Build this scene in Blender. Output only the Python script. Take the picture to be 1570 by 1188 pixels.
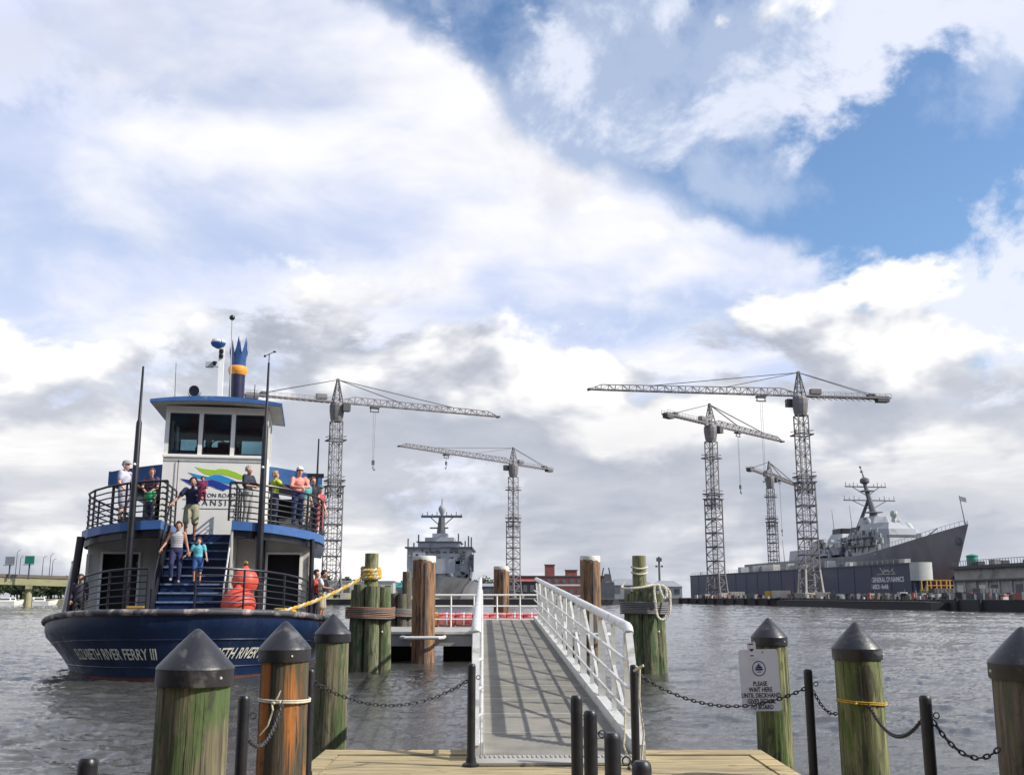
import bpy, bmesh, math, random
import numpy as np
from mathutils import Vector, Matrix, Euler

random.seed(7)
for o in list(bpy.data.objects):
    bpy.data.objects.remove(o, do_unlink=True)
scene = bpy.context.scene
COL = scene.collection

# ------------------------------------------------------------------ camera
EYE = 1.9                      # lens height above the water (m)
FPX = 1560.0                   # focal length in pixels of the 1570 px wide photograph
PITCH = math.atan(321 / 1560)
cam_d = bpy.data.cameras.new('camera')
cam_d.sensor_width = 36.0
cam_d.lens = FPX / 1570 * 36.0
cam_d.clip_start = 0.1
cam_d.clip_end = 20000
cam = bpy.data.objects.new('camera', cam_d)
cam.location = (0, 0, EYE)
cam.rotation_euler = (math.pi / 2 + PITCH, 0, 0)
COL.objects.link(cam)
scene.camera = cam

# ------------------------------------------------------------------ sun
SUN_EL = math.radians(39)
SUN_AZ = math.radians(-13)     # from +X, towards the viewer
sdir = Vector((math.cos(SUN_AZ) * math.cos(SUN_EL), math.sin(SUN_AZ) * math.cos(SUN_EL), math.sin(SUN_EL)))
sun_d = bpy.data.lights.new('sun', 'SUN')
sun_d.energy = 5.0
sun_d.angle = math.radians(0.6)
sun_d.color = (1.0, 0.95, 0.87)
sun = bpy.data.objects.new('sun', sun_d)
sun.rotation_euler = sdir.to_track_quat('Z', 'Y').to_euler()
sun.location = (60, -20, 80)
COL.objects.link(sun)

scene.view_settings.view_transform = 'Standard'
scene.view_settings.look = 'None'
scene.view_settings.gamma = 1.0
scene.view_settings.exposure = 0.16
scene.view_settings.use_curve_mapping = False
try:
    scene.cycles.max_bounces = 6
    scene.cycles.transparent_max_bounces = 12
except Exception:
    pass

# ------------------------------------------------------------------ pixel <-> place
def ray(u, v):
    a = (u - 785) / FPX
    b = (594 - v) / FPX
    y = math.cos(PITCH) - b * math.sin(PITCH)
    z = math.sin(PITCH) + b * math.cos(PITCH)
    return a / y, z / y

def at(u, v, Y):
    a, s = ray(u, v)
    return Vector((a * Y, Y, EYE + s * Y))

def on_z(u, v, z):
    a, s = ray(u, v)
    Y = (z - EYE) / s
    return Vector((a * Y, Y, z))

# ------------------------------------------------------------------ node helper
class NT:
    def __init__(self, tree):
        self.t = tree
        self.n = tree.nodes
        self.l = tree.links
    def add(self, typ, **kw):
        nd = self.n.new(typ)
        for k, v in kw.items():
            setattr(nd, k, v)
        return nd
    def link(self, a, b):
        self.l.new(a, b)
    def put(self, sock, val):
        if isinstance(val, bpy.types.NodeSocket):
            self.link(val, sock)
        elif val is not None:
            sock.default_value = val
    def math(self, op, a, b=None, c=None, clamp=False):
        nd = self.add('ShaderNodeMath', operation=op, use_clamp=clamp)
        self.put(nd.inputs[0], a)
        if b is not None: self.put(nd.inputs[1], b)
        if c is not None: self.put(nd.inputs[2], c)
        return nd.outputs[0]
    def vmath(self, op, a, b=None, out=0, scale=None):
        nd = self.add('ShaderNodeVectorMath', operation=op)
        self.put(nd.inputs[0], a)
        if b is not None: self.put(nd.inputs[1], b)
        if scale is not None: self.put(nd.inputs['Scale'], scale)
        return nd.outputs[out]
    def dot(self, a, b):
        return self.vmath('DOT_PRODUCT', a, b, out=1)
    def ramp(self, x, lo, hi, a=0.0, b=1.0):          # smooth step
        nd = self.add('ShaderNodeMapRange', interpolation_type='SMOOTHSTEP')
        self.put(nd.inputs[0], x)
        nd.inputs[1].default_value = lo
        nd.inputs[2].default_value = hi
        nd.inputs[3].default_value = a
        nd.inputs[4].default_value = b
        return nd.outputs[0]
    def lin(self, x, lo, hi, a=0.0, b=1.0):
        nd = self.add('ShaderNodeMapRange')
        self.put(nd.inputs[0], x)
        nd.inputs[1].default_value = lo
        nd.inputs[2].default_value = hi
        nd.inputs[3].default_value = a
        nd.inputs[4].default_value = b
        return nd.outputs[0]
    def noise(self, vec, scale, detail=6, rough=0.55, dist=0.0, lac=2.0):
        nd = self.add('ShaderNodeTexNoise')
        if vec is not None: self.link(vec, nd.inputs['Vector'])
        self.put(nd.inputs['Scale'], scale)
        nd.inputs['Detail'].default_value = detail
        nd.inputs['Roughness'].default_value = rough
        nd.inputs['Distortion'].default_value = dist
        nd.inputs['Lacunarity'].default_value = lac
        return nd.outputs[0]
    def mapping(self, vec, loc=(0, 0, 0), rot=(0, 0, 0), scale=(1, 1, 1)):
        nd = self.add('ShaderNodeMapping')
        self.link(vec, nd.inputs[0])
        nd.inputs[1].default_value = loc
        nd.inputs[2].default_value = rot
        nd.inputs[3].default_value = scale
        return nd.outputs[0]
    def mix(self, fac, a, b, blend='MIX'):
        nd = self.add('ShaderNodeMix', data_type='RGBA', blend_type=blend)
        self.put(nd.inputs[0], fac)
        for s, v in ((nd.inputs[6], a), (nd.inputs[7], b)):
            if isinstance(v, (tuple, list)) and len(v) == 3:
                v = (*v, 1)
            self.put(s, v)
        return nd.outputs[2]

# ------------------------------------------------------------------ sky
world = bpy.data.worlds.new('World')
scene.world = world
world.use_nodes = True
LOX, LOZ = 6.3, 0.7
PUX, PUZ = 3.3, 1.1
def build_sky():
    t = NT(world.node_tree)
    t.n.clear()
    out = t.add('ShaderNodeOutputWorld')
    bg = t.add('ShaderNodeBackground')
    sky = t.add('ShaderNodeTexSky', sky_type='NISHITA', sun_disc=False)
    sky.sun_elevation = SUN_EL
    sky.sun_rotation = math.atan2(sdir.x, sdir.y)
    sky.air_density = 1.0
    sky.dust_density = 1.0
    sky.ozone_density = 3.0
    d = t.add('ShaderNodeTexCoord').outputs['Generated']
    sep = t.add('ShaderNodeSeparateXYZ'); t.link(d, sep.inputs[0])
    z = sep.outputs[2]
    def rd(u, v):
        a, s = ray(u, v)
        return Vector((a, 1, s)).normalized()
    def gc(p, q):                                   # great circle through two directions: >0 above/right
        n = rd(*p).cross(rd(*q)).normalized()
        return n if n.z > 0 else -n
    # clear sky, a little hazier low down
    clear = t.mix(1.0, sky.outputs[0], (1.10, 1.22, 1.30), 'MULTIPLY')
    zc = t.math('MAXIMUM', z, 0.0)
    # cloud-plane coordinates: things flatten towards the horizon
    den = t.math('ADD', zc, 0.16)
    plane = t.vmath('DIVIDE', d, None)
    cmb = t.add('ShaderNodeCombineXYZ')
    for i in range(3): t.link(den, cmb.inputs[i])
    t.link(cmb.outputs[0], plane.node.inputs[1])
    warp = t.add('ShaderNodeTexNoise'); t.link(plane, warp.inputs['Vector'])
    warp.inputs['Scale'].default_value = 1.1; warp.inputs['Detail'].default_value = 3
    wv = t.vmath('SUBTRACT', warp.outputs['Color'], (0.5, 0.5, 0.5))
    planew = t.vmath('ADD', plane, t.vmath('SCALE', wv, scale=0.5))
    # --- high sheet, streaked along the band
    n1 = gc((700, 60), (1290, 445))
    q1 = t.dot(d, tuple(n1))
    streak = t.mapping(planew, loc=(3.1, 0.7, 0), rot=(0, 0, math.radians(-52)), scale=(0.35, 1.5, 1))
    s1 = t.noise(streak, 1.5, 4, 0.5)
    s2 = t.noise(planew, 2.3, 5, 0.55)
    edge = t.noise(t.vmath('ADD', d, t.vmath('SCALE', wv, scale=0.03)), 5.0, 8, 0.57)
    q1n = t.math('ADD', q1, t.math('MULTIPLY', t.math('SUBTRACT', edge, 0.5), 0.22))
    sheet = t.ramp(q1n, 0.012, -0.022)
    thin = t.ramp(t.math('ADD', t.math('MULTIPLY', s1, 0.62), t.math('MULTIPLY', s2, 0.38)), 0.34, 0.60)
    sheet_a = t.math('MULTIPLY', sheet, t.math('ADD', 0.58, t.math('MULTIPLY', thin, 0.42)))
    # --- broken cumulus on the clear side
    n2 = gc((1190, -60), (1600, 150))
    q2 = t.dot(d, tuple(n2))
    puff = t.noise(t.mapping(d, loc=(PUX, 0.1, PUZ), scale=(1, 1, 1.2)), 6.0, 9, 0.60, 0.25)
    puff_v = t.math('ADD', puff, t.math('SUBTRACT', t.ramp(q2, -0.07, 0.05, 0.0, 0.20), t.ramp(q2, 0.10, 0.30, 0.0, 0.17)))
    puff_a = t.ramp(puff_v, 0.50, 0.61)
    # --- low heaps: billows with lit tops and grey bases
    lowv = t.mapping(t.vmath('ADD', d, t.vmath('SCALE', wv, scale=0.03)), loc=(LOX, 0.0, LOZ), scale=(1, 1, 1.75))
    L1 = t.noise(lowv, 4.3, 8, 0.57, 0.2)
    lowv2 = t.vmath('ADD', lowv, (0.035, 0.0, 0.075))
    L2 = t.noise(lowv2, 4.3, 5, 0.53, 0.2)
    L1s = t.noise(lowv, 4.3, 5, 0.53, 0.2)
    relief = t.math('SUBTRACT', L1s, L2)
    low_h = t.ramp(z, 0.36, 0.10, -0.13, 0.20)
    low_a = t.ramp(t.math('ADD', L1, low_h), 0.49, 0.56)
    # flat grey layers close to the horizon
    bandv = t.mapping(d, loc=(1.7, 0.3, 0.0), scale=(1, 1, 5.0))
    bn = t.noise(bandv, 3.4, 6, 0.55, 0.2)
    grey = t.math('MULTIPLY', t.ramp(z, 0.24, 0.05), t.ramp(bn, 0.38, 0.58))
    # colours (scene linear)
    base = t.mix(t.ramp(L1, 0.36, 0.62), (0.56, 0.585, 0.65), (0.38, 0.41, 0.49))
    lowc = t.mix(t.ramp(relief, -0.07, 0.04), base, (0.70, 0.715, 0.76))
    lowc = t.mix(t.ramp(relief, -0.005, 0.10), lowc, (1.04, 1.02, 0.99))
    lowc = t.mix(t.math('MULTIPLY', grey, 0.78), lowc, t.mix(t.ramp(s2, 0.3, 0.7), (0.36, 0.395, 0.475), (0.54, 0.565, 0.63)))
    sheetc = t.mix(t.ramp(s2, 0.35, 0.65), (0.64, 0.70, 0.90), (0.90, 0.90, 0.94))
    sheetc = t.mix(t.ramp(edge, 0.54, 0.70, 0, 0.6), sheetc, (0.64, 0.65, 0.70))
    puffsh = t.ramp(puff_v, 0.66, 0.88)
    puffc = t.mix(puffsh, (0.80, 0.83, 0.94), (0.62, 0.62, 0.68))
    def scl(c):          # cloud radiance is divided by the background strength
        return t.vmath('SCALE', c, scale=1 / STR)
    STR = 0.12
    c = t.mix(t.math('MULTIPLY', puff_a, 0.92), clear, scl(puffc))
    wisp = t.math('MULTIPLY', t.ramp(edge, 0.50, 0.64), 0.5)
    c = t.mix(wisp, c, scl((0.66, 0.72, 0.86)))
    c = t.mix(sheet_a, c, scl(sheetc))
    c = t.mix(t.math('MULTIPLY', low_a, 0.97), c, scl(lowc))
    # below the horizon
    t.link(c, bg.inputs[0])
    bg.inputs[1].default_value = STR
    t.link(bg.outputs[0], out.inputs[0])
build_sky()
try:
    world.cycles.sampling_method = 'MANUAL'
    world.cycles.sample_map_resolution = 512
except Exception:
    pass

# ------------------------------------------------------------------ materials
MATS = {}
def new_mat(name):
    m = bpy.data.materials.new(name)
    m.use_nodes = True
    t = NT(m.node_tree)
    b = t.n['Principled BSDF']
    MATS[name] = m
    return m, t, b

def mat(name, col, rough=0.55, metal=0.0, var=0.18, scale=5.0, stretch=(1, 1, 1), bump=0.0,
        dirt=None, dirt_amt=0.0, dirt_scale=2.0, spec=0.5, bscale=None):
    """plain surface: colour, fine mottling, optional stains and relief"""
    if name in MATS: return MATS[name]
    m, t, b = new_mat(name)
    tc = t.add('ShaderNodeTexCoord').outputs['Object']
    v = t.mapping(tc, scale=stretch)
    rnd = t.add('ShaderNodeObjectInfo').outputs['Random']
    v = t.vmath('ADD', v, t.vmath('SCALE', (13.0, 7.0, 5.0), scale=rnd))
    n = t.noise(v, scale, 7, 0.6)
    lo = tuple(c * (1 - var) for c in col); hi = tuple(min(1, c * (1 + var)) for c in col)
    c = t.mix(t.lin(n, 0.3, 0.7), lo, hi)
    if dirt:
        dn = t.noise(v, dirt_scale, 8, 0.62, 0.4)
        c = t.mix(t.ramp(dn, 0.62 - 0.22 * dirt_amt, 0.72 - 0.12 * dirt_amt, 0, min(1.0, 0.4 + dirt_amt)), c, dirt)
    c = t.mix(1.0, c, t.mix(rnd, (0.86, 0.86, 0.86), (1.06, 1.06, 1.06)), 'MULTIPLY')
    t.link(c, b.inputs['Base Color'])
    t.link(t.lin(n, 0.3, 0.7, max(0.02, rough * 0.85), min(1, rough * 1.15)), b.inputs['Roughness'])
    b.inputs['Metallic'].default_value = metal
    b.inputs['Specular IOR Level'].default_value = spec
    if bump:
        bp = t.add('ShaderNodeBump')
        bp.inputs['Strength'].default_value = bump
        bp.inputs['Distance'].default_value = 0.02
        t.link(t.noise(v, bscale or scale * 3, 6, 0.65), bp.inputs['Height'])
        t.link(bp.outputs[0], b.inputs['Normal'])
    return m

def pile_mat(name, base, light, green, gamt, dark=(0.03, 0.026, 0.02), streak=None):
    """weathered round timber: vertical grain, checks, algae, wet foot"""
    m, t, b = new_mat(name)
    co = t.add('ShaderNodeTexCoord').outputs['Object']
    rnd = t.add('ShaderNodeObjectInfo').outputs['Random']
    co2 = t.vmath('ADD', co, t.vmath('SCALE', (3.0, 5.0, 11.0), scale=rnd))
    g = t.noise(t.mapping(co2, scale=(26, 26, 1.3)), 1.0, 7, 0.68, 0.6)
    g2 = t.noise(t.mapping(co2, scale=(70, 70, 2.2)), 1.0, 5, 0.6, 0.3)
    c = t.mix(t.ramp(g, 0.32, 0.68), base, light)
    al = t.noise(t.mapping(co2, scale=(5, 5, 1.6)), 1.0, 8, 0.62, 0.5)
    c = t.mix(t.ramp(al, 0.62 - 0.3 * gamt, 0.72 - 0.25 * gamt, 0, 0.9), c, green)
    if streak:
        st = t.noise(t.mapping(co2, scale=(6.5, 6.5, 0.5)), 1.0, 4, 0.5)
        c = t.mix(t.ramp(st, 0.52, 0.62, 0, 0.92), c, streak)
    ck = t.noise(t.mapping(co2, scale=(38, 38, 0.8)), 1.0, 3, 0.5, 0.2)
    crack = t.ramp(ck, 0.60, 0.66)
    c = t.mix(t.math('MULTIPLY', crack, 0.75), c, dark)
    c = t.mix(t.ramp(g2, 0.5, 0.75, 0, 0.35), c, dark)
    gm = t.noise(t.mapping(co2, scale=(9, 9, 3.0)), 1.0, 9, 0.7, 0.8)
    c = t.mix(t.ramp(gm, 0.50, 0.66, 0, 0.8), c, dark)
    t.link(c, b.inputs['Base Color'])
    b.inputs['Roughness'].default_value = 0.85
    bp = t.add('ShaderNodeBump'); bp.inputs['Strength'].default_value = 0.9; bp.inputs['Distance'].default_value = 0.012
    t.link(t.math('SUBTRACT', t.math('ADD', t.math('MULTIPLY', g, 0.7), t.math('MULTIPLY', g2, 0.4)), crack), bp.inputs['Height'])
    t.link(bp.outputs[0], b.inputs['Normal'])
    return m

def plank_mat(name, base, light, grain=(1.2, 22, 22), dark=(0.06, 0.045, 0.03)):
    m, t, b = new_mat(name)
    co = t.add('ShaderNodeTexCoord').outputs['Object']
    rnd = t.add('ShaderNodeObjectInfo').outputs['Random']
    co2 = t.vmath('ADD', co, t.vmath('SCALE', (9.0, 5.0, 3.0), scale=rnd))
    g = t.noise(t.mapping(co2, scale=grain), 1.0, 8, 0.65, 1.0)
    kn = t.noise(t.mapping(co2, scale=(2.2, 6, 6)), 1.0, 5, 0.6, 0.8)
    c = t.mix(t.ramp(g, 0.38, 0.60), base, light)
    c = t.mix(t.lin(rnd, 0, 1, 0.0, 0.6), c, (0.20, 0.165, 0.11))
    c = t.mix(t.ramp(kn, 0.60, 0.72, 0, 0.7), c, dark)
    t.link(c, b.inputs['Base Color']); b.inputs['Roughness'].default_value = 0.8
    bp = t.add('ShaderNodeBump'); bp.inputs['Strength'].default_value = 0.7; bp.inputs['Distance'].default_value = 0.006
    t.link(g, bp.inputs['Height']); t.link(bp.outputs[0], b.inputs['Normal'])
    return m

M = {}
def mats():
    M['pile'] = pile_mat('weathered_pile_wood', (0.062, 0.055, 0.036), (0.215, 0.19, 0.11), (0.062, 0.105, 0.028), 0.52)
    M['pile_green'] = pile_mat('algae_pile_wood', (0.065, 0.062, 0.034), (0.26, 0.265, 0.11), (0.085, 0.135, 0.028), 0.58)
    M['pile_orange'] = pile_mat('rust_stained_pile_wood', (0.03, 0.028, 0.022), (0.11, 0.085, 0.05), (0.04, 0.055, 0.025), 0.35, streak=(0.42, 0.15, 0.03))
    M['pile_dark'] = pile_mat('creosote_pile_wood', (0.06, 0.055, 0.05), (0.17, 0.14, 0.10), (0.09, 0.10, 0.06), 0.4)
    M['dolphin'] = pile_mat('green_mooring_pile_wood', (0.075, 0.08, 0.045), (0.23, 0.235, 0.125), (0.055, 0.10, 0.032), 0.5)
    M['king'] = pile_mat('mossy_king_pile_wood', (0.14, 0.14, 0.075), (0.32, 0.29, 0.15), (0.14, 0.16, 0.045), 0.5)
    M['plank'] = plank_mat('dock_plank_wood', (0.22, 0.165, 0.075), (0.60, 0.47, 0.23))
    M['steelpile'] = mat('rusty_brown_steel', (0.25, 0.135, 0.065), 0.75, 0.0, 0.5, 3, (5, 5, 0.5), 0.4, (0.055, 0.035, 0.025), 0.75, 2.2)
    M['cap'] = mat('black_plastic', (0.022, 0.022, 0.028), 0.40, 0, 0.25, 8, bump=0.15, dirt=(0.13, 0.13, 0.13), dirt_amt=0.35, dirt_scale=5.0)
    M['black'] = mat('black_paint', (0.010, 0.010, 0.013), 0.42, 0, 0.3, 9, dirt=(0.07, 0.065, 0.06), dirt_amt=0.1, bump=0.1)
    M['ferryblack'] = mat('black_rail_paint', (0.012, 0.012, 0.018), 0.4, 0, 0.2, 4)
    M['alu'] = mat('worn_aluminium', (0.66, 0.66, 0.63), 0.45, 0.25, 0.10, 7, (1, 1, 3), 0.1, (0.36, 0.34, 0.29), 0.40, 3.0)
    M['tread'] = mat('grey_aluminium_decking', (0.35, 0.335, 0.30), 0.6, 0.1, 0.16, 3, (1, 1, 1), 0.2, (0.30, 0.29, 0.27), 0.25, 1.2, bscale=60)
    M['white'] = mat('white_boat_paint', (0.84, 0.82, 0.76), 0.4, 0, 0.05, 2, dirt=(0.60, 0.56, 0.46), dirt_amt=0.12, dirt_scale=1.0)
    M['offwhite'] = mat('aged_white_paint', (0.62, 0.60, 0.54), 0.55, 0, 0.12, 2.5, (1, 1, 0.4), dirt=(0.32, 0.29, 0.22), dirt_amt=0.25, dirt_scale=1.6)
    M['blue'] = mat('blue_trim_paint', (0.045, 0.125, 0.32), 0.4, 0, 0.12, 4, dirt=(0.25, 0.33, 0.45), dirt_amt=0.1)
    M['navy'] = mat('navy_hull_paint', (0.005, 0.016, 0.052), 0.26, 0, 0.35, 1.6, (1, 1, 0.6), dirt=(0.022, 0.045, 0.095), dirt_amt=0.35, dirt_scale=1.3, bump=0.03, bscale=1.2)
    M['stair'] = mat('blue_stair_paint', (0.009, 0.024, 0.075), 0.24, 0, 0.3, 5, (1, 2, 2), dirt=(0.10, 0.16, 0.26), dirt_amt=0.12)
    M['stairedge'] = mat('worn_stair_nosing', (0.17, 0.25, 0.38), 0.35, 0.2, 0.3, 8)
    M['rubrail'] = mat('grey_rubber_guard', (0.055, 0.055, 0.065), 0.6, 0, 0.3, 2.5, dirt=(0.40, 0.33, 0.29), dirt_amt=0.6, dirt_scale=2.4, bump=0.3)
    M['boot'] = mat('red_bottom_paint', (0.10, 0.028, 0.022), 0.6, 0, 0.3, 3, dirt=(0.05, 0.05, 0.03), dirt_amt=0.4)
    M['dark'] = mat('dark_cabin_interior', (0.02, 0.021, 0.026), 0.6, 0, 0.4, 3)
    M['teal'] = mat('teal_ceiling', (0.05, 0.15, 0.19), 0.6, 0, 0.2, 3)
    M['deckpaint'] = mat('grey_deck_paint', (0.16, 0.17, 0.19), 0.7, 0, 0.2, 4)
    M['buoy'] = mat('orange_red_fender', (0.72, 0.08, 0.045), 0.5, 0, 0.12, 3, dirt=(0.42, 0.09, 0.06), dirt_amt=0.4, dirt_scale=4.0, bump=0.15)
    M['orange'] = mat('orange_paint', (0.85, 0.33, 0.04), 0.45, 0, 0.1, 4)
    M['rope_y'] = mat('yellow_rope', (0.62, 0.40, 0.06), 0.9, 0, 0.35, 25, bump=0.5)
    M['rope_w'] = mat('cream_rope', (0.62, 0.58, 0.46), 0.9, 0, 0.2, 25, bump=0.5)
    M['rope_g'] = mat('grey_wire_rope', (0.16, 0.15, 0.145), 0.7, 0.2, 0.3, 12, (1, 1, 6))
    M['rope_rust'] = mat('rusty_wire_rope', (0.30, 0.15, 0.09), 0.8, 0.1, 0.4, 12, (1, 1, 6))
    M['chain'] = mat('dark_chain_steel', (0.045, 0.045, 0.05), 0.5, 0.5, 0.4, 15)
    M['signw'] = mat('sign_white', (0.74, 0.72, 0.75), 0.45, 0, 0.04, 4)
    M['ink'] = mat('black_print', (0.02, 0.02, 0.022), 0.5, 0, 0.1, 9)
    M['inknavy'] = mat('navy_print', (0.02, 0.03, 0.13), 0.5, 0, 0.1, 9)
    M['letter'] = mat('cream_lettering', (0.72, 0.69, 0.58), 0.5, 0, 0.12, 6, dirt=(0.2, 0.2, 0.2), dirt_amt=0.12)
    M['lime'] = mat('lime_green_print', (0.36, 0.60, 0.03), 0.45, 0, 0.04, 3)
    M['cyan'] = mat('sky_blue_print', (0.02, 0.27, 0.60), 0.45, 0, 0.04, 3)
    M['royal'] = mat('royal_blue_print', (0.012, 0.04, 0.28), 0.45, 0, 0.04, 3)
    M['crane'] = mat('weathered_crane_steel', (0.20, 0.185, 0.19), 0.7, 0.1, 0.3, 0.15, dirt=(0.30, 0.24, 0.21), dirt_amt=0.25, dirt_scale=0.1)
    M['cranedark'] = mat('dark_crane_steel', (0.085, 0.082, 0.088), 0.7, 0.1, 0.3, 0.3)
    M['concrete'] = mat('grey_concrete', (0.36, 0.35, 0.33), 0.85, 0, 0.2, 0.6, dirt=(0.16, 0.15, 0.13), dirt_amt=0.35, dirt_scale=0.25)
    M['navygrey'] = mat('naval_grey_paint', (0.34, 0.355, 0.38), 0.6, 0, 0.15, 0.25, (1, 1, 0.5), dirt=(0.20, 0.205, 0.22), dirt_amt=0.4, dirt_scale=0.25)
    M['hullgrey'] = mat('naval_hull_grey', (0.20, 0.205, 0.22), 0.6, 0, 0.2, 0.2, (1, 1, 0.4), dirt=(0.11, 0.10, 0.10), dirt_amt=0.35, dirt_scale=0.1)
    M['navydark'] = mat('naval_dark_fittings', (0.10, 0.105, 0.12), 0.7, 0, 0.25, 0.6)
    M['haze_r'] = mat('red_lead_paint', (0.28, 0.085, 0.07), 0.7, 0, 0.25, 0.4)
    M['dockblue'] = mat('slate_blue_steel', (0.05, 0.06, 0.095), 0.6, 0, 0.22, 0.1, (1, 1, 2.0), dirt=(0.10, 0.105, 0.13), dirt_amt=0.25, dirt_scale=0.06)
    M['docklight'] = mat('pale_grey_steel', (0.42, 0.43, 0.40), 0.6, 0, 0.15, 0.3)
    M['land'] = mat('shore_ground', (0.13, 0.12, 0.09), 0.9, 0, 0.3, 0.1)
    M['pierdark'] = mat('dark_wet_timber', (0.028, 0.027, 0.03), 0.8, 0, 0.4, 0.4, (1, 1, 3))
    M['brick'] = mat('red_brick_wall', (0.17, 0.055, 0.05), 0.8, 0, 0.2, 0.5)
    M['wintrim'] = mat('pale_band', (0.50, 0.48, 0.45), 0.7, 0, 0.1, 0.5)
    M['roofgrey'] = mat('grey_metal_roof', (0.28, 0.29, 0.31), 0.5, 0.2, 0.12, 0.3)
    M['tealroof'] = mat('teal_roof', (0.02, 0.20, 0.20), 0.5, 0, 0.15, 0.4)
    M['tan'] = mat('tan_bank', (0.30, 0.28, 0.16), 0.9, 0, 0.35, 0.15)
    M['signgreen'] = mat('road_sign_green', (0.01, 0.20, 0.13), 0.5, 0, 0.08, 1)
    M['yellow'] = mat('machine_yellow', (0.48, 0.29, 0.05), 0.6, 0, 0.15, 1)
    M['red'] = mat('machine_red', (0.30, 0.05, 0.045), 0.6, 0, 0.15, 1)
    M['cream'] = mat('cream_panel', (0.45, 0.41, 0.34), 0.6, 0, 0.12, 0.6)
    M['tealbox'] = mat('dull_blue_box', (0.06, 0.16, 0.22), 0.6, 0, 0.2, 0.6)
    M['foliage'] = mat('far_foliage', (0.035, 0.055, 0.028), 0.9, 0, 0.4, 0.4)
    M['beam'] = mat('tan_bridge_beam', (0.34, 0.32, 0.17), 0.8, 0, 0.15, 0.3, (1, 1, 2), dirt=(0.16, 0.14, 0.10), dirt_amt=0.3, dirt_scale=0.3)
    m, t, b = new_mat('scuffed_navy_hull')
    co = t.add('ShaderNodeTexCoord').outputs['Object']
    n1 = t.noise(co, 1.3, 6, 0.6); st = t.noise(t.mapping(co, scale=(3.2, 3.2, 0.35)), 1.6, 7, 0.65, 0.3)
    sc = t.noise(t.mapping(co, scale=(0.8, 0.8, 5.0)), 2.4, 8, 0.7, 0.6)
    c = t.mix(t.lin(n1, 0.3, 0.7), (0.004, 0.013, 0.045), (0.010, 0.028, 0.080))
    c = t.mix(t.ramp(st, 0.56, 0.72, 0, 0.55), c, (0.035, 0.055, 0.085))
    c = t.mix(t.ramp(sc, 0.63, 0.70, 0, 0.6), c, (0.075, 0.085, 0.10))
    rs = t.noise(t.mapping(co, loc=(4, 2, 0), scale=(5, 5, 0.5)), 1.5, 5, 0.6)
    c = t.mix(t.ramp(rs, 0.66, 0.74, 0, 0.6), c, (0.11, 0.045, 0.025))
    t.link(c, b.inputs['Base Color']); t.link(t.lin(st, 0.3, 0.7, 0.2, 0.5), b.inputs['Roughness'])
    bp = t.add('ShaderNodeBump'); bp.inputs['Strength'].default_value = 0.35; bp.inputs['Distance'].default_value = 0.03
    t.link(t.noise(co, 1.1, 3, 0.5), bp.inputs['Height']); t.link(bp.outputs[0], b.inputs['Normal'])
    M['navy'] = m
    # clear window glass
    m, t, b = new_mat('window_glass')
    b.inputs['Base Color'].default_value = (0.85, 0.93, 0.95, 1)
    b.inputs['Roughness'].default_value = 0.03
    b.inputs['IOR'].default_value = 1.45
    tr = t.add('ShaderNodeBsdfTransparent'); tr.inputs[0].default_value = (0.62, 0.74, 0.78, 1)
    gl = t.add('ShaderNodeBsdfGlossy'); gl.inputs['Roughness'].default_value = 0.03
    fr = t.add('ShaderNodeFresnel'); fr.inputs[0].default_value = 1.5
    mx = t.add('ShaderNodeMixShader')
    t.link(t.math('ADD', fr.outputs[0], 0.04), mx.inputs[0]); t.link(tr.outputs[0], mx.inputs[1]); t.link(gl.outputs[0], mx.inputs[2])
    t.link(mx.outputs[0], t.n['Material Output'].inputs[0])
    M['glass'] = m
    # red and white faded float
    m, t, b = new_mat('red_white_float')
    co = t.add('ShaderNodeTexCoord').outputs['Object']
    n = t.noise(t.mapping(co, scale=(5, 2, 2)), 2.0, 5, 0.6)
    t.link(t.mix(t.ramp(n, 0.40, 0.62), (0.66, 0.045, 0.05), (0.70, 0.30, 0.28)), b.inputs['Base Color'])
    b.inputs['Roughness'].default_value = 0.45
    M['float'] = m
    # river water
    m, t, b = new_mat('river_water')
    b.inputs['Base Color'].default_value = (0.055, 0.054, 0.049, 1)
    b.inputs['IOR'].default_value = 1.333
    b.inputs['Roughness'].default_value = 0.03
    b.inputs['Specular IOR Level'].default_value = 0.5
    co = t.add('ShaderNodeTexCoord').outputs['Object']
    h1 = t.noise(t.mapping(co, scale=(1, 2.0, 1)), 9.0, 5, 0.65, 0.3)
    h2 = t.noise(t.mapping(co, scale=(1, 1.7, 1)), 1.6, 4, 0.6, 0.2)
    bp = t.add('ShaderNodeBump'); bp.inputs['Strength'].default_value = 0.55; bp.inputs['Distance'].default_value = 0.03
    t.link(t.math('ADD', t.math('MULTIPLY', h1, 0.75), t.math('MULTIPLY', h2, 0.8)), bp.inputs['Height'])
    t.link(bp.outputs[0], b.inputs['Normal'])
    M['water'] = m
mats()

# ------------------------------------------------------------------ mesh builder
def basis(d, up=Vector((0, 0, 1))):
    d = d.normalized()
    if abs(d.dot(up)) > 0.98: up = Vector((0, 1, 0))
    x = d.cross(up).normalized()
    y = x.cross(d).normalized()
    return x, y, d

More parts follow.
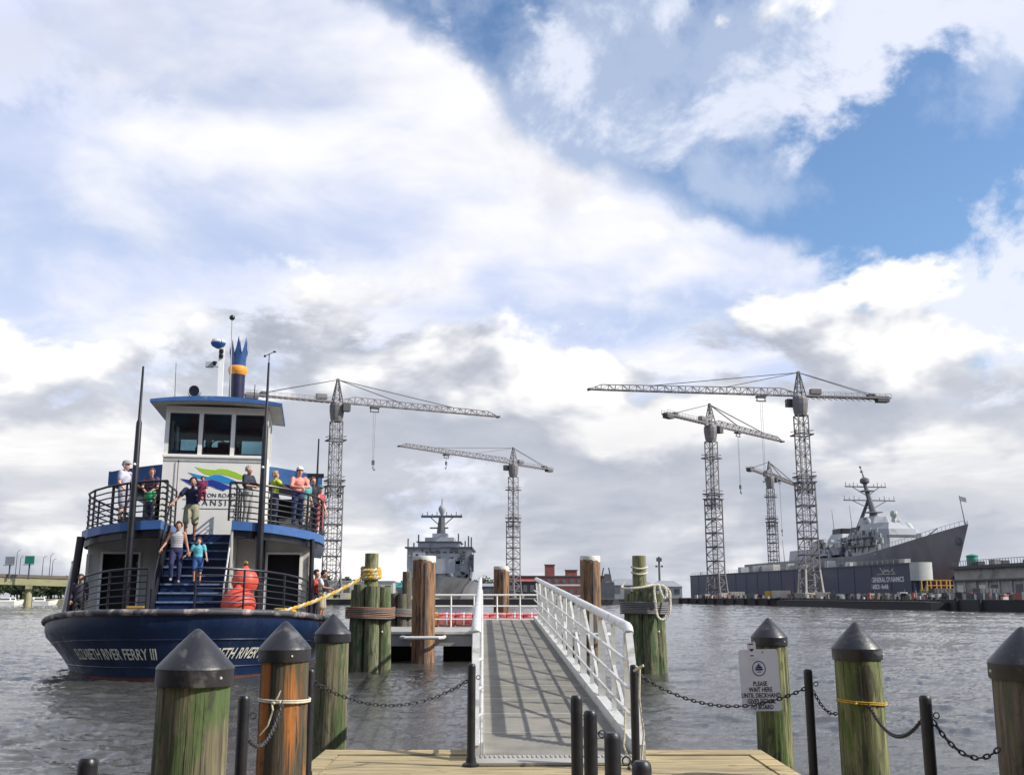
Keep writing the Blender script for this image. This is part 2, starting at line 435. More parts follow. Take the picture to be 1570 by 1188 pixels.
class MB:
    def __init__(self):
        self.v = []; self.f = []; self.m = []; self.mi = 0
    def add(self, vs, fs):
        o = len(self.v)
        self.v.extend([tuple(p) for p in vs])
        for q in fs:
            self.f.append(tuple(i + o for i in q)); self.m.append(self.mi)
        return self
    def box(self, c, s, rz=0.0, top=1.0, topy=None):
        hx, hy, hz = s[0] / 2, s[1] / 2, s[2] / 2
        ty = top if topy is None else topy
        vs = []
        for sz, k, ky in ((-1, 1, 1), (1, top, ty)):
            for sx, sy in ((-1, -1), (1, -1), (1, 1), (-1, 1)):
                x, y = sx * hx * k, sy * hy * ky
                vs.append((c[0] + x * math.cos(rz) - y * math.sin(rz), c[1] + x * math.sin(rz) + y * math.cos(rz), c[2] + sz * hz))
        return self.add(vs, [(3, 2, 1, 0), (4, 5, 6, 7), (0, 1, 5, 4), (1, 2, 6, 5), (2, 3, 7, 6), (3, 0, 4, 7)])
    def bar(self, p, q, w, h=None, up=Vector((0, 0, 1))):
        p, q = Vector(p), Vector(q); h = h or w
        x, y, d = basis(q - p, up)
        vs = [p + x * sx * w / 2 + y * sy * h / 2 for sx, sy in ((-1, -1), (1, -1), (1, 1), (-1, 1))]
        vs += [a + (q - p) for a in vs]
        return self.add(vs, [(3, 2, 1, 0), (4, 5, 6, 7), (0, 1, 5, 4), (1, 2, 6, 5), (2, 3, 7, 6), (3, 0, 4, 7)])
    def tube(self, p, q, r0, r1=None, n=8, caps=True):
        return self.path([p, q], [r0, r0 if r1 is None else r1], n, caps)
    def path(self, pts, r, n=6, caps=True, closed=False):
        pts = [Vector(p) for p in pts]
        k = len(pts)
        rs = r if isinstance(r, (list, tuple)) else [r] * k
        vs = []; x = None
        for i, p in enumerate(pts):
            a = pts[(i - 1) % k] if (closed or i > 0) else p
            b = pts[(i + 1) % k] if (closed or i < k - 1) else p
            d = (b - a)
            if d.length < 1e-9: d = Vector((0, 0, 1))
            d.normalize()
            if x is None: x, _, _ = basis(d)
            else:
                x = x - d * x.dot(d)
                if x.length < 1e-6: x, _, _ = basis(d)
                x.normalize()
            y = d.cross(x)
            for j in range(n):
                an = 2 * math.pi * j / n
                vs.append(p + (x * math.cos(an) + y * math.sin(an)) * rs[i])
        fs = []
        for i in range(k if closed else k - 1):
            i2 = (i + 1) % k
            for j in range(n):
                j2 = (j + 1) % n
                fs.append((i * n + j, i * n + j2, i2 * n + j2, i2 * n + j))
        if caps and not closed:
            fs.append(tuple(range(n))[::-1]); fs.append(tuple((k - 1) * n + j for j in range(n)))
        return self.add(vs, fs)
    def lathe(self, prof, n=16, c=(0, 0, 0), sx=1.0, sy=1.0, wob=0.0, seed=0, caps=True):
        rr = random.Random(seed)
        ph = [rr.uniform(0, 6.28) for _ in range(3)]
        vs = []
        for r, z in prof:
            for j in range(n):
                a = 2 * math.pi * j / n
                k = 1 + wob * (math.sin(2 * a + ph[0]) + 0.6 * math.sin(3 * a + ph[1] + z) + 0.5 * math.sin(5 * a + ph[2]))
                vs.append((c[0] + r * k * sx * math.cos(a), c[1] + r * k * sy * math.sin(a), c[2] + z))
        fs = []
        m = len(prof)
        for i in range(m - 1):
            for j in range(n):
                j2 = (j + 1) % n
                fs.append((i * n + j, i * n + j2, (i + 1) * n + j2, (i + 1) * n + j))
        if caps:
            fs.append(tuple(range(n))[::-1]); fs.append(tuple((m - 1) * n + j for j in range(n)))
        return self.add(vs, fs)
    def ball(self, c, r, n=12, k=8):
        if not isinstance(r, (tuple, list)): r = (r, r, r)
        vs = [(c[0], c[1], c[2] - r[2])]
        for i in range(1, k):
            e = -math.pi / 2 + math.pi * i / k
            for j in range(n):
                a = 2 * math.pi * j / n
                vs.append((c[0] + r[0] * math.cos(e) * math.cos(a), c[1] + r[1] * math.cos(e) * math.sin(a), c[2] + r[2] * math.sin(e)))
        vs.append((c[0], c[1], c[2] + r[2]))
        fs = [(0, 1 + (j + 1) % n, 1 + j) for j in range(n)]
        for i in range(k - 2):
            for j in range(n):
                j2 = (j + 1) % n
                fs.append((1 + i * n + j, 1 + i * n + j2, 1 + (i + 1) * n + j2, 1 + (i + 1) * n + j))
        t = len(vs) - 1; b = 1 + (k - 2) * n
        fs += [(b + j, b + (j + 1) % n, t) for j in range(n)]
        return self.add(vs, fs)
    def prism(self, poly, z0, z1, fn=None):
        """poly: (x, y) outline, extruded z0..z1; fn maps (x, y, z) to another frame"""
        n = len(poly)
        vs = [(x, y, z0) for x, y in poly] + [(x, y, z1) for x, y in poly]
        if fn: vs = [fn(*p) for p in vs]
        fs = [tuple(range(n))[::-1], tuple(range(n, 2 * n))] + [(i, (i + 1) % n, n + (i + 1) % n, n + i) for i in range(n)]
        return self.add(vs, fs)
    def loft(self, rings, caps=True, closed=True):
        n = len(rings[0]); vs = [p for r in rings for p in r]; fs = []
        for i in range(len(rings) - 1):
            for j in range(n if closed else n - 1):
                j2 = (j + 1) % n
                fs.append((i * n + j, i * n + j2, (i + 1) * n + j2, (i + 1) * n + j))
        if caps:
            fs.append(tuple(range(n))[::-1]); fs.append(tuple((len(rings) - 1) * n + j for j in range(n)))
        return self.add(vs, fs)
    def mesh(self, name, smooth=False, ang=38):
        me = bpy.data.meshes.new(name)
        me.from_pydata(self.v, [], self.f)
        bm = bmesh.new(); bm.from_mesh(me)
        bmesh.ops.recalc_face_normals(bm, faces=bm.faces)
        bm.to_mesh(me); bm.free()
        if any(self.m): me.polygons.foreach_set('material_index', self.m)
        if smooth:
            me.polygons.foreach_set('use_smooth', [True] * len(me.polygons))
            me.set_sharp_from_angle(angle=math.radians(ang))
        me.update()
        return me
    def build(self, name, material, parent=None, smooth=False, loc=None, rz=0.0, ang=38):
        me = self.mesh(name, smooth, ang)
        for mm in (material if isinstance(material, (list, tuple)) else [material]):
            me.materials.append(mm)
        return obj(name, me, parent, loc, rz)

def obj(name, me, parent=None, loc=None, rz=0.0):
    o = bpy.data.objects.new(name, me)
    COL.objects.link(o)
    if parent is not None: o.parent = parent
    if loc is not None: o.location = loc
    if rz: o.rotation_euler = (0, 0, rz)
    return o

def tag(o, label, cat, group=None):
    o['label'] = label; o['category'] = cat
    if group: o['group'] = group
    return o

def thing(name, label, cat, loc=(0, 0, 0), rz=0.0, group=None):
    o = bpy.data.objects.new(name, None)
    o.empty_display_size = 0.2
    COL.objects.link(o)
    o.location = loc; o.rotation_euler = (0, 0, rz)
    return tag(o, label, cat, group)

def structure(o):
    o['kind'] = 'structure'; return o

def copy_tree(o, parent=None):
    c = o.copy(); COL.objects.link(c)
    c.parent = parent
    for ch in o.children: copy_tree(ch, c)
    return c

def text_mesh(s, size, shear=0.0, bold=0.0, ext=0.002, space=1.0, align='CENTER'):
    cu = bpy.data.curves.new('lettering', 'FONT')
    cu.body = s; cu.size = size; cu.shear = shear; cu.offset = bold; cu.extrude = ext
    cu.align_x = align; cu.align_y = 'CENTER'; cu.space_character = space; cu.resolution_u = 3
    o = bpy.data.objects.new('lettering', cu); COL.objects.link(o)
    dg = bpy.context.evaluated_depsgraph_get()
    me = bpy.data.meshes.new_from_object(o.evaluated_get(dg))
    bpy.data.objects.remove(o, do_unlink=True); bpy.data.curves.remove(cu)
    me.materials.clear()
    return me

def text(name, s, size, material, parent, loc, rot, fn=None, **kw):
    me = text_mesh(s, size, **kw)
    me.materials.append(material)
    if fn:
        for v in me.vertices: v.co = fn(v.co)
    o = obj(name, me, parent, loc)
    if rot is not None: o.rotation_euler = rot
    return o

def catenary(p, q, sag, n=14):
    p, q = Vector(p), Vector(q)
    return [p.lerp(q, i / n) - Vector((0, 0, sag * 4 * (i / n) * (1 - i / n))) for i in range(n + 1)]

# ------------------------------------------------------------------ water: one sheet to the horizon, real ripples in front
def ocean_patch(N, L, seed, kp, spread_dir, amp, ex=3.4):
    rng = np.random.default_rng(seed)
    k1 = np.fft.fftfreq(N, L / N) * 2 * np.pi
    kx, ky = np.meshgrid(k1, k1, indexing='ij')
    k = np.hypot(kx, ky); k[0, 0] = 1e-6
    dirf = 0.10 + np.clip((kx * math.cos(spread_dir) + ky * math.sin(spread_dir)) / k, -1, 1) ** 4
    P = np.exp(-(kp / k) ** 2) / k ** ex * dirf
    P[0, 0] = 0
    H = (rng.normal(size=(N, N)) + 1j * rng.normal(size=(N, N))) * np.sqrt(P)
    h = np.fft.ifft2(H).real
    return h / h.std() * amp

def sample(h, L, x, y):
    N = h.shape[0]
    fx = (x / L * N) % N; fy = (y / L * N) % N
    i = fx.astype(int); j = fy.astype(int); a = fx - i; b = fy - j
    i2 = (i + 1) % N; j2 = (j + 1) % N; i %= N; j %= N
    return h[i, j] * (1 - a) * (1 - b) + h[i2, j] * a * (1 - b) + h[i, j2] * (1 - a) * b + h[i2, j2] * a * b

def build_water():
    R, C = 760, 900
    Y = 3.5 * np.exp(np.linspace(0, math.log(330 / 3.5), R))
    S = np.linspace(-0.85, 0.85, C)
    yy, ss = np.meshgrid(Y, S, indexing='ij')
    xx = ss * yy
    p1 = ocean_patch(512, 23.0, 3, 5.0, math.radians(80), 0.0115, 2.9)
    p2 = ocean_patch(512, 87.0, 5, 1.5, math.radians(95), 0.0140, 3.1)
    p3 = ocean_patch(256, 311.0, 9, 0.35, math.radians(60), 0.03)
    c, s = math.cos(0.22), math.sin(0.22)
    zz = sample(p1, 23.0, xx, yy) + sample(p2, 87.0, xx * c + yy * s, yy * c - xx * s) + sample(p3, 311.0, xx * s + yy * c, xx * c - yy * s)
    gust = sample(p3, 190.0, xx, yy * 0.6) / 0.03
    zz *= 1.0 + 0.40 * np.clip(gust, -1.5, 1.5)
    nv = R * C
    v = np.empty((nv + 8, 3), dtype=np.float32)
    v[:nv, 0] = xx.ravel(); v[:nv, 1] = yy.ravel(); v[:nv, 2] = zz.ravel()
    E_ = 9000.0
    v[nv:] = [(-E_, -200, -0.25), (E_, -200, -0.25), (E_, 325, -0.25), (-E_, 325, -0.25),
              (-E_, 325, -0.02), (E_, 325, -0.02), (E_, E_, -0.02), (-E_, E_, -0.02)]
    i, j = np.meshgrid(np.arange(R - 1), np.arange(C - 1), indexing='ij')
    a = (i * C + j).ravel()
    f = np.stack([a, a + 1, a + C + 1, a + C], 1)
    f = np.concatenate([f, [[nv, nv + 1, nv + 2, nv + 3], [nv + 4, nv + 5, nv + 6, nv + 7]]]).astype(np.int32)
    me = bpy.data.meshes.new('water')
    me.vertices.add(len(v)); me.vertices.foreach_set('co', v.ravel())
    me.loops.add(f.size); me.loops.foreach_set('vertex_index', f.ravel())
    me.polygons.add(len(f)); me.polygons.foreach_set('loop_start', np.arange(0, f.size, 4, dtype=np.int32))
    me.polygons.foreach_set('use_smooth', np.ones(len(f), dtype=bool))
    me.update(calc_edges=True); me.validate()
    me.materials.append(M['water'])
    structure(obj('water', me))
build_water()

# ------------------------------------------------------------------ timber dock in the foreground
DECK = 0.45
def build_dock():
    d = thing('timber_dock', 'sunlit tan timber dock platform at the foot of the gangway', 'dock', (0.3, 6.0, 0))
    x0, x1, yf = -1.80, 2.40, 10.33
    me = MB().box((0, 0, 0), (x1 - x0 - 0.36, 0.272, 0.05)).mesh('plank'); me.materials.append(M['plank'])
    # softened edges
    bm = bmesh.new(); bm.from_mesh(me)
    bmesh.ops.bevel(bm, geom=list(bm.edges), offset=0.006, segments=1, affect='EDGES'); bm.to_mesh(me); bm.free()
    y = yf - 0.30 - 0.145; i = 0
    while y > -1.5:
        o = obj('plank', me, d, ((x0 + x1) / 2 - 0.3 + random.uniform(-.006, .006), y - 6.0, DECK - 0.025 + random.uniform(-.004, .004)))
        o.rotation_euler = (random.uniform(-.004, .004), 0, random.uniform(-.002, .002))
        y -= 0.292; i += 1
    e = MB().box((0, 0, 0), (x1 - x0, 0.29, 0.055)); e.build('edge_plank', M['plank'], d, loc=((x0 + x1) / 2 - 0.3, yf - 0.147 - 6.0, DECK - 0.020))
    for xx in (x0 + 0.085, x1 - 0.085):
        MB().box((0, 0, 0), (0.168, yf - 0.30 + 1.5, 0.055)).build('side_plank', M['plank'], d, loc=(xx - 0.3, (yf - 0.30 - 1.5) / 2 - 6.0, DECK - 0.020))
    for yy in (yf - 0.06, 8.0, 5.5, 3.0, 0.5):
        MB().box((0, 0, 0), (x1 - x0 - 0.03, 0.09, 0.28)).build('joist', M['pile_dark'], d, loc=((x0 + x1) / 2 - 0.3, yy - 6.0, DECK - 0.20))
    for xx in (x0 + 0.06, x1 - 0.06):
        MB().box((0, 0, 0), (0.09, yf + 1.4, 0.25)).build('stringer', M['pile_dark'], d, loc=(xx - 0.3, (yf - 1.5) / 2 - 6.0, DECK - 0.19))
    for xx in (-1.2, 1.9):
        for yy in (1.0, 4.6, 9.2):
            MB().lathe([(0.16, -1.5), (0.15, DECK - 0.35)], 12).build('support_pile', M['pile_dark'], d, loc=(xx - 0.3, yy - 6.0, 0))
build_dock()

def timber(m, r0, r1, z0, z1, seed, n=72, rows=26, rough=1.0):
    rng = np.random.default_rng(seed)
    ang = np.linspace(0, 2 * np.pi, n, endpoint=False)
    zz = np.linspace(z0, z1, rows)
    rad = np.zeros((rows, n))
    low = sum(a * np.sin(k * ang + p) for k, a, p in ((2, .012, rng.uniform(0, 6)), (3, .010, rng.uniform(0, 6)), (5, .008, rng.uniform(0, 6))))
    fib = rng.normal(size=n) * 0.006
    for i, z in enumerate(zz):
        fib = fib * 0.93 + rng.normal(size=n) * 0.0026
        rad[i] = (r0 + (r1 - r0) * i / (rows - 1)) * (1 + low * (1 + 0.3 * math.sin(z * 2 + seed)) + fib * rough)
    for k in range(9):                                   # drying checks
        j = rng.integers(0, n); a = rng.integers(0, rows - 6); L = rng.integers(5, rows)
        for i in range(a, min(rows, a + L)):
            rad[i, (j + (i - a) // 9) % n] *= 1 - 0.06 * rough * math.sin(math.pi * (i - a + 0.5) / L)
    for k in range(3):                                   # knots
        j, i0 = rng.integers(0, n), rng.integers(3, rows - 3)
        rad[i0, j] *= 1.03; rad[i0, (j + 1) % n] *= 1.03; rad[i0 - 1, j] *= 1.02
    rings = [[(rad[i, j] * math.cos(ang[j]), rad[i, j] * math.sin(ang[j]), zz[i]) for j in range(n)] for i in range(rows)]
    return m.loft(rings)

def piling(x, y, ztip, material, label, r=0.185, lean=(0, 0), seed=0, group='capped mooring piles along the dock'):
    t = thing('dock_piling', label, 'piling', (x, y, 0), seed * 0.9, group)
    t.rotation_euler = (lean[0], lean[1], seed * 1.3)
    zb = ztip - 0.30
    prof = [(r * 1.09, -1.8), (r * 1.06, -0.2), (r * 1.02, zb * 0.5), (r, zb + 0.02)]
    timber(MB(), r * 1.07, r, -1.0, zb + 0.03, seed).build('timber_shaft', material, t, smooth=True, ang=70)
    c = MB(); R = r * 1.085
    c.lathe([(R * 1.0, zb), (R * 1.02, zb + 0.012), (R * 1.015, zb + 0.078), (R * 1.03, zb + 0.09), (R * 0.99, zb + 0.105),
             (R * 0.50, zb + 0.213), (R * 0.13, zb + 0.287), (R * 0.05, zb + 0.298), (0.001, zb + 0.30)], 32, caps=False)
    cp = c.build('cap', M['cap'], t, smooth=True, ang=28)
    cp.rotation_euler = (0.004 * math.sin(seed * 2.1), 0.004 * math.cos(seed * 3.7), 0)
    for a in (0.6 + seed, 3.7 + seed * 0.7):
        MB().ball((R * 1.02 * math.cos(a), R * 1.02 * math.sin(a), zb + 0.045), 0.009, 6, 4).build('screw', M['alu'], cp)
    return t
piling(-1.74, 5.75, 1.73, M['pile'], 'large black-capped green-streaked pile nearest the lower left', 0.187, (0.0, 0.012), 1)
piling(-1.73, 8.05, 1.72, M['pile_orange'], 'black-capped pile with orange rust streaks and a white rope tie', 0.18, (0, 0.006), 2)
piling(-1.96, 11.45, 1.72, M['pile'], 'black-capped mossy pile standing at the left corner of the dock', 0.178, (0, 0), 3)
piling(2.86, 11.6, 1.675, M['pile_green'], 'black-capped yellow-green pile carrying the white notice', 0.18, (0, -0.006), 4)
piling(2.83, 8.58, 1.70, M['pile_green'], 'black-capped bright green pile with a yellow cord round it', 0.18, (0, -0.01), 5)
piling(3.02, 6.2, 1.73, M['pile_dark'], 'dark brown black-capped pile cut by the right picture edge', 0.185, (0, 0), 6)

# ropes tied round two piles
def ring_rope(name, c, r, tilt, rad, material, label, knots=(), tails=()):
    m = MB()
    for k, (dz, rr) in enumerate(((0, 0), (0.014, 0.004))):
        pts = []
        for i in range(36):
            a = 2 * math.pi * i / 36
            pts.append((r * math.cos(a) * (1 + rr), r * math.sin(a) * (1 + rr), dz + tilt[0] * math.cos(a) + tilt[1] * math.sin(a)))
        m.path(pts, rad, 6, closed=True)
    for kx in knots:
        a = kx
        p = Vector((r * math.cos(a), r * math.sin(a), tilt[0] * math.cos(a)))
        m.ball(p * 1.0 + Vector((0.01 * math.cos(a), 0.01 * math.sin(a), 0)), (rad * 2.3, rad * 2.3, rad * 1.9), 8, 6)
    for tl in tails: m.path(tl, [rad] * (len(tl) - 1) + [rad * 0.6], 5)
    return tag(m.build(name, material, None, smooth=True, loc=c), label, 'rope')
pb = at(432, 1073, 8.05)
ring_rope('rope_tie', (-1.73, 8.05, pb.z), 0.193, (-0.006, 0), 0.007, M['rope_w'], 'white rope tied round the orange-streaked pile',
          (-1.75, -1.5), (((-0.03, -0.2, 0), (0.0, -0.215, 0.05), (0.015, -0.21, 0.09)), ((-0.05, -0.2, 0), (-0.035, -0.215, -0.05), (-0.07, -0.21, -0.16), (-0.13, -0.19, -0.23))))
pe = at(1315, 1076, 8.58)
ring_rope('rope_tie', (2.83, 8.58, pe.z), 0.192, (-0.012, 0), 0.006, M['rope_y'], 'thin yellow cord tied round the bright green pile', (-2.1,))

# ------------------------------------------------------------------ black posts and chains
def post(x, y, ztop, label, r=0.036, base=True, zb=DECK, hook=False):
    t = thing('barrier_post', label, 'post', (x, y, zb), 0, 'black barrier posts on the dock')
    h = ztop - zb
    p = MB().lathe([(r, 0), (r, h - 0.03), (r * 0.94, h - 0.012), (r * 0.7, h - 0.002), (0.002, h)], 16, caps=False).build('tube', M['black'], t, smooth=True)
    if base:
        MB().lathe([(r * 2.1, 0.001), (r * 2.1, 0.02), (r * 1.25, 0.035), (r * 1.2, 0.07)], 16).build('base_plate', M['black'], t, smooth=True)
    e = MB()
    ring = [(r * 1.1 + 0.02 + 0.018 * math.cos(a), 0, h - 0.12 + 0.018 * math.sin(a)) for a in [i * math.pi / 5 for i in range(10)]]
    e.path(ring, 0.004, 5, closed=True); e.build('eye_ring', M['chain'], t)
    return t
TZ = DECK + 0.87
post(-0.36, 9.40, TZ, 'black post at the left foot of the gangway')
post(0.39, 6.41, TZ, 'tallest-looking of the four black posts in the middle foreground')
post(0.41, 5.57, TZ, 'second nearest-gangway post of the middle row, red and white cord beside it')
post(0.44, 4.68, TZ, 'third black post of the middle row, scuffed with white')
post(0.47, 3.89, TZ, 'nearest and lowest black post of the middle row at the bottom edge', base=True)
post(-1.62, 6.41, TZ, 'black post between the large pile and the orange-streaked pile')
post(-1.66, 8.69, TZ, 'black post in front of the mossy corner pile')
post(-1.57, 3.97, TZ, 'black post top peeking up at the bottom left corner')
post(2.44, 8.69, TZ, 'black post right of the white notice', zb=0.28, base=False)
post(2.50, 6.41, TZ, 'black post between the bright green pile and the dark right pile', zb=0.28, base=False)
post(1.07, 9.25, TZ, 'black post at the right foot of the gangway holding a grey cable')

def chain(pts, label, L=0.05, w=0.0052):
    # resample the run into links
    P = [Vector(p) for p in pts]
    seg = [0]
    for a, b in zip(P, P[1:]): seg.append(seg[-1] + (b - a).length)
    n = int(seg[-1] / (L * 0.72)); m = MB()
    def pos(s):
        for i in range(len(P) - 1):
            if s <= seg[i + 1] + 1e-9:
                return P[i].lerp(P[i + 1], (s - seg[i]) / max(1e-9, seg[i + 1] - seg[i]))
        return P[-1]
    for k in range(n):
        s = seg[-1] * (k + 0.5) / n
        p = pos(s); d = (pos(min(seg[-1], s + 0.01)) - pos(max(0, s - 0.01))).normalized()
        x, y, _ = basis(d)
        side = x if k % 2 else y
        ring = [p + d * (L * 0.5) * math.cos(a) + side * (L * 0.24) * math.sin(a) for a in [i * math.pi / 4 for i in range(8)]]
        m.path(ring, w, 4, closed=True)
    c0 = P[0].copy()
    m.v = [tuple(Vector(v) - c0) for v in m.v]
    return tag(m.build('chain', M['chain'], None, smooth=True, loc=c0), label, 'chain', 'dark chains hung between posts and piles')
def cz(u, v, Y): return at(u, v, Y)
A = Vector((1.10, 9.2, 1.24)); B_ = Vector((2.41, 8.67, 1.17))
chain(catenary(A, B_, 0.20), 'dark chain sagging across the white notice to the right post')
Pe = at(1283, 1093, 8.40); Pe2 = at(1332, 1080, 8.40)
chain(catenary((2.47, 8.67, 1.15), Pe, 0.06), 'short dark chain from the right post to the bright green pile')
P2 = Vector((2.47, 6.41, at(1404, 1103, 6.41).z))
chain(catenary(Pe2, P2, 0.16), 'sagging chain between the bright green pile and its right neighbour post')
chain(catenary((2.53, 6.40, at(1420, 1103, 6.41).z), at(1532, 1147, 6.12), 0.12), 'sagging chain ending at the dark pile on the right edge')
chain(catenary((-1.64, 8.69, 1.22), (-0.40, 9.40, 1.17), 0.20), 'dark chain from the corner pile post to the gangway post')
chain(catenary((-1.70, 7.86, 1.14), (-1.62, 6.45, 1.10), 0.18), 'dark chain hanging beside the orange-streaked pile')
# grey cable at the right gangway post, red and white cord in the middle row
m = MB()
m.path([(0, 0, 0.86), (0.03, -0.03, 0.84), (0.02, -0.02, 0.6), (0.05, -0.03, 0.3), (0.02, -0.02, 0.02), (-0.06, -0.05, 0.01), (-0.12, -0.02, 0.2), (-0.10, 0, 0.5)], 0.009, 6)
m.path([(-0.02, 0, 0.82), (0.06, -0.05, 0.87)], 0.012, 6)
tag(m.build('cable', M['rope_w'], None, smooth=True, loc=(1.08, 9.18, DECK)), 'pale grey cable hanging on the right gangway post', 'cable')
m = MB()
for k, ph in enumerate((0, math.pi)):
    m.mi = k
    m.path([(0.045 + 0.007 * math.cos(s * 1.3 + ph) + 0.02 * s / 30, 0.007 * math.sin(s * 1.3 + ph) - 0.02, 0.55 - s * 0.0185) for s in range(31)], 0.009, 5)
tag(m.build('cord', [M['red'], M['rope_w']], None, smooth=True, loc=(0.41, 5.55, DECK)), 'red and white twisted cord hanging by a middle post', 'cord')

# ------------------------------------------------------------------ notice on the pile
def build_notice():
    c = at(1165, 1042, 11.36)
    t = thing('notice_board', 'white notice asking passengers to wait for the deckhand', 'sign', c)
    t.rotation_euler = (math.pi / 2, math.radians(-2.0), math.radians(-12))
    W, H = 0.415, 0.64
    pts = []
    for cx, cy, a0 in ((W / 2 - .03, H / 2 - .03, 0), (-W / 2 + .03, H / 2 - .03, 90), (-W / 2 + .03, -H / 2 + .03, 180), (W / 2 - .03, -H / 2 + .03, 270)):
        for k in range(4):
            a = math.radians(a0 + k * 30); pts.append((cx + .03 * math.cos(a), cy + .03 * math.sin(a)))
    MB().prism(pts, -0.004, 0).build('panel', M['signw'], t)
    for i, s in enumerate(('PLEASE', 'WAIT HERE', 'UNTIL DECKHAND', 'GIVES SIGNAL', 'TO BOARD')):
        text('lettering', s, 0.066, M['ink'], t, (0.0, -0.040 - i * 0.060, 0.002), None, fn=lambda c: Vector((c.x * 0.72, c.y, c.z)), bold=0.0014, ext=0.0008)
    # round emblem: ring with a paddle boat and a line below
    lg = MB(); n = 40; R0, R1 = 0.062, 0.071; cy = 0.12
    vs = [(r * math.cos(2 * math.pi * i / n), cy + r * 1.12 * math.sin(2 * math.pi * i / n), 0.002) for r in (R0, R1) for i in range(n)]
    lg.add(vs, [(i, (i + 1) % n, n + (i + 1) % n, n + i) for i in range(n)])
    em = lg.build('emblem', M['inknavy'], t)
    b = MB()
    b.prism([(-.044, cy - .002), (.044, cy - .002), (.036, cy - .020), (-.036, cy - .020)], 0.001, 0.003)
    b.prism([(-.036, cy + .002), (.036, cy + .002), (.030, cy + .020), (-.030, cy + .020)], 0.001, 0.003)
    b.prism([(-.022, cy + .022), (.022, cy + .022), (.016, cy + .036), (-.016, cy + .036)], 0.001, 0.003)
    b.prism([(-.006, cy + .037), (.006, cy + .037), (.008, cy + .052), (-.008, cy + .052)], 0.001, 0.003)
    b.prism([(-.020, cy - .040), (.020, cy - .040), (.020, cy - .032), (-.020, cy - .032)], 0.001, 0.003)
    b.build('boat_mark', M['inknavy'], em)
    # small label stuck above
    l = MB().prism([(-.105, .225), (-.015, .225), (-.015, .395), (-.105, .395)], 0.004, 0.007).build('sticker', M['signw'], t)
    lines = MB()
    for zz, w in ((0.370, .05), (0.315, .045), (0.302, .03), (0.250, .04)):
        lines.prism([(-.0625 - w / 2, zz), (-.0625 + w / 2, zz), (-.0625 + w / 2, zz + .012), (-.0625 - w / 2, zz + .012)], 0.007, 0.008)
    lines.build('print', M['ink'], l)
    for yy in (0.29, -0.29):
        MB().ball((0.05, yy, 0.001), 0.008, 8, 4).build('bolt', M['chain'], t)
build_notice()

# ------------------------------------------------------------------ gangway
def build_gangway():
    N = Vector((0.42, 9.73, DECK + 0.05)); Fp = Vector((-0.10, 28.0, 1.30))
    D = Fp - N; L = D.length
    t = thing('gangway', 'long aluminium gangway with railings leading to the floating dock', 'gangway', N)
    t.rotation_euler = (math.atan2(D.z, math.hypot(D.x, D.y)), 0, math.atan2(-D.x, D.y))
    HW = 0.755
    # ribbed deck panels
    np_ = 15; pl = L / np_
    pm = MB(); pm.box((0, 0, -0.02), (1.36, pl - 0.016, 0.03))
    k = 0
    yy = -pl / 2 + 0.04
    while yy < pl / 2 - 0.03:
        pm.box((0, yy, -0.0025), (1.34, 0.012, 0.006)); yy += 0.055
    me = pm.mesh('deck_panel'); me.materials.append(M['tread'])
    for i in range(np_): obj('deck_panel', me, t, (0, pl * (i + .5), 0))
    # grip strip and flap at the foot
    fl = MB(); fl.box((0, -0.16, -0.018), (1.5, 0.34, 0.022))
    for i in range(34):
        fl.box((-0.70 + i * 0.0424, -0.06, -0.004), (0.012, 0.11, 0.012))
    fl.build('foot_plate', M['tread'], t)
    bays = [0.75 + 2.29 * i for i in range(8)]
    for s in (-1, 1):
        x = s * HW
        MB().bar((x, 0.0, 0.02), (x, L, 0.02), 0.09, 0.16).build('bottom_chord', M['alu'], t)
        MB().bar((s * 0.695, 0.02, 0.045), (s * 0.695, L, 0.045), 0.022, 0.12).build('kick_plate', M['alu'], t)
        MB().path([(x, 0.66, 1.02), (x, 0.70, 1.06), (x, 0.78, 1.075), (x, L - 0.02, 1.075)], 0.05, 12).build('top_rail', M['alu'], t, smooth=True)
        MB().bar((x, 0.70, 1.04), (x, 0.02, 0.06), 0.07, 0.09).build('end_post', M['alu'], t)
        for i, y in enumerate(bays):
            MB().bar((x, y, 0.10), (x, y, 1.03), 0.055, 0.085, Vector((1, 0, 0))).build('post', M['alu'], t)
            if i < len(bays) - 1:
                y2 = bays[i + 1]
                MB().bar((x, y + 0.06, 0.12), (x, y2 - 0.06, 1.02), 0.035, 0.05).build('diagonal_brace', M['alu'], t)
                MB().bar((x, (y + y2) / 2, 0.10), (x, (y + y2) / 2, 1.03), 0.035, 0.05, Vector((1, 0, 0))).build('middle_post', M['alu'], t)
        MB().bar((x, bays[-1] + 0.06, 0.12), (x, L - 0.05, 0.95), 0.035, 0.05).build('diagonal_brace', M['alu'], t)
        for zz in (0.30, 0.53, 0.78):
            xi = x - s * 0.055
            MB().path([(x - s * .02, 0.70 - (1.075 - zz) * 0.62 + .02, zz), (xi, 0.72 - (1.075 - zz) * 0.55 + .04, zz), (xi, L, zz)], 0.017, 8).build('mid_rail', M['alu'], t, smooth=True)
    for i in range(9):
        MB().bar((-HW, 1 + i * 2.1, -0.09), (HW, 1 + i * 2.1, -0.09), 0.07, 0.09).build('cross_beam', M['alu'], t)
build_gangway()

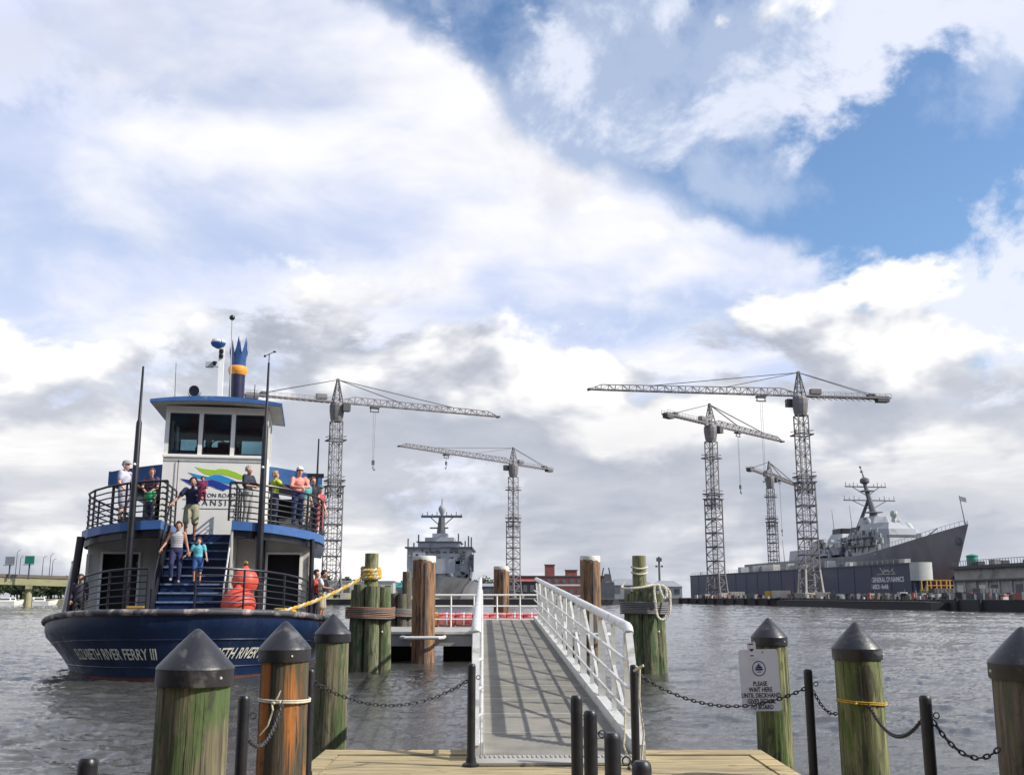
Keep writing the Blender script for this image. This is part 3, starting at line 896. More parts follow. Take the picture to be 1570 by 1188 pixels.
# ------------------------------------------------------------------ floating dock
def build_float():
    t = thing('floating_dock', 'grey floating dock with white railing at the top of the gangway', 'dock', (-1.2, 34.0, 0))
    X0, X1, Y0, Y1, Z = -3.5, 3.2, -2.35, 3.2, 0.87
    nb = 11; w = (X1 - X0) / nb
    me = MB().box((0, 0, 0), (w - 0.008, Y1 - Y0, 0.05)).mesh('deck_panel'); me.materials.append(M['tread'])
    for i in range(nb): obj('deck_panel', me, t, (X0 + w * (i + .5), (Y0 + Y1) / 2, Z - 0.025))
    MB().box(((X0 + X1) / 2, Y0 + 0.03, Z - 0.24), (X1 - X0, 0.06, 0.36)).build('front_skirt', M['concrete'], t)
    MB().box(((X0 + X1) / 2, Y0 - 0.02, Z - 0.03), (X1 - X0 + 0.06, 0.1, 0.07)).build('edge_timber', M['alu'], t)
    for xx in (X0 + 0.04, X1 - 0.04): MB().box((xx, (Y0 + Y1) / 2 + .1, Z - 0.24), (0.06, Y1 - Y0 - .2, 0.36)).build('side_skirt', M['concrete'], t)
    for xx in (-2.6, 0.0, 2.4): MB().box((xx, 0.9, 0.18), (1.9, 4.2, 0.6)).build('pontoon', M['pierdark'], t)
    # rail along the far edge
    yr = Y1 - 0.6; XR = -1.75
    for zz, r in ((1.97, 0.03), (1.59, 0.022), (1.14, 0.022)):
        MB().tube((XR, yr, zz), (X1 - .1, yr, zz), r, n=8).build('rail', M['white'], t, smooth=True)
    n = 6
    for i in range(n + 1):
        x = XR + (X1 - .1 - XR) * i / n
        MB().tube((x, yr, Z), (x, yr, 1.97), 0.026, n=8).build('rail_post', M['white'], t, smooth=True)
    for xx in ():
        for zz, r in ((1.97, 0.03), (1.59, 0.022), (1.14, 0.022)):
            MB().tube((xx, 0.6, zz), (xx, yr, zz), r, n=8).build('rail', M['white'], t, smooth=True)
        MB().tube((xx, 0.6, Z), (xx, 0.6, 1.97), 0.026, n=8).build('rail_post', M['white'], t, smooth=True)
    # landing step under the head of the gangway
    MB().box((1.05, -1.9, Z + 0.16), (1.7, 2.0, 0.32), top=0.96).build('landing_block', M['concrete'], t)
    # hoops that hold the guide piles
    for cx, cy in ((-2.65 + 1.2, 31.2 - 34.0), (2.55 + 1.2, 34.0 - 34.0)):
        h = MB()
        h.path([(cx - 0.62, cy + 0.5, Z - 0.14), (cx - 0.62, cy - 0.35, Z - 0.14), (cx - 0.5, cy - 0.5, Z - 0.14), (cx + 0.5, cy - 0.5, Z - 0.14), (cx + 0.62, cy - 0.35, Z - 0.14), (cx + 0.62, cy + 0.5, Z - 0.14)], 0.05, 8)
        h.build('pile_hoop', M['alu'], t, smooth=True)
build_float()

def guide_pile(x, y, zt, label, r=0.34):
    t = thing('guide_pile', label, 'pile', (x, y, 0), 0.35, 'brown guide piles of the floating dock')
    n = 24
    MB().lathe([(r, -2), (r, zt - 0.02)], n).build('shaft', M['steelpile'], t, smooth=True)
    c = MB(); nn = 36; rn = random.Random(int(x * 100))
    lowz = [zt - 0.10 - 0.09 * max(0, math.cos(2 * math.pi * j / nn + 0.2)) - rn.uniform(0, 0.05) for j in range(nn)]
    cs = [(math.cos(2 * math.pi * j / nn), math.sin(2 * math.pi * j / nn)) for j in range(nn)]
    c.loft([[(r * 1.012 * a, r * 1.012 * b, lz) for (a, b), lz in zip(cs, lowz)], [(r * 1.016 * a, r * 1.016 * b, zt - 0.02) for a, b in cs], [(r * 0.97 * a, r * 0.97 * b, zt + 0.004) for a, b in cs]], caps=False)
    c.add([(r * 0.97 * a, r * 0.97 * b, zt + 0.004) for a, b in cs], [tuple(range(nn))])
    c.build('crusted_top', M['offwhite'], t, smooth=True)
    a = math.radians(-96)
    MB().box((r * 1.0 * math.cos(a), r * math.sin(a), zt / 2 - 0.3), (0.05, 0.035, zt + 0.2)).build('seam', M['cranedark'], t)
    return t
guide_pile(-2.65, 31.2, 3.11, 'thick brown guide pile with whitened top left of the gangway', 0.345)
guide_pile(2.57, 34.0, 3.22, 'thick brown guide pile rising behind the right gangway railing', 0.335)
guide_pile(-0.43, 42.0, 3.12, 'farthest brown guide pile, seen between the gangway railings', 0.315)

def build_boom():
    t = thing('float_boom', 'red and white sausage float lying along the far dock rail', 'float', (-0.9, 36.95, 1.12))
    x = -1.70
    for i in range(6):
        L = 0.598
        MB().lathe([(0.18, 0), (0.225, 0.02), (0.235, 0.06), (0.235, L - .06), (0.225, L - .02), (0.18, L)], 18, caps=True).build('float', M['float'], t, smooth=True, loc=(x, 0, 0)).rotation_euler = (0, math.pi / 2, 0)
        MB().lathe([(0.243, 0), (0.243, 0.05)], 18).build('band', M['signw'], t, smooth=True, loc=(x + 0.28, 0, 0)).rotation_euler = (0, math.pi / 2, 0)
        x += 0.60
    MB().lathe([(0.25, 0), (0.25, 0.13)], 18).build('end_band', M['orange'], t, smooth=True, loc=(-1.86, 0, 0)).rotation_euler = (0, math.pi / 2, 0)
build_boom()

# ------------------------------------------------------------------ mooring dolphins
def dolphin(cx, cy, kz, oz, n, label, band, band_z, seed, kdx=0.0, rr=0.40, wood='dolphin', king='king'):
    t = thing('mooring_dolphin', label, 'dolphin', (cx, cy, 0), 0, 'timber mooring dolphins')
    rnd = random.Random(seed)
    k = timber(MB(), 0.20, 0.178, -1.0, kz, seed, 40, 22).build('king_pile', M[king], t, smooth=True, loc=(kdx, 0, 0))
    for i in range(n):
        a = 2 * math.pi * (i + 0.25) / n - math.pi / 2
        r = rnd.uniform(0.175, 0.205); z = oz + rnd.uniform(-0.12, 0.07)
        o = timber(MB(), r * 1.06, r * 0.98, -1.0, z, seed + i, 40, 20).build('pile', M[wood], t, smooth=True, loc=(rr * math.cos(a), rr * math.sin(a), 0))
        o.rotation_euler = (0.022 * math.sin(a), -0.022 * math.cos(a), 0)
        if i in (1, 4): MB().ball((0.0, -r * 1.0, 1.0 + rnd.uniform(-.2, .2)), 0.028, 8, 5).build('bolt', M['alu'], o)
    # wire lashing wound round the cluster
    b = MB(); R = rr + 0.245
    for w in range(7):
        zz = band_z + w * 0.042
        pts = []
        for i in range(30):
            a = 2 * math.pi * i / 30
            cr = R * (1 - 0.018 * (1 + math.cos(n * (a + math.pi / 2) - math.pi * 0.5)))
            pts.append((cr * math.cos(a), cr * math.sin(a), zz + 0.012 * math.sin(a * 2 + w) + w * 0.001))
        b.mi = 1 if w in band else 0
        b.path(pts, 0.024, 6, closed=True)
    b.build('wire_lashing', [M['rope_g'], M['rope_rust']], t, smooth=True)
    return t
dolphin(-3.78, 27.8, 3.05, 2.19, 6, 'green timber dolphin with yellow hawser coiled on its king pile', (1, 2, 5, 6), 1.36, 11)
dolphin(3.40, 26.8, 2.95, 2.08, 7, 'green timber dolphin draped with cream rope right of the gangway', (), 1.50, 23, -0.10, 0.37)
dolphin(-4.25, 39.5, 2.85, 2.12, 4, 'dark timber dolphin half hidden behind the left guide pile', (2,), 1.2, 31, 0.25, 0.30, 'pile_dark', 'pile_dark')

def coil(name, c, r, turns, rad, material, label, wob=0.02):
    m = MB(); pts = []
    N = int(turns * 20)
    for i in range(N + 1):
        a = 2 * math.pi * i / 20
        pts.append((r * math.cos(a) * (1 + wob * math.sin(3 * a)), r * math.sin(a), rad * 1.9 * (i / 20) + 0.02 * math.sin(1.7 * a)))
    m.path(pts, rad, 7)
    return m, c
def twisted(m, pts, rad, strands=3, pitch=0.35, n=5):
    """laid rope: strands wound round a run of points"""
    P = [Vector(p) for p in pts]; L = [0]
    for a, b in zip(P, P[1:]): L.append(L[-1] + (b - a).length)
    N = max(8, int(L[-1] / (pitch / 9)))
    for s in range(strands):
        q = []
        for i in range(N + 1):
            d = L[-1] * i / N; k = 0
            while k < len(P) - 2 and d > L[k + 1]: k += 1
            p = P[k].lerp(P[k + 1], (d - L[k]) / max(1e-6, L[k + 1] - L[k]))
            x, y, _ = basis(P[k + 1] - P[k])
            a = 2 * math.pi * (d / pitch + s / strands)
            q.append(p + (x * math.cos(a) + y * math.sin(a)) * rad * 0.55)
        m.mi = s % 2
        m.path(q, rad * 0.62, n)
def build_hawser():
    K = Vector((-3.78, 27.8, 0)); m = MB()
    pts = []
    for i in range(61):
        a = 2 * math.pi * i / 20 + 3.4
        pts.append(K + Vector((0.23 * math.cos(a), 0.23 * math.sin(a), 2.40 + 0.085 * i / 20 + 0.01 * math.sin(a))))
    twisted(m, pts, 0.062, 3, 0.28)
    e = at(428, 938, 25.9)
    run = catenary(K + Vector((-0.2, -0.12, 2.42)), e, 0.10, 16)
    twisted(m, run, 0.045, 3, 0.40)
    tail = [e, e + Vector((-0.10, 0.15, 0.0)), e + Vector((0.15, 0.35, 0.03)), e + Vector((0.35, 0.3, 0.0)), e + Vector((0.1, 0.2, 0.06)), e + Vector((-0.2, 0.4, 0.05))]
    twisted(m, tail, 0.04, 3, 0.3)
    m.v = [tuple(Vector(v) - K) for v in m.v]
    tag(m.build('mooring_rope', [M['rope_y'], M['rope_w']], None, smooth=True, loc=K), 'yellow and white laid hawser from the left dolphin to the ferry bow', 'rope')
build_hawser()
def build_drape():
    K = Vector((3.40, 26.8, 0)); m = MB()
    pts = [K + Vector((-0.52, -0.30, 2.27)), K + Vector((-0.60, -0.38, 2.13)), K + Vector((-0.40, -0.62, 2.11)), K + Vector((-0.1, -0.66, 2.14)), K + Vector((0.15, -0.60, 2.19)),
           K + Vector((0.36, -0.5, 2.17)), K + Vector((0.55, -0.45, 2.10)), K + Vector((0.60, -0.55, 1.95)), K + Vector((0.57, -0.64, 1.6)), K + Vector((0.50, -0.66, 1.42)), K + Vector((0.36, -0.69, 1.34)),
           K + Vector((0.24, -0.70, 1.44)), K + Vector((0.20, -0.69, 1.8)), K + Vector((0.19, -0.62, 2.14)), K + Vector((0.30, -0.60, 2.20)), K + Vector((0.36, -0.66, 2.0)), K + Vector((0.42, -0.66, 1.86)), K + Vector((0.50, -0.64, 1.95)),
           K + Vector((0.46, -0.58, 2.15)), K + Vector((0.25, -0.5, 2.21))]
    # smooth the run
    sm = []
    for i in range(len(pts) - 1):
        p0, p1, p2, p3 = pts[max(0, i - 1)], pts[i], pts[i + 1], pts[min(len(pts) - 1, i + 2)]
        for k in range(4):
            s = k / 4
            sm.append(0.5 * ((2 * p1) + (p2 - p0) * s + (2 * p0 - 5 * p1 + 4 * p2 - p3) * s * s + (3 * p1 - p0 - 3 * p2 + p3) * s ** 3))
    sm.append(pts[-1])
    twisted(m, sm, 0.030, 3, 0.2)
    for zz in (2.50, 2.64):
        twisted(m, [K + Vector((-0.10 + 0.20 * math.cos(a), 0.20 * math.sin(a), zz + 0.03 * math.cos(a * 2))) for a in [i * math.pi / 10 for i in range(21)]], 0.020, 3, 0.15)
    m.v = [tuple(Vector(v) - K) for v in m.v]
    tag(m.build('mooring_rope', [M['rope_w'], M['rope_w']], None, smooth=True, loc=K), 'cream rope looped and hanging over the right dolphin', 'rope')
build_drape()

# ------------------------------------------------------------------ people
SKIN = {k: mat('skin_' + k, c, 0.55, 0, 0.08, 20) for k, c in dict(fair=(0.62, 0.33, 0.23), tan=(0.42, 0.21, 0.13), brown=(0.24, 0.115, 0.07)).items()}
HAIR = {k: mat('hair_' + k, c, 0.7, 0, 0.35, 30, bump=0.6) for k, c in dict(black=(0.012, 0.010, 0.010), brown=(0.08, 0.04, 0.02), auburn=(0.16, 0.06, 0.03), grey=(0.42, 0.40, 0.38), blonde=(0.46, 0.30, 0.13)).items()}
EYEM = mat('eye_dark', (0.01, 0.01, 0.01), 0.2)
LIPM = mat('lip', (0.35, 0.10, 0.09), 0.5)
CLOTH = {}
def cloth(col):
    k = 'cloth_%02d_%02d_%02d' % tuple(int(c * 99) for c in col)
    if k not in CLOTH: CLOTH[k] = mat(k, col, 0.85, 0, 0.28, 9, (1, 1, 0.6), bump=1.0, bscale=11)
    return CLOTH[k]
def stripes(name, a, b, f):
    m, t, bs = new_mat(name)
    co = t.add('ShaderNodeTexCoord').outputs['Object']
    s = t.add('ShaderNodeSeparateXYZ'); t.link(co, s.inputs[0])
    w = t.math('SINE', t.math('MULTIPLY', s.outputs[2], f))
    t.link(t.mix(t.ramp(w, 0.55, 0.8), a, b), bs.inputs['Base Color']); bs.inputs['Roughness'].default_value = 0.85
    return m

BASE = dict(head=(0, -0.015, 1.625), neck=(0, 0.005, 1.47), shL=(-0.185, 0.0, 1.415), shR=(0.185, 0.0, 1.415),
            elL=(-0.245, 0.03, 1.13), elR=(0.245, 0.03, 1.13), wrL=(-0.255, -0.07, 0.90), wrR=(0.255, -0.07, 0.90),
            hipL=(-0.09, 0, 0.92), hipR=(0.09, 0, 0.92), knL=(-0.105, -0.03, 0.50), knR=(0.105, -0.03, 0.50),
            anL=(-0.11, 0.02, 0.09), anR=(0.11, 0.02, 0.09))

def body_mesh(J, regions, build=1.0, fem=False, sleeve=0.55, legcov=1.0):
    """one continuous skin: overlapping tapered forms fused by a voxel remesh, then coloured by region"""
    src = MB(); segs = []          # segs: (p, q, r0, r1, region)
    V3 = lambda k: Vector(J[k])
    def cap(p, q, r0, r1, reg):
        p, q = Vector(p), Vector(q)
        d = (q - p); n = 5
        pts = [p.lerp(q, i / n) for i in range(n + 1)]; rs = [r0 + (r1 - r0) * i / n for i in range(n + 1)]
        src.path(pts, rs, 12); src.ball(p, r0, 12, 8); src.ball(q, r1, 12, 8)
        segs.append((p, q, r0, r1, reg))
    sh, hp = (V3('shL') + V3('shR')) / 2, (V3('hipL') + V3('hipR')) / 2
    ax = (V3('shR') - V3('shL')).normalized(); up = (sh - hp).normalized(); fr = up.cross(ax).normalized() * -1
    if fr.length < 0.5: fr = Vector((0, -1, 0))
    b = build
    prof = [(-0.06, 0.150, 0.110), (0.0, 0.168, 0.118), (0.10, 0.155, 0.112), (0.20, 0.142 if fem else 0.150, 0.105), (0.32, 0.165, 0.118), (0.42, 0.178, 0.118), (0.49, 0.150, 0.092), (0.535, 0.075, 0.06)]
    rings = []
    Lt = (sh - hp).length / 0.495
    for z, rx, ry in prof:
        c = hp + up * z * Lt
        rings.append([c + ax * rx * b * math.cos(a) + fr * ry * b * (1.15 if (fem and 0.28 < z < 0.45 and math.sin(a) > 0) else 1) * math.sin(a) for a in [2 * math.pi * i / 18 for i in range(18)]])
    src.loft(rings)
    segs.append((hp + up * 0.12 * Lt, hp + up * 0.44 * Lt, 0.13 * b, 0.14 * b, 'shirt'))
    segs.append((hp - up * 0.05, hp + up * 0.03, 0.15 * b, 0.14 * b, 'pants'))
    for s in 'LR':
        S, E, W = V3('sh' + s), V3('el' + s), V3('wr' + s)
        H, K, A = V3('hip' + s), V3('kn' + s), V3('an' + s)
        if sleeve >= 0.99:
            cap(S, E, 0.068 * b, 0.052, 'shirt'); cap(E, W, 0.050, 0.036, 'shirt')
        elif sleeve <= 0.01:
            cap(S, E, 0.058 * b, 0.043, 'skin'); cap(E, W, 0.042, 0.029, 'skin')
        else:
            Mi = S.lerp(E, sleeve)
            cap(S, Mi, 0.076 * b, 0.074, 'shirt'); cap(Mi, E, 0.046, 0.042, 'skin'); cap(E, W, 0.042, 0.029, 'skin')
        dh = (W - E).normalized()
        cap(W, W + dh * 0.085, 0.030, 0.034, 'skin')
        if legcov >= 0.99:
            cap(H, K, 0.100 * b, 0.074, 'pants'); cap(K, A, 0.072, 0.060, 'pants')
        else:
            Mi = H.lerp(K, min(1, legcov * 2)) if legcov < 0.5 else K
            cap(H, Mi, 0.105 * b, 0.098, 'pants'); cap(Mi, K, 0.062, 0.054, 'skin')
            Kc = K.lerp(A, 0.3) + Vector((0, 0.012, 0))
            cap(K, Kc, 0.053, 0.056, 'skin'); cap(Kc, A, 0.054, 0.034, 'skin')
        fwd = Vector(J.get('toe' + s, (0, -1, 0)))
        cap(A + Vector((0, 0, -0.045)), A + fwd * 0.14 + Vector((0, 0, -0.055)), 0.043, 0.034, 'shoe')
    Hd, Nk = V3('head'), V3('neck')
    cap(Nk - up * 0.02, Hd - up * 0.05, 0.055, 0.052, 'skin')
    hf = Vector(J.get('face', (0, -1, 0))).normalized(); hs = hf.cross(Vector((0, 0, 1))).normalized(); hu = hs.cross(hf)
    def hp_(x, y, z): return Hd + hs * x + hf * y + hu * z
    for c, r in (((0, -0.01, 0.03), 0.098), ((0, 0.02, 0.0), 0.088), ((0, 0.035, -0.055), 0.062), ((0, 0.055, -0.085), 0.040)):
        p = hp_(*c); src.ball(p, (r * 0.86, r, r * 1.06), 14, 10); segs.append((p, p + Vector((0, 0, 0.001)), r, r, 'skin'))
    src.path([hp_(0, 0.095, 0.02), hp_(0, 0.118, -0.022), hp_(0, 0.10, -0.035)], [0.012, 0.017, 0.012], 6)
    for s in (-1, 1): src.ball(hp_(s * 0.085, -0.005, -0.01), (0.016, 0.022, 0.032), 8, 6)
    tmp = obj('tmp', src.mesh('tmp'))
    md = tmp.modifiers.new('r', 'REMESH'); md.mode = 'VOXEL'; md.voxel_size = 0.0165
    sm = tmp.modifiers.new('s', 'SMOOTH'); sm.iterations = 4; sm.factor = 0.5
    dg = bpy.context.evaluated_depsgraph_get()
    me = bpy.data.meshes.new_from_object(tmp.evaluated_get(dg))
    bpy.data.objects.remove(tmp, do_unlink=True)
    nf = len(me.polygons)
    ce = np.empty(nf * 3); me.polygons.foreach_get('center', ce); ce = ce.reshape(-1, 3)
    best = np.full(nf, 1e9); reg = np.zeros(nf, dtype=np.int32); names = ['skin', 'shirt', 'pants', 'shoe', 'eye', 'lip']
    for p, q, r0, r1, rg in segs:
        p, q = np.array(p), np.array(q); d = q - p
        u = np.clip(((ce - p) @ d) / max(1e-9, d @ d), 0, 1)
        dist = np.linalg.norm(ce - (p + u[:, None] * d), axis=1) - (r0 + (r1 - r0) * u)
        k = dist < best; best[k] = dist[k]; reg[k] = names.index(rg)
    # add fingers, eyes and mouth to the same surface
    vs = np.empty(len(me.vertices) * 3); me.vertices.foreach_get('co', vs)
    mb = MB(); mb.v = [tuple(v) for v in vs.reshape(-1, 3)]; mb.f = [tuple(p.vertices) for p in me.polygons]; mb.m = list(map(int, reg))
    bpy.data.meshes.remove(me)
    mb.mi = 0
    for s, sg in (('L', -1), ('R', 1)):
        E, W = V3('el' + s), V3('wr' + s)
        d = (W - E).normalized(); x = d.cross(Vector((0, 0, 1)))
        if x.length < 0.2: x = Vector((0, 1, 0))
        x.normalize(); y = x.cross(d).normalized(); bend = y * -1 if y.z > 0 else y
        pc = W + d * 0.10
        for i, L in enumerate((0.070, 0.078, 0.072, 0.056)):
            o = pc + x * (i - 1.5) * 0.019
            mb.path([o - d * 0.02, o + d * L * 0.45, o + d * L * 0.8 + bend * L * 0.35, o + d * L * 0.85 + bend * L * 0.7], [0.0095, 0.009, 0.008, 0.006], 6)
        o = W + d * 0.035 + x * sg * 0.028
        mb.path([o, o + x * sg * 0.03 + d * 0.03, o + x * sg * 0.036 + d * 0.065 + bend * 0.012], [0.012, 0.011, 0.007], 6)
    for s in (-1, 1):
        mb.mi = 4; mb.ball(hp_(s * 0.033, 0.094, 0.012), (0.011, 0.008, 0.007), 8, 5)
        mb.ball(hp_(s * 0.034, 0.097, 0.032), (0.017, 0.006, 0.004), 6, 4)
    mb.mi = 5; mb.ball(hp_(0, 0.098, -0.062), (0.020, 0.008, 0.006), 8, 5)
    return mb, (Hd, hf, hs, hu)

def person(label, loc, yaw, height, skin='fair', hair='brown', shirt=(0.5, 0.5, 0.5), pants=(0.1, 0.1, 0.2), shoe=(0.05, 0.05, 0.05),
           pose=None, build=1.0, fem=False, sleeve=0.55, legcov=1.0, hairlen=0.0, cap=None, shirt_mat=None, extra=None, child=False):
    J = dict(BASE)
    if child:      # larger head, shorter limbs
        J.update(head=(0, -0.015, 1.60))
    if pose: J.update(pose)
    k = height / 1.74
    mb, (Hd, hf, hs, hu) = body_mesh(J, None, build, fem, sleeve, legcov)
    t = thing('person', label, 'person', loc, yaw, None)
    t.scale = (k, k, k)
    me = mb.mesh('body', True, 60)
    for mm in (SKIN[skin], shirt_mat or cloth(shirt), cloth(pants), cloth(shoe), EYEM, LIPM): me.materials.append(mm)
    obj('body', me, t)
    # hair: a tufted shell round the back and top of the skull
    def hp_(x, y, z): return Hd + hs * x + hf * y + hu * z
    h = MB(); rr = random.Random(hash(label) % 999)
    sc = 1.0 if not child else 1.04
    for i in range(70):
        a = rr.uniform(0, 2 * math.pi); e = rr.uniform(-0.25 - hairlen * 2.2, 1.5)
        y = math.cos(e) * math.cos(a)
        if y > 0.35 and e < 0.75: continue
        ee = max(e, -0.35)
        p = hp_(0.086 * math.cos(ee) * math.sin(a) * sc, 0.100 * math.cos(ee) * math.cos(a) * sc - 0.012, 0.104 * math.sin(ee) + 0.03 - (0.10 * (-0.35 - e) if e < -0.35 else 0))
        r = rr.uniform(0.024, 0.036)
        h.ball(p, (r, r, r * 1.1), 7, 5)
    h.ball(hp_(0, -0.022, 0.045), (0.090 * sc, 0.098 * sc, 0.094 * sc), 12, 8)
    h.build('hair', HAIR[hair], t, smooth=True, ang=80)
    if cap:
        c = MB()
        prof = [(0.112, 0.0), (0.113, 0.03), (0.100, 0.075), (0.065, 0.105), (0.01, 0.118)]
        c.lathe(prof, 16, (0, 0, 0), 0.93, 1.05)
        br = [(0.085 * math.cos(a), 0.08 + 0.095 * math.sin(a), 0.004) for a in [math.pi * i / 8 for i in range(9)]]
        c.loft([[(x, y, z - 0.004) for x, y, z in br], [(x, y, z + 0.006) for x, y, z in br]])
        R = Matrix((hs, hf, hu)).transposed()
        o = c.build('cap', cloth(cap), t, smooth=True)
        o.matrix_local = Matrix.Translation(hp_(0, -0.005, 0.065)) @ R.to_4x4()
    if extra: extra(t, J)
    return t

# ------------------------------------------------------------------ ferry
FB = Vector((-7.9, 24.4, 0)); FR = math.radians(11)
FM = Matrix.Translation(FB) @ Matrix.Rotation(FR, 4, 'Z'); FMI = FM.inverted()
def fl(u, v, yl):
    """point of the ferry frame seen at a photo pixel, on the athwartships plane y = yl"""
    a, s = ray(u, v); ay = Vector((-math.sin(FR), math.cos(FR)))
    t = (yl + FB.x * ay.x + FB.y * ay.y) / (a * ay.x + ay.y)
    return FMI @ Vector((t * a, t, EYE + s * t))
def fw(x, y, z): return FM @ Vector((x, y, z))
FC = -0.12                                   # centre line offset of the upper works
def sstep(a, b, x):
    x = max(0, min(1, (x - a) / (b - a))); return x * x * (3 - 2 * x)
def zsheer(y): return 1.57 - 0.47 * sstep(0, 7, y) ** 0.8
def hull_taus(n=34): return [(i / n) for i in range(n + 1)]
def G(tau):     # gunwale, half breadth and y
    if tau < 0.6:
        a = tau / 0.6 * math.pi / 2
        return 3.95 * math.sin(a) ** 0.86, 6.2 * (1 - math.cos(a) ** 0.95)
    return 3.95, 6.2 + (tau - 0.6) / 0.4 * 15.0
def Wl(tau):    # waterline
    if tau < 0.6:
        a = tau / 0.6 * math.pi / 2
        return 3.25 * math.sin(a) ** 1.02, 0.35 + 6.0 * (1 - math.cos(a) ** 0.9)
    return 3.25, 6.35 + (tau - 0.6) / 0.4 * 14.5
def hull_pt(sd, tau, f):
    """f: 0 waterline .. 1 knuckle under the guard"""
    gx, gy = G(tau); wx, wy = Wl(tau)
    inset = 0.42 * sstep(3.4, 6.0, gy)
    kx = gx - inset - 0.03; ky = gy + 0.05; kz = zsheer(gy) - 0.42
    g = f ** 1.25 if f > 0 else 0
    return Vector((sd * (wx + (kx - wx) * g), wy + (ky - wy) * g, kz * f if f >= 0 else f))

def build_ferry():
    F = thing('ferry', 'navy blue and white double-deck passenger ferry moored bow-on', 'ferry', FB, FR)
    T = hull_taus()
    path = [(-1, t) for t in T[::-1]] + [(1, t) for t in T[1:]]
    # hull shell
    fs = [0.0, 0.12, 0.25, 0.4, 0.55, 0.7, 0.85, 1.0]
    h = MB(); n = len(path)
    rows = [[hull_pt(s, t, f) for s, t in path] for f in fs]
    def grow(dz, out=0.0):
        r = []
        for s, t in path:
            gx, gy = G(t); r.append(Vector((s * (gx + out), gy - (out if t < 0.3 else 0), zsheer(gy) + dz)))
        return r
    rows += [grow(-0.26), grow(0.0), grow(0.02, -0.14), grow(-0.35, -0.16)]
    h.loft(rows, caps=False, closed=False)
    hull = h.build('hull', M['navy'], F, smooth=True, ang=50)
    b = MB(); b.loft([[hull_pt(s, t, -0.35) for s, t in path], [hull_pt(s, t, 0.0) + Vector((s * 0.006, -0.006, 0.0)) for s, t in path], [hull_pt(s, t, 0.04) + Vector((s * 0.008, -0.008, 0)) for s, t in path]], caps=False, closed=False)
    b.build('boot_stripe', M['boot'], hull, smooth=True)
    MB().path(grow(-0.02, 0.02), 0.078, 10).build('rub_rail', M['rubrail'], hull, smooth=True)
    for fz in (0.80, 0.24):
        MB().path([hull_pt(s_, t_, fz) + Vector((s_ * 0.004, -0.004, 0)) for s_, t_ in path], 0.014, 6).build('weld_strake', M['navy'], hull, smooth=True)
    # lettering wrapped on the bow, both sides
    tt = np.linspace(0, 0.75, 400)
    pts = [hull_pt(1, t, 0.45) for t in tt]
    S = np.concatenate([[0], np.cumsum([(pts[i + 1] - pts[i]).length for i in range(len(pts) - 1)])])
    def wrap(sd, s0, sc, f0):
        def fn(c):
            s = s0 + sd * c.x * sc
            tau = float(np.interp(abs(s), S, tt))
            kz = zsheer(G(tau)[1]) - 0.42
            p = hull_pt(sd, tau, max(0.02, f0 + c.y / kz))
            q = hull_pt(sd, tau + 0.01, f0); nrm = Vector(((q - hull_pt(sd, tau - 0.01 if tau > .01 else tau, f0)).y, 0, 0))
            d = q - hull_pt(sd, max(0, tau - 0.01), f0)
            nn = Vector((sd * abs(d.y), -abs(d.x), -0.3 * d.length)).normalized()
            return p + nn * (0.012 + c.z)
        return fn
    text('name_lettering', 'ELIZABETH RIVER FERRY III', 0.36, M['letter'], hull, None, None, fn=wrap(1, 0.36, 0.60, 0.50), shear=0.22, bold=0.004, ext=0.003, align='LEFT')
    text('name_lettering', 'ELIZABETH RIVER FERRY III', 0.36, M['letter'], hull, None, None, fn=wrap(-1, 0.36, 0.60, 0.50), shear=0.0, bold=0.004, ext=0.003, align='RIGHT')
    # lower deck
    dk = MB(); poly = [(s * (G(t)[0] - 0.15), G(t)[1] + 0.12) for s, t in path]
    dk.prism(poly, 0.98, 1.06); dk.build('lower_deck', M['deckpaint'], F)
    # ---------------- cabin under the upper deck
    def frame_wall(x0, x1, d0, d1, z0, z1, zd, y, name='cabin_front'):
        w = MB()
        for a, b_ in ((x0, d0), (d1, x1)): w.box(((a + b_) / 2, y, (z0 + z1) / 2), (b_ - a, 0.08, z1 - z0))
        w.box(((d0 + d1) / 2, y, (zd + z1) / 2), (d1 - d0 - 0.002, 0.078, z1 - zd))
        o = w.build(name, M['offwhite'], F)
        fr = MB()
        for x in (d0 - 0.03, d1 + 0.03): fr.box((x, y - 0.05, (z0 + zd) / 2), (0.07, 0.05, zd - z0))
        fr.box(((d0 + d1) / 2, y - 0.05, zd + 0.035), (d1 - d0 + 0.13, 0.05, 0.07))
        fr.build('door_frame', M['white'], o)
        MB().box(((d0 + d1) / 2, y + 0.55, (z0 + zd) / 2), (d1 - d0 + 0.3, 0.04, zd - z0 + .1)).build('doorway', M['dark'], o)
        return o
    wl = frame_wall(-3.30, -1.16, -2.90, -1.90, 1.05, 3.62, 3.14, 6.5)
    wr = frame_wall(0.90, 3.08, 1.80, 2.75, 1.05, 3.62, 3.16, 6.5)
    for sx in (-3.30, 3.06):
        w = MB(); w.box((sx, 13.0, 1.6), (0.08, 13.0, 1.1)); w.box((sx, 13.0, 3.38), (0.08, 13.0, 0.5))
        for k in range(7): w.box((sx, 6.56 + k * 2.14, 2.64), (0.08, 0.35, 0.98))
        o = w.build('cabin_side', M['offwhite'], F)
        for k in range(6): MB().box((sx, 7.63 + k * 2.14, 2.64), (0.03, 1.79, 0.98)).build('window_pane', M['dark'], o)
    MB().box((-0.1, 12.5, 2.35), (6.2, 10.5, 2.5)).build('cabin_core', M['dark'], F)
    # ---------------- upper deck: two wings with a stair well between
    def ztop(x): return 4.04 - 0.021 * (x - FC) ** 2
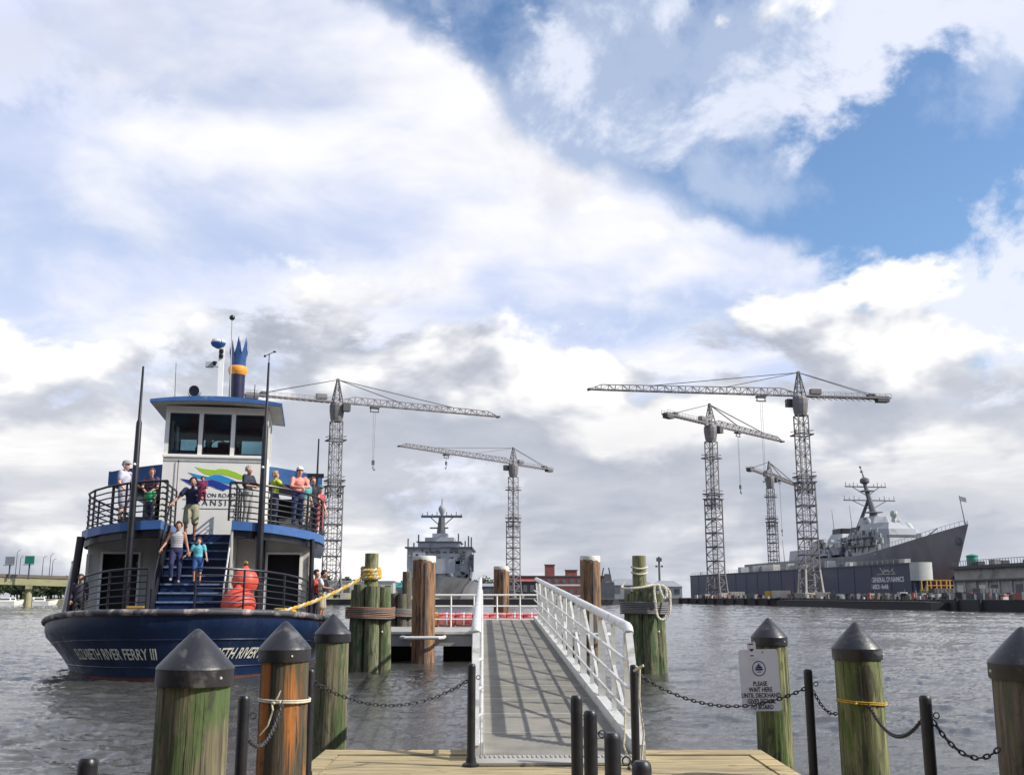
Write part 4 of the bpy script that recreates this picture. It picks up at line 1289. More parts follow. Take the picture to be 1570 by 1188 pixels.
    def wing(sd):
        inner = 0.96
        pts = [(inner, 4.55), (1.5, 4.62), (2.1, 4.86), (2.7, 5.32), (3.15, 5.9), (3.45, 6.6), (3.58, 7.4), (3.62, 9.0)]
        o = MB()
        out = [(FC + sd * x, y) for x, y in pts] + [(FC + sd * 3.62, 19.5), (FC + sd * inner, 19.5)]
        nn = len(out)
        vs = [(x, y, ztop(x)) for x, y in out] + [(x, y, ztop(x) - 0.25) for x, y in out]
        o.add(vs, [tuple(range(nn))]); o.mi = 1
        o.add(vs, [tuple(range(nn, 2 * nn))] + [(i, (i + 1) % nn, nn + (i + 1) % nn, nn + i) for i in range(nn)])
        bm_ = o.build('upper_deck', [M['deckpaint'], M['blue']], F)
        # black soffit beam set back below the blue fascia
        k = MB()
        ins = [(FC + sd * (x - 0.06 if x > 1 else x + 0.02), y + 0.10) for x, y in pts]
        nn = len(ins)
        k.loft([[(x, y, ztop(x) - 0.252) for x, y in ins], [(x, y, ztop(x) - 0.46) for x, y in ins], [(x, y + 0.16, ztop(x) - 0.46) for x, y in ins], [(x, y + 0.16, ztop(x) - 0.252) for x, y in ins]], caps=False, closed=False)
        k.build('soffit_beam', M['ferryblack'], bm_)
        # railing round the front and side
        run = [(FC + sd * (x - 0.10), y + 0.10) for x, y in pts] + [(FC + sd * 3.52, 13.0), (FC + sd * 3.52, 17.5)]
        rl = MB(); rl.path([(x, y, ztop(x) + 1.10) for x, y in run], 0.034, 8)
        R = rl.build('railing', M['ferryblack'], F, smooth=True)
        for q in range(6):
            MB().path([(x, y, ztop(x) + 0.10 + q * 0.165) for x, y in run], 0.021, 6).build('rail_bar', M['ferryblack'], R, smooth=True)
        for i in (0, 2, 4, 6, 7, 8, 9):
            x, y = run[i]; MB().tube((x, y, ztop(x)), (x, y, ztop(x) + 1.10), 0.032, n=8).build('rail_post', M['ferryblack'], R, smooth=True)
        # rail along the stair well
        xi = FC + sd * (inner + 0.02)
        w2 = MB(); w2.path([(xi, 4.65, 5.12), (xi, 7.6, 5.12)], 0.032, 8); W2 = w2.build('well_railing', M['ferryblack'], F, smooth=True)
        for q in range(6): MB().tube((xi, 4.65, 4.14 + q * 0.165), (xi, 7.6, 4.14 + q * 0.165), 0.02, n=6).build('rail_bar', M['ferryblack'], W2, smooth=True)
        for y in (5.6, 6.6, 7.6): MB().tube((xi, y, 4.03), (xi, y, 5.12), 0.03, n=8).build('rail_post', M['ferryblack'], W2, smooth=True)
    wing(-1); wing(1)
    MB().box((FC, 14.0, 3.85), (1.9, 10.6, 0.2)).build('deck_middle', M['deckpaint'], F)
    # ---------------- stair
    n = 10; y0, z0 = 3.62, 1.30; dy, dz = 0.262, 0.242
    for i in range(n):
        st = MB(); st.box((FC, y0 + dy * i + 0.14, z0 + dz * i - 0.02), (1.78, 0.29, 0.04)); o = st.build('tread', M['stair'], F)
        MB().box((FC, y0 + dy * i - 0.012, z0 + dz * i - 0.02), (1.78, 0.022, 0.045)).build('nosing', M['stairedge'], o)
        MB().box((FC, y0 + dy * i + 0.03, z0 + dz * i - 0.145), (1.76, 0.02, 0.20)).build('riser', M['stair'], o)
    MB().box((FC, 7.1, 3.70), (1.80, 1.75, 0.05)).build('landing', M['stair'], F)
    MB().box((FC, 6.25, 3.55), (1.80, 0.04, 0.26)).build('landing_riser', M['stair'], F)
    for sd in (-1, 1):
        x = FC + sd * 0.93
        MB().bar((x, 3.45, 1.16), (x, 6.35, 3.86), 0.05, 0.34).build('stringer', M['ferryblack'], F)
        MB().path([(x, 3.50, 1.2), (x, 3.42, 2.12), (x, 3.55, 2.25), (x, 5.0, 3.62), (x, 6.1, 4.75)], 0.026, 8).build('handrail', M['alu'] if sd > 0 else M['ferryblack'], F, smooth=True)
        MB().box((FC + sd * 0.985, 5.6, 2.45), (0.05, 2.0, 2.6)).build('well_side', M['ferryblack'] if sd < 0 else M['offwhite'], F)
    # ---------------- pilothouse
    X0, X1, YF, YB = -1.63, 1.57, 8.0, 10.7
    p = MB()
    p.box(((X0 + X1) / 2, YF + 0.05, 5.03), (X1 - X0, 0.1, 2.62))                       # front apron
    p.box(((X0 + X1) / 2, YB - 0.05, 5.03), (X1 - X0, 0.1, 2.62))
    for x in (X0 + 0.05, X1 - 0.05): p.box((x, (YF + YB) / 2, 5.03), (0.1, YB - YF - 0.202, 2.62))
    ph = p.build('pilothouse', M['white'], F)
    tb = MB()
    edges = [(-1.50, -0.60), (-0.47, 0.40), (0.53, 1.43)]
    tb.box(((X0 + X1) / 2, YF + 0.05, 7.775), (X1 - X0, 0.1, 0.23)); tb.box(((X0 + X1) / 2, YB - 0.05, 7.775), (X1 - X0, 0.1, 0.23))
    for x in (X0 + 0.05, X1 - 0.05): tb.box((x, (YF + YB) / 2, 7.775), (0.1, YB - YF - 0.202, 0.23))
    tb.build('head_band', M['white'], ph)
    posts = [(X0, -1.50), (-0.60, -0.47), (0.40, 0.53), (1.43, X1)]
    for a, b_ in posts:
        MB().box(((a + b_) / 2, YF + 0.05, 7.0), (b_ - a, 0.098, 1.318)).build('mullion', M['white'], ph)
        MB().box(((a + b_) / 2, YB - 0.05, 7.0), (b_ - a, 0.098, 1.318)).build('mullion', M['white'], ph)
    for x in (X0 + 0.05, X1 - 0.05):
        MB().box((x, (YF + YB) / 2, 7.0), (0.098, 0.16, 1.318)).build('mullion', M['white'], ph)
    for a, b_ in edges:
        for yy in (YF, YB - 0.1):
            f = MB(); zc = 7.0
            for zz in (6.365, 7.635): f.box(((a + b_) / 2, yy + 0.045, zz), (b_ - a, 0.05, 0.05))
            for xx in (a + 0.02, b_ - 0.02): f.box((xx, yy + 0.045, zc), (0.04, 0.052, 1.22))
            fo = f.build('window_frame', M['ferryblack'], ph)
            MB().box(((a + b_) / 2, yy + 0.05, 7.0), (b_ - a - 0.08, 0.008, 1.22)).build('pane', M['glass'], fo)
    for x in (X0 + 0.05, X1 - 0.05):
        for yc in (8.72, 9.98): MB().box((x, yc, 7.0), (0.008, 1.08, 1.3)).build('side_pane', M['glass'], ph)
    MB().box(((X0 + X1) / 2, YF - 0.03, 6.28), (X1 - X0 + 0.06, 0.06, 0.07)).build('sill', M['white'], ph)
    MB().box(((X0 + X1) / 2, YF - 0.012, 6.14), (X1 - X0, 0.024, 0.025)).build('trim', M['offwhite'], ph)
    MB().box(((X0 + X1) / 2, YB - 0.16, 7.42), (X1 - X0 - 0.22, 0.04, 0.48)).build('rear_valance', M['teal'], ph)
    # inside: ceiling, console, seat
    MB().box(((X0 + X1) / 2, 9.35, 7.60), (X1 - X0 - 0.22, 2.4, 0.04)).build('ceiling', M['teal'], ph)
    MB().box((-0.02, 8.55, 6.35), (1.5, 0.6, 0.55), top=0.9).build('console', M['dark'], ph)
    MB().box((-1.1, 8.6, 6.42), (0.7, 0.5, 0.18)).build('chart_shelf', M['tealbox'], ph)
    MB().box((0.15, 9.6, 6.5), (0.55, 0.25, 0.95)).build('seat_back', M['dark'], ph)
    wheel = MB(); wheel.path([(-0.05 + 0.26 * math.cos(a), 8.95, 6.70 + 0.26 * math.sin(a)) for a in [i * math.pi / 9 for i in range(18)]], 0.022, 6, closed=True); wheel.build('wheel', M['ferryblack'], ph, smooth=True)
    # roof, gently arched, with wide eaves
    r = MB(); rx = 2.02; xs = [-rx + 2 * rx * i / 12 for i in range(13)]
    ring = lambda y: [(FC + 0.09 + x, y, 7.965 + 0.16 * (1 - (x / rx) ** 2)) for x in xs] + [(FC + 0.09 + x, y, 7.87 + 0.10 * (1 - (x / rx) ** 2)) for x in xs[::-1]]
    r.loft([ring(7.35), ring(11.4)]); r.build('roof', M['blue'], ph, smooth=False)
    sf = MB(); sf.loft([[(FC + 0.09 + x * 0.985, y, 7.866 + 0.10 * (1 - (x / rx) ** 2)) for x in xs] for y in (7.40, 11.35)], caps=False, closed=False); sf.build('soffit', M['offwhite'], ph)
    # ---------------- emblem and name on the apron
    yq = YF - 0.006
    def zp(pts, mname, name, dy):
        q = [fl(230 + a / 7.425, 680 + b_ / 7.425, YF) for a, b_ in pts]
        m_ = MB(); nn = len(q)
        vs = [(p_.x, yq - dy, p_.z) for p_ in q] + [(p_.x, yq + 0.004 - dy, p_.z) for p_ in q]
        m_.add(vs, [tuple(range(nn))] + [(i, (i + 1) % nn, nn + (i + 1) % nn, nn + i) for i in range(nn)])
        return m_.build(name, M[mname], ph)
    zp([(510, 262), (600, 285), (735, 300), (790, 285), (880, 293), (980, 328), (1070, 368), (1050, 408), (1010, 405), (900, 368), (800, 345), (740, 345), (690, 362), (620, 345), (565, 310)], 'lime', 'emblem_swoosh', 0)
    zp([(430, 325), (480, 338), (580, 362), (660, 378), (735, 352), (800, 355), (900, 392), (1005, 438), (1000, 462), (960, 458), (925, 470), (800, 432), (700, 405), (620, 412), (540, 392)], 'cyan', 'emblem_swoosh', 0.004)
    zp([(345, 395), (420, 408), (500, 412), (600, 424), (700, 412), (800, 440), (920, 490), (915, 515), (880, 512), (840, 537), (760, 510), (690, 480), (580, 488), (470, 470), (400, 430)], 'royal', 'emblem_swoosh', 0.008)
    c1 = fl(326, 759.5, YF); c2 = fl(323, 771, YF)
    text('emblem_lettering', 'HAMPTON ROADS', 0.185, M['ink'], ph, (c1.x, yq - .002, c1.z), (math.pi / 2, 0, 0), space=1.0, ext=0.002)
    text('emblem_lettering', 'TRANSIT', 0.27, M['ink'], ph, (c2.x, yq - .002, c2.z), (math.pi / 2, 0, 0), space=1.42, ext=0.002)
    for v in (765, 779):
        a, b_ = fl(280, v, YF), fl(366, v, YF)
        MB().box(((a.x + b_.x) / 2, yq - 0.002, a.z), (b_.x - a.x, 0.004, 0.016)).build('emblem_rule', M['ink'], ph)
    a = fl(321, 811, YF); MB().box((a.x, yq - .002, a.z), (0.20, 0.004, 0.03)).build('apron_plate', M['offwhite'], ph)
    a = fl(274, 705, YF); b_ = fl(270, 765, YF); MB().tube((a.x, YF - 0.05, a.z), (b_.x, YF - 0.05, b_.z), 0.012, n=6).build('apron_rod', M['ferryblack'], ph)
    # ---------------- on the roof
    fx, fy = 0.38, 9.6
    fu = MB().lathe([(0.26, 7.95), (0.255, 9.35)], 20, (fx, fy, 0)).build('funnel', mat('funnel_navy', (0.012, 0.014, 0.045), 0.35, 0, 0.2, 2), F, smooth=True)
    MB().lathe([(0.265, 9.30), (0.30, 9.38), (0.325, 9.47), (0.31, 9.56), (0.265, 9.60)], 20, (fx, fy, 0), caps=False).build('funnel_band', M['orange'], fu, smooth=True)
    cr = MB(); N = 32; rows = []
    for k, (rr, zz) in enumerate(((0.255, 9.58), (0.265, 9.85), (0.30, 10.12))):
        rows.append([(fx + rr * math.cos(2 * math.pi * i / N), fy + rr * math.sin(2 * math.pi * i / N), zz) for i in range(N)])
    tip = []
    for i in range(N):
        j = i % 4; zz = 10.62 if j == 0 else (10.25 if j in (1, 3) else 10.02); rr = 0.35 if j == 0 else 0.315
        tip.append((fx + rr * math.cos(2 * math.pi * i / N), fy + rr * math.sin(2 * math.pi * i / N), zz))
    rows[-1] = [(a, b2, min(c, t_[2] - 0.02)) for (a, b2, c), t_ in zip(rows[-1], tip)]
    rows.append(tip); cr.loft(rows, caps=False)
    cr.build('funnel_crown', mat('funnel_crown_blue', (0.03, 0.085, 0.23), 0.35, 0, 0.2, 3), fu, smooth=True, ang=60)
    ms = MB().bar((-0.12, 9.3, 7.95), (-0.16, 9.3, 10.15), 0.17, 0.17).build('light_mast', M['white'], F)
    MB().lathe([(0.05, 10.12), (0.20, 10.20), (0.25, 10.29), (0.24, 10.33)], 18, (-0.28, 9.25, 0), caps=True).build('radar', M['blue'], ms, smooth=True)
    MB().lathe([(0.245, 10.33), (0.22, 10.41), (0.02, 10.45)], 18, (-0.28, 9.25, 0), caps=True).build('radar_cover', M['white'], ms, smooth=True)
    for zz in (9.95, 9.78): MB().lathe([(0.06, 0), (0.075, .03), (0.075, .11), (0.05, .14)], 10, (-0.16, 9.19, zz)).build('navigation_light', M['ferryblack'], ms, smooth=True)
    hn = MB(); hn.path([(-0.22, 9.25, 9.50), (-0.50, 9.15, 9.52)], [0.04, 0.04], 8); hn.box((-0.50, 9.12, 9.52), (0.26, 0.2, 0.17)); hn.build('loudhailer', M['docklight'], ms)
    MB().lathe([(0.02, 0), (0.05, 0.02), (0.075, 0.14)], 10, (-0.33, 9.0, 9.47)).build('horn', M['ferryblack'], ms, smooth=True)
    g = fl(356, 487, 8.9); b0 = fl(353, 612, 8.9)
    an = MB().path([(b0.x, 8.9, 8.05), (g.x, 8.9, g.z)], 0.018, 6).build('whip_antenna', M['docklight'], F, smooth=True)
    MB().ball((g.x, 8.9, g.z), 0.095, 14, 10).build('antenna_globe', mat('dark_globe', (0.02, 0.03, 0.03), 0.2), an, smooth=True)
    for (u0, v0, u1, v1, yy, r_) in ((270, 556, 268, 612, 8.6, 0.009), (391, 590, 389, 618, 9.5, 0.016), (384, 604, 389, 618, 9.5, 0.01)):
        a, b_ = fl(u0, v0, yy), fl(u1, v1, yy)
        o = MB().path([(b_.x, yy, b_.z - 0.12), (a.x, yy, a.z)], [r_ * 1.3, r_ * 0.8], 6).build('whip_antenna', M['ferryblack'], F, smooth=True)
    MB().box((fl(268, 611, 8.6).x, 8.6, 8.13), (0.2, 0.12, 0.10)).build('antenna_base', M['ferryblack'], F)
    s = fl(299, 600, 8.3)
    sl = MB().lathe([(0.06, -0.16), (0.15, -0.10), (0.175, 0.10), (0.185, 0.13)], 18, caps=False).build('searchlight', M['docklight'], F, smooth=True, loc=(s.x, 8.35, s.z)); sl.rotation_euler = (math.pi / 2, 0, -0.25)
    MB().lathe([(0.001, 0.09), (0.17, 0.092)], 18, caps=False).build('lens', M['dark'], sl, smooth=True)
    yk = MB(); yk.path([(0.22 * math.cos(a), 0.22 * math.sin(a), 0.02) for a in [math.pi + math.pi * i / 8 for i in range(9)]], 0.018, 6); yk.path([(0, -0.22, 0.02), (0, -0.34, 0.02)], 0.03, 6); yk.build('yoke', M['docklight'], sl, smooth=True)
    # ---------------- black masts
    for u, vt, vb, x, top in ((222, 565, 860, -1.87, 8.40), (412, 557, 870, 1.64, 8.66)):
        k = MB(); k.path([(x, 4.62, 1.1), (x, 4.62, 3.7), (x, 4.62, 6.75), (x, 4.62, 6.85), (x, 4.62, top)], [0.095, 0.095, 0.08, 0.045, 0.03], 10)
        o = k.build('mast_pole', M['ferryblack'], F, smooth=True)
        MB().ball((x - 0.02, 4.5, 5.55), 0.045, 8, 6).build('mast_fitting', M['alu'], o, smooth=True)
        if x > 0:
            w = MB(); w.path([(x, 4.62, top), (x, 4.62, top + 0.28)], 0.014, 6); w.path([(x - 0.12, 4.62, top + 0.20), (x + 0.14, 4.62, top + 0.34)], 0.012, 6); w.ball((x - 0.12, 4.62, top + 0.2), 0.04, 8, 6); w.ball((x + 0.15, 4.62, top + 0.34), (0.05, 0.02, 0.03), 8, 6)
            w.build('wind_vane', M['ferryblack'], o, smooth=True)
    # cabin corner posts
    for (xt, xb) in ((-3.44, -3.60), (3.10, 3.12)):
        MB().path([(xb, 5.9, 1.05), (xt, 5.9, 3.60)], 0.11 if xt < 0 else 0.07, 8).build('corner_post', M['ferryblack'], F, smooth=True)
    MB().path([(1.66, 6.35, 1.05), (1.66, 6.35, 3.6)], 0.06, 8).build('corner_post', M['ferryblack'], F, smooth=True)
    # ---------------- canopy over the after part of the upper deck
    cn = MB(); cx = [-3.45 + 6.9 * i / 14 for i in range(15)]
    zt = lambda x: 6.32 - 0.034 * x * x
    cn.loft([[(FC + x, y, zt(x)) for x in cx] + [(FC + x, y, zt(x) - 0.10) for x in cx[::-1]] for y in (10.0, 18.5)])
    co = cn.build('canopy', M['deckpaint'], F)
    fa = MB(); fa.loft([[(FC + x, y, zt(x) + 0.02) for x in cx] + [(FC + x, y, zt(x) - 0.50) for x in cx[::-1]] for y in (9.90, 9.97)]); fa.build('fascia', M['blue'], co)
    for sx in (-3.35, 3.35): MB().box((FC + sx * 1.03, 14.2, 5.76), (0.05, 8.4, 0.42)).build('side_fascia', M['blue'], co)
    for x, y in ((-3.3, 10.1), (3.3, 10.1), (-3.3, 14.2), (3.3, 14.2), (-3.3, 18.3), (3.3, 18.3)):
        MB().tube((FC + x, y, 3.8), (FC + x, y, 5.9), 0.05, n=8).build('canopy_post', M['ferryblack'], co, smooth=True)
    MB().box((FC, 16.0, 4.85), (6.5, 0.08, 1.7)).build('aft_bulkhead', M['dark'], co)
    for k, x in enumerate((-2.6, -1.2, 1.2, 2.6)): 
        MB().box((FC + x, 12.0, 4.30), (1.1, 2.4, 0.5)).build('bench', M['navydark'], F)
    a = fl(488, 672, 9.5); MB().path([(a.x, 9.6, 3.8), (a.x + 0.02, 9.6, a.z)], [0.05, 0.025], 8).build('mast_pole', M['ferryblack'], F, smooth=True)
    b_ = fl(484, 729, 9.5); MB().box((b_.x, 9.55, b_.z), (0.55, 0.12, 0.14)).build('mast_bracket', M['ferryblack'], F)
    # ---------------- bow railings on the lower deck
    def bowrail(pts, nb=7):
        top = lambda x, y: zsheer(max(0, y - 0.8)) + 1.12
        rr = MB(); rr.path([(x, y, top(x, y)) for x, y in pts], 0.030, 8); R = rr.build('bow_railing', M['ferryblack'], F, smooth=True)
        for q in range(1, nb):
            MB().path([(x, y, top(x, y) - q * 0.168) for x, y in pts], 0.019, 6).build('rail_bar', M['ferryblack'], R, smooth=True)
        for i, (x, y) in enumerate(pts):
            if i % 2 == 0: MB().tube((x, y, 1.05), (x, y, top(x, y)), 0.028, n=8).build('rail_post', M['ferryblack'], R, smooth=True)
    bowrail([(-0.98, 2.2), (-1.5, 2.35), (-2.0, 2.75), (-2.45, 3.3), (-2.85, 4.0), (-3.15, 4.9), (-3.3, 5.6)])
    bowrail([(0.22, 2.0), (0.8, 2.1), (1.4, 2.35), (1.95, 2.8), (2.4, 3.4), (2.8, 4.2), (3.02, 5.0)])
    # gate wing along the stair, fender board outside
    bd = MB(); bd.box((0, 0, 0), (0.07, 1.1, 1.75)); o = bd.build('boarding_ramp', M['offwhite'], F, loc=(-3.92, 7.0, 2.05)); o.rotation_euler = (0.0, 0.13, 0.25)
    MB().box((0, -0.02, 0.87), (0.10, 1.14, 0.05)).build('ramp_edge', M['ferryblack'], o)
    MB().path([(FC - 0.95, 6.44, 1.1), (FC - 0.95, 6.44, 3.6)], 0.05, 8).build('corner_post', M['ferryblack'], F, smooth=True)
    return F
ferry = build_ferry()

def fender(x, y, z, r, label):
    t = thing('ball_fender', label, 'fender', fw(x, y, z), 0, 'orange-red ball fenders on the ferry bow')
    MB().lathe([(0.05 * r, -0.98 * r), (0.5 * r, -0.88 * r), (0.87 * r, -0.5 * r), (r, 0), (0.96 * r, 0.3 * r), (0.80 * r, 0.64 * r), (0.5 * r, 0.9 * r), (0.22 * r, 1.04 * r), (0.16 * r, 1.2 * r)], 22).build('ball', M['buoy'], t, smooth=True, ang=70)
    MB().lathe([(0.14 * r, 1.1 * r), (0.17 * r, 1.14 * r), (0.14 * r, 1.38 * r)], 10).build('neck', M['ferryblack'], t, smooth=True)
    MB().path([(0.1 * r * math.cos(a), 0, 1.42 * r + 0.1 * r * math.sin(a)) for a in [i * math.pi / 5 for i in range(10)]], 0.02, 5, closed=True).build('eye', M['rope_y'], t, smooth=True)
fender(1.35, 3.55, 2.30, 0.36, 'upper orange-red ball fender stacked behind the bow railing')
fender(1.22, 3.30, 1.68, 0.46, 'lower and larger orange-red ball fender behind the bow railing')
t = thing('deck_box', 'small orange box with a yellow lid behind the bow guard', 'box', fw(-1.33, 2.9, 1.06), FR)
MB().box((0, 0, 0.28), (0.36, 0.3, 0.56)).build('body', M['orange'], t); MB().box((0, 0, 0.59), (0.40, 0.34, 0.05)).build('lid', M['yellow'], t)

# ------------------------------------------------------------------ passengers and crew
UD = 4.02
def P(label, x, y, z, yaw_deg, height, **kw):
    w = fw(x, y, z)
    return person(label, w, math.radians(yaw_deg), height, **kw)
TANK = stripes('striped_tank_cloth', (0.40, 0.38, 0.39), (0.22, 0.20, 0.22), 95)
PLAID = stripes('patterned_dark_cloth', (0.045, 0.045, 0.08), (0.22, 0.06, 0.08), 120)
# facing: 0 looks at the camera, +90 looks to the right of the picture
P('man in a lavender t-shirt and grey cap on the left upper deck', -2.42, 6.25, UD, 75, 1.80, skin='fair', hair='grey', shirt=(0.47, 0.46, 0.58), pants=(0.36, 0.35, 0.42), cap=(0.30, 0.25, 0.27), legcov=0.45, build=1.12,
  pose=dict(elR=(0.25, -0.06, 1.16), wrR=(0.20, -0.26, 1.10), elL=(-0.25, 0.0, 1.14), wrL=(-0.24, -0.16, 0.96)))
P('woman in a dark patterned top on the left upper deck', -1.66, 6.2, UD, 5, 1.60, skin='fair', hair='auburn', shirt_mat=PLAID, pants=(0.16, 0.17, 0.13), fem=True, hairlen=0.12, build=1.08,
  pose=dict(elR=(0.23, -0.10, 1.14), wrR=(0.10, -0.26, 1.02), elL=(-0.24, -0.10, 1.14), wrL=(-0.12, -0.26, 1.02)))
P('small child in a bright green shirt at the left railing', -1.60, 5.78, UD, 170, 1.05, skin='tan', hair='black', shirt=(0.05, 0.42, 0.17), pants=(0.02, 0.03, 0.08), child=True, build=1.15)
# man carrying a toddler down the stair
def toddler_seat(t, J): pass
P('man in a navy polo and khaki shorts at the stair top', -0.42, 5.85, 3.48, 12, 1.86, skin='tan', hair='black', shirt=(0.018, 0.022, 0.065), pants=(0.30, 0.29, 0.19), shoe=(0.03, 0.03, 0.03), legcov=0.46, build=1.12, sleeve=0.6,
  pose=dict(elL=(-0.36, -0.10, 1.20), wrL=(-0.50, -0.26, 1.02), elR=(0.28, -0.06, 1.16), wrR=(0.20, -0.26, 1.22), knL=(-0.12, -0.14, 0.52), anL=(-0.12, -0.10, 0.12), knR=(0.11, -0.04, 0.50)))
P('toddler in a magenta and maroon dress carried by the man in navy', -0.13, 5.60, 4.42, 20, 0.95, skin='tan', hair='black', shirt=(0.20, 0.015, 0.07), pants=(0.24, 0.02, 0.06), child=True, hairlen=0.06, build=1.2,
  pose=dict(hipL=(-0.09, 0, 0.92), knL=(-0.12, -0.30, 0.80), anL=(-0.13, -0.34, 0.42), knR=(0.12, -0.28, 0.82), anR=(0.13, -0.33, 0.45), wrL=(-0.2, -0.22, 1.2), wrR=(0.16, -0.25, 1.2)))
P('person in a grey striped tank top and jeans stepping down the stair', -0.62, 4.60, 2.28, 14, 1.68, skin='tan', hair='black', shirt_mat=TANK, pants=(0.028, 0.028, 0.085), shoe=(0.35, 0.28, 0.24), sleeve=0.0, build=1.1, hairlen=0.03,
  pose=dict(head=(0.02, -0.06, 1.61), elL=(-0.30, 0.02, 1.15), wrL=(-0.40, -0.16, 0.97), elR=(0.27, 0.0, 1.13), wrR=(0.34, -0.12, 0.90), knL=(-0.11, -0.16, 0.54), anL=(-0.11, -0.08, 0.14), knR=(0.10, -0.02, 0.5)))
P('child in an aqua t-shirt and blue shorts walking down the stair', -0.02, 4.55, 2.26, 8, 1.27, skin='fair', hair='brown', shirt=(0.13, 0.50, 0.58), pants=(0.03, 0.09, 0.26), legcov=0.46, child=True, build=1.15,
  pose=dict(elL=(-0.30, -0.02, 1.16), wrL=(-0.44, -0.10, 1.06), elR=(0.28, -0.02, 1.16), wrR=(0.34, -0.16, 0.98), knL=(-0.1, -0.13, 0.54), anL=(-0.1, -0.06, 0.14)))
P('grey-haired man in a dark jacket beside the pilothouse wall', 1.14, 6.1, UD, 70, 1.74, skin='fair', hair='grey', shirt=(0.028, 0.028, 0.045), pants=(0.32, 0.32, 0.30), sleeve=0.95, build=1.12,
  pose=dict(elR=(0.27, -0.08, 1.16), wrR=(0.16, -0.27, 1.14), elL=(-0.26, -0.05, 1.15), wrL=(-0.16, -0.26, 1.12)))
P('blonde woman in a lime yellow shirt reaching to the rail', 1.92, 6.35, UD, 130, 1.62, skin='fair', hair='blonde', shirt=(0.50, 0.58, 0.04), pants=(0.05, 0.055, 0.10), fem=True, hairlen=0.10, build=1.12, sleeve=0.5,
  pose=dict(elL=(-0.26, -0.22, 1.24), wrL=(-0.22, -0.46, 1.16), elR=(0.25, -0.05, 1.14), wrR=(0.2, -0.2, 1.0)))
P('woman in a coral shirt and white cap leaning on the right railing', 2.62, 6.15, UD, 28, 1.74, skin='fair', hair='brown', shirt=(0.74, 0.27, 0.22), pants=(0.04, 0.055, 0.14), cap=(0.72, 0.68, 0.58), fem=True, sleeve=1.0, build=1.12,
  pose=dict(head=(0, -0.10, 1.60), neck=(0, -0.05, 1.455), shL=(-0.185, -0.04, 1.40), shR=(0.185, -0.04, 1.40), elL=(-0.27, -0.20, 1.15), wrL=(-0.05, -0.36, 1.10), elR=(0.27, -0.20, 1.15), wrR=(0.05, -0.38, 1.13)))
P('passenger in a teal top behind the woman in coral', 2.86, 6.9, UD, 60, 1.50, skin='fair', hair='brown', shirt=(0.10, 0.36, 0.36), pants=(0.45, 0.40, 0.33), fem=True, hairlen=0.08)
P('auburn-haired passenger in dark clothes at the far right of the upper deck', 3.05, 7.6, UD, 40, 1.60, skin='fair', hair='auburn', shirt=(0.03, 0.03, 0.04), pants=(0.03, 0.03, 0.05), hairlen=0.08, fem=True)
P('passenger in a red top at the outermost right railing', 3.28, 7.9, UD - 0.2, 55, 1.56, skin='fair', hair='brown', shirt=(0.45, 0.07, 0.09), pants=(0.42, 0.10, 0.10), cap=(0.08, 0.20, 0.18), fem=True)
def vest(t, J):
    m = MB()
    for s in (-1, 1):
        m.path([(s * 0.10, 0.115, 1.40), (s * 0.11, 0.05, 1.485), (s * 0.105, -0.10, 1.40), (s * 0.10, -0.150, 1.25), (s * 0.10, -0.145, 1.05)], [0.03, 0.028, 0.045, 0.05, 0.045], 8)
    m.build('life_vest', cloth((0.02, 0.02, 0.03)), t, smooth=True)
    b = MB(); b.path([(0.178 * math.cos(a), 0.140 * math.sin(a), 1.08) for a in [i * math.pi / 10 for i in range(20)]], 0.02, 6, closed=True); b.build('belt', cloth((0.02, 0.02, 0.03)), t, smooth=True)
P('deckhand in a white shirt, black vest and khaki shorts handling the rope', 3.44, 5.95, 1.12, 80, 1.56, skin='tan', hair='black', shirt=(0.70, 0.66, 0.62), pants=(0.46, 0.38, 0.26), legcov=0.44, extra=vest,
  pose=dict(head=(0, -0.07, 1.60), elL=(-0.26, -0.14, 1.18), wrL=(-0.16, -0.34, 1.14), elR=(0.26, -0.12, 1.16), wrR=(0.18, -0.32, 1.10)))
P('dark-haired person in red just behind the deckhand', 3.26, 6.35, 1.10, 70, 1.58, skin='fair', hair='black', shirt=(0.46, 0.08, 0.06), pants=(0.06, 0.06, 0.07), fem=True)
P('figure in dark purple clothes by the left cabin post', -3.18, 5.1, 1.08, 15, 1.42, skin='tan', hair='brown', shirt=(0.055, 0.045, 0.07), pants=(0.03, 0.03, 0.04), sleeve=1.0, build=1.1)

# ------------------------------------------------------------------ tower cranes
def lattice(m, pts0, pts1, n, bw, dw, belts=0, alt=True):
    """truss between two end sections (same number of corners), n panels"""
    k = len(pts0)
    P0 = [Vector(p) for p in pts0]; P1 = [Vector(p) for p in pts1]
    for a, b in zip(P0, P1): m.bar(a, b, bw)
    for i in range(n):
        for j in range(k):
            a0, a1 = P0[j].lerp(P1[j], i / n), P0[j].lerp(P1[j], (i + 1) / n)
            j2 = (j + 1) % k
            if k == 2 and j == 1: continue
            b0, b1 = P0[j2].lerp(P1[j2], i / n), P0[j2].lerp(P1[j2], (i + 1) / n)
            if (i + j) % 2: m.bar(a0, b1, dw)
            else: m.bar(b0, a1, dw)
            m.bar(a1, b1, dw)

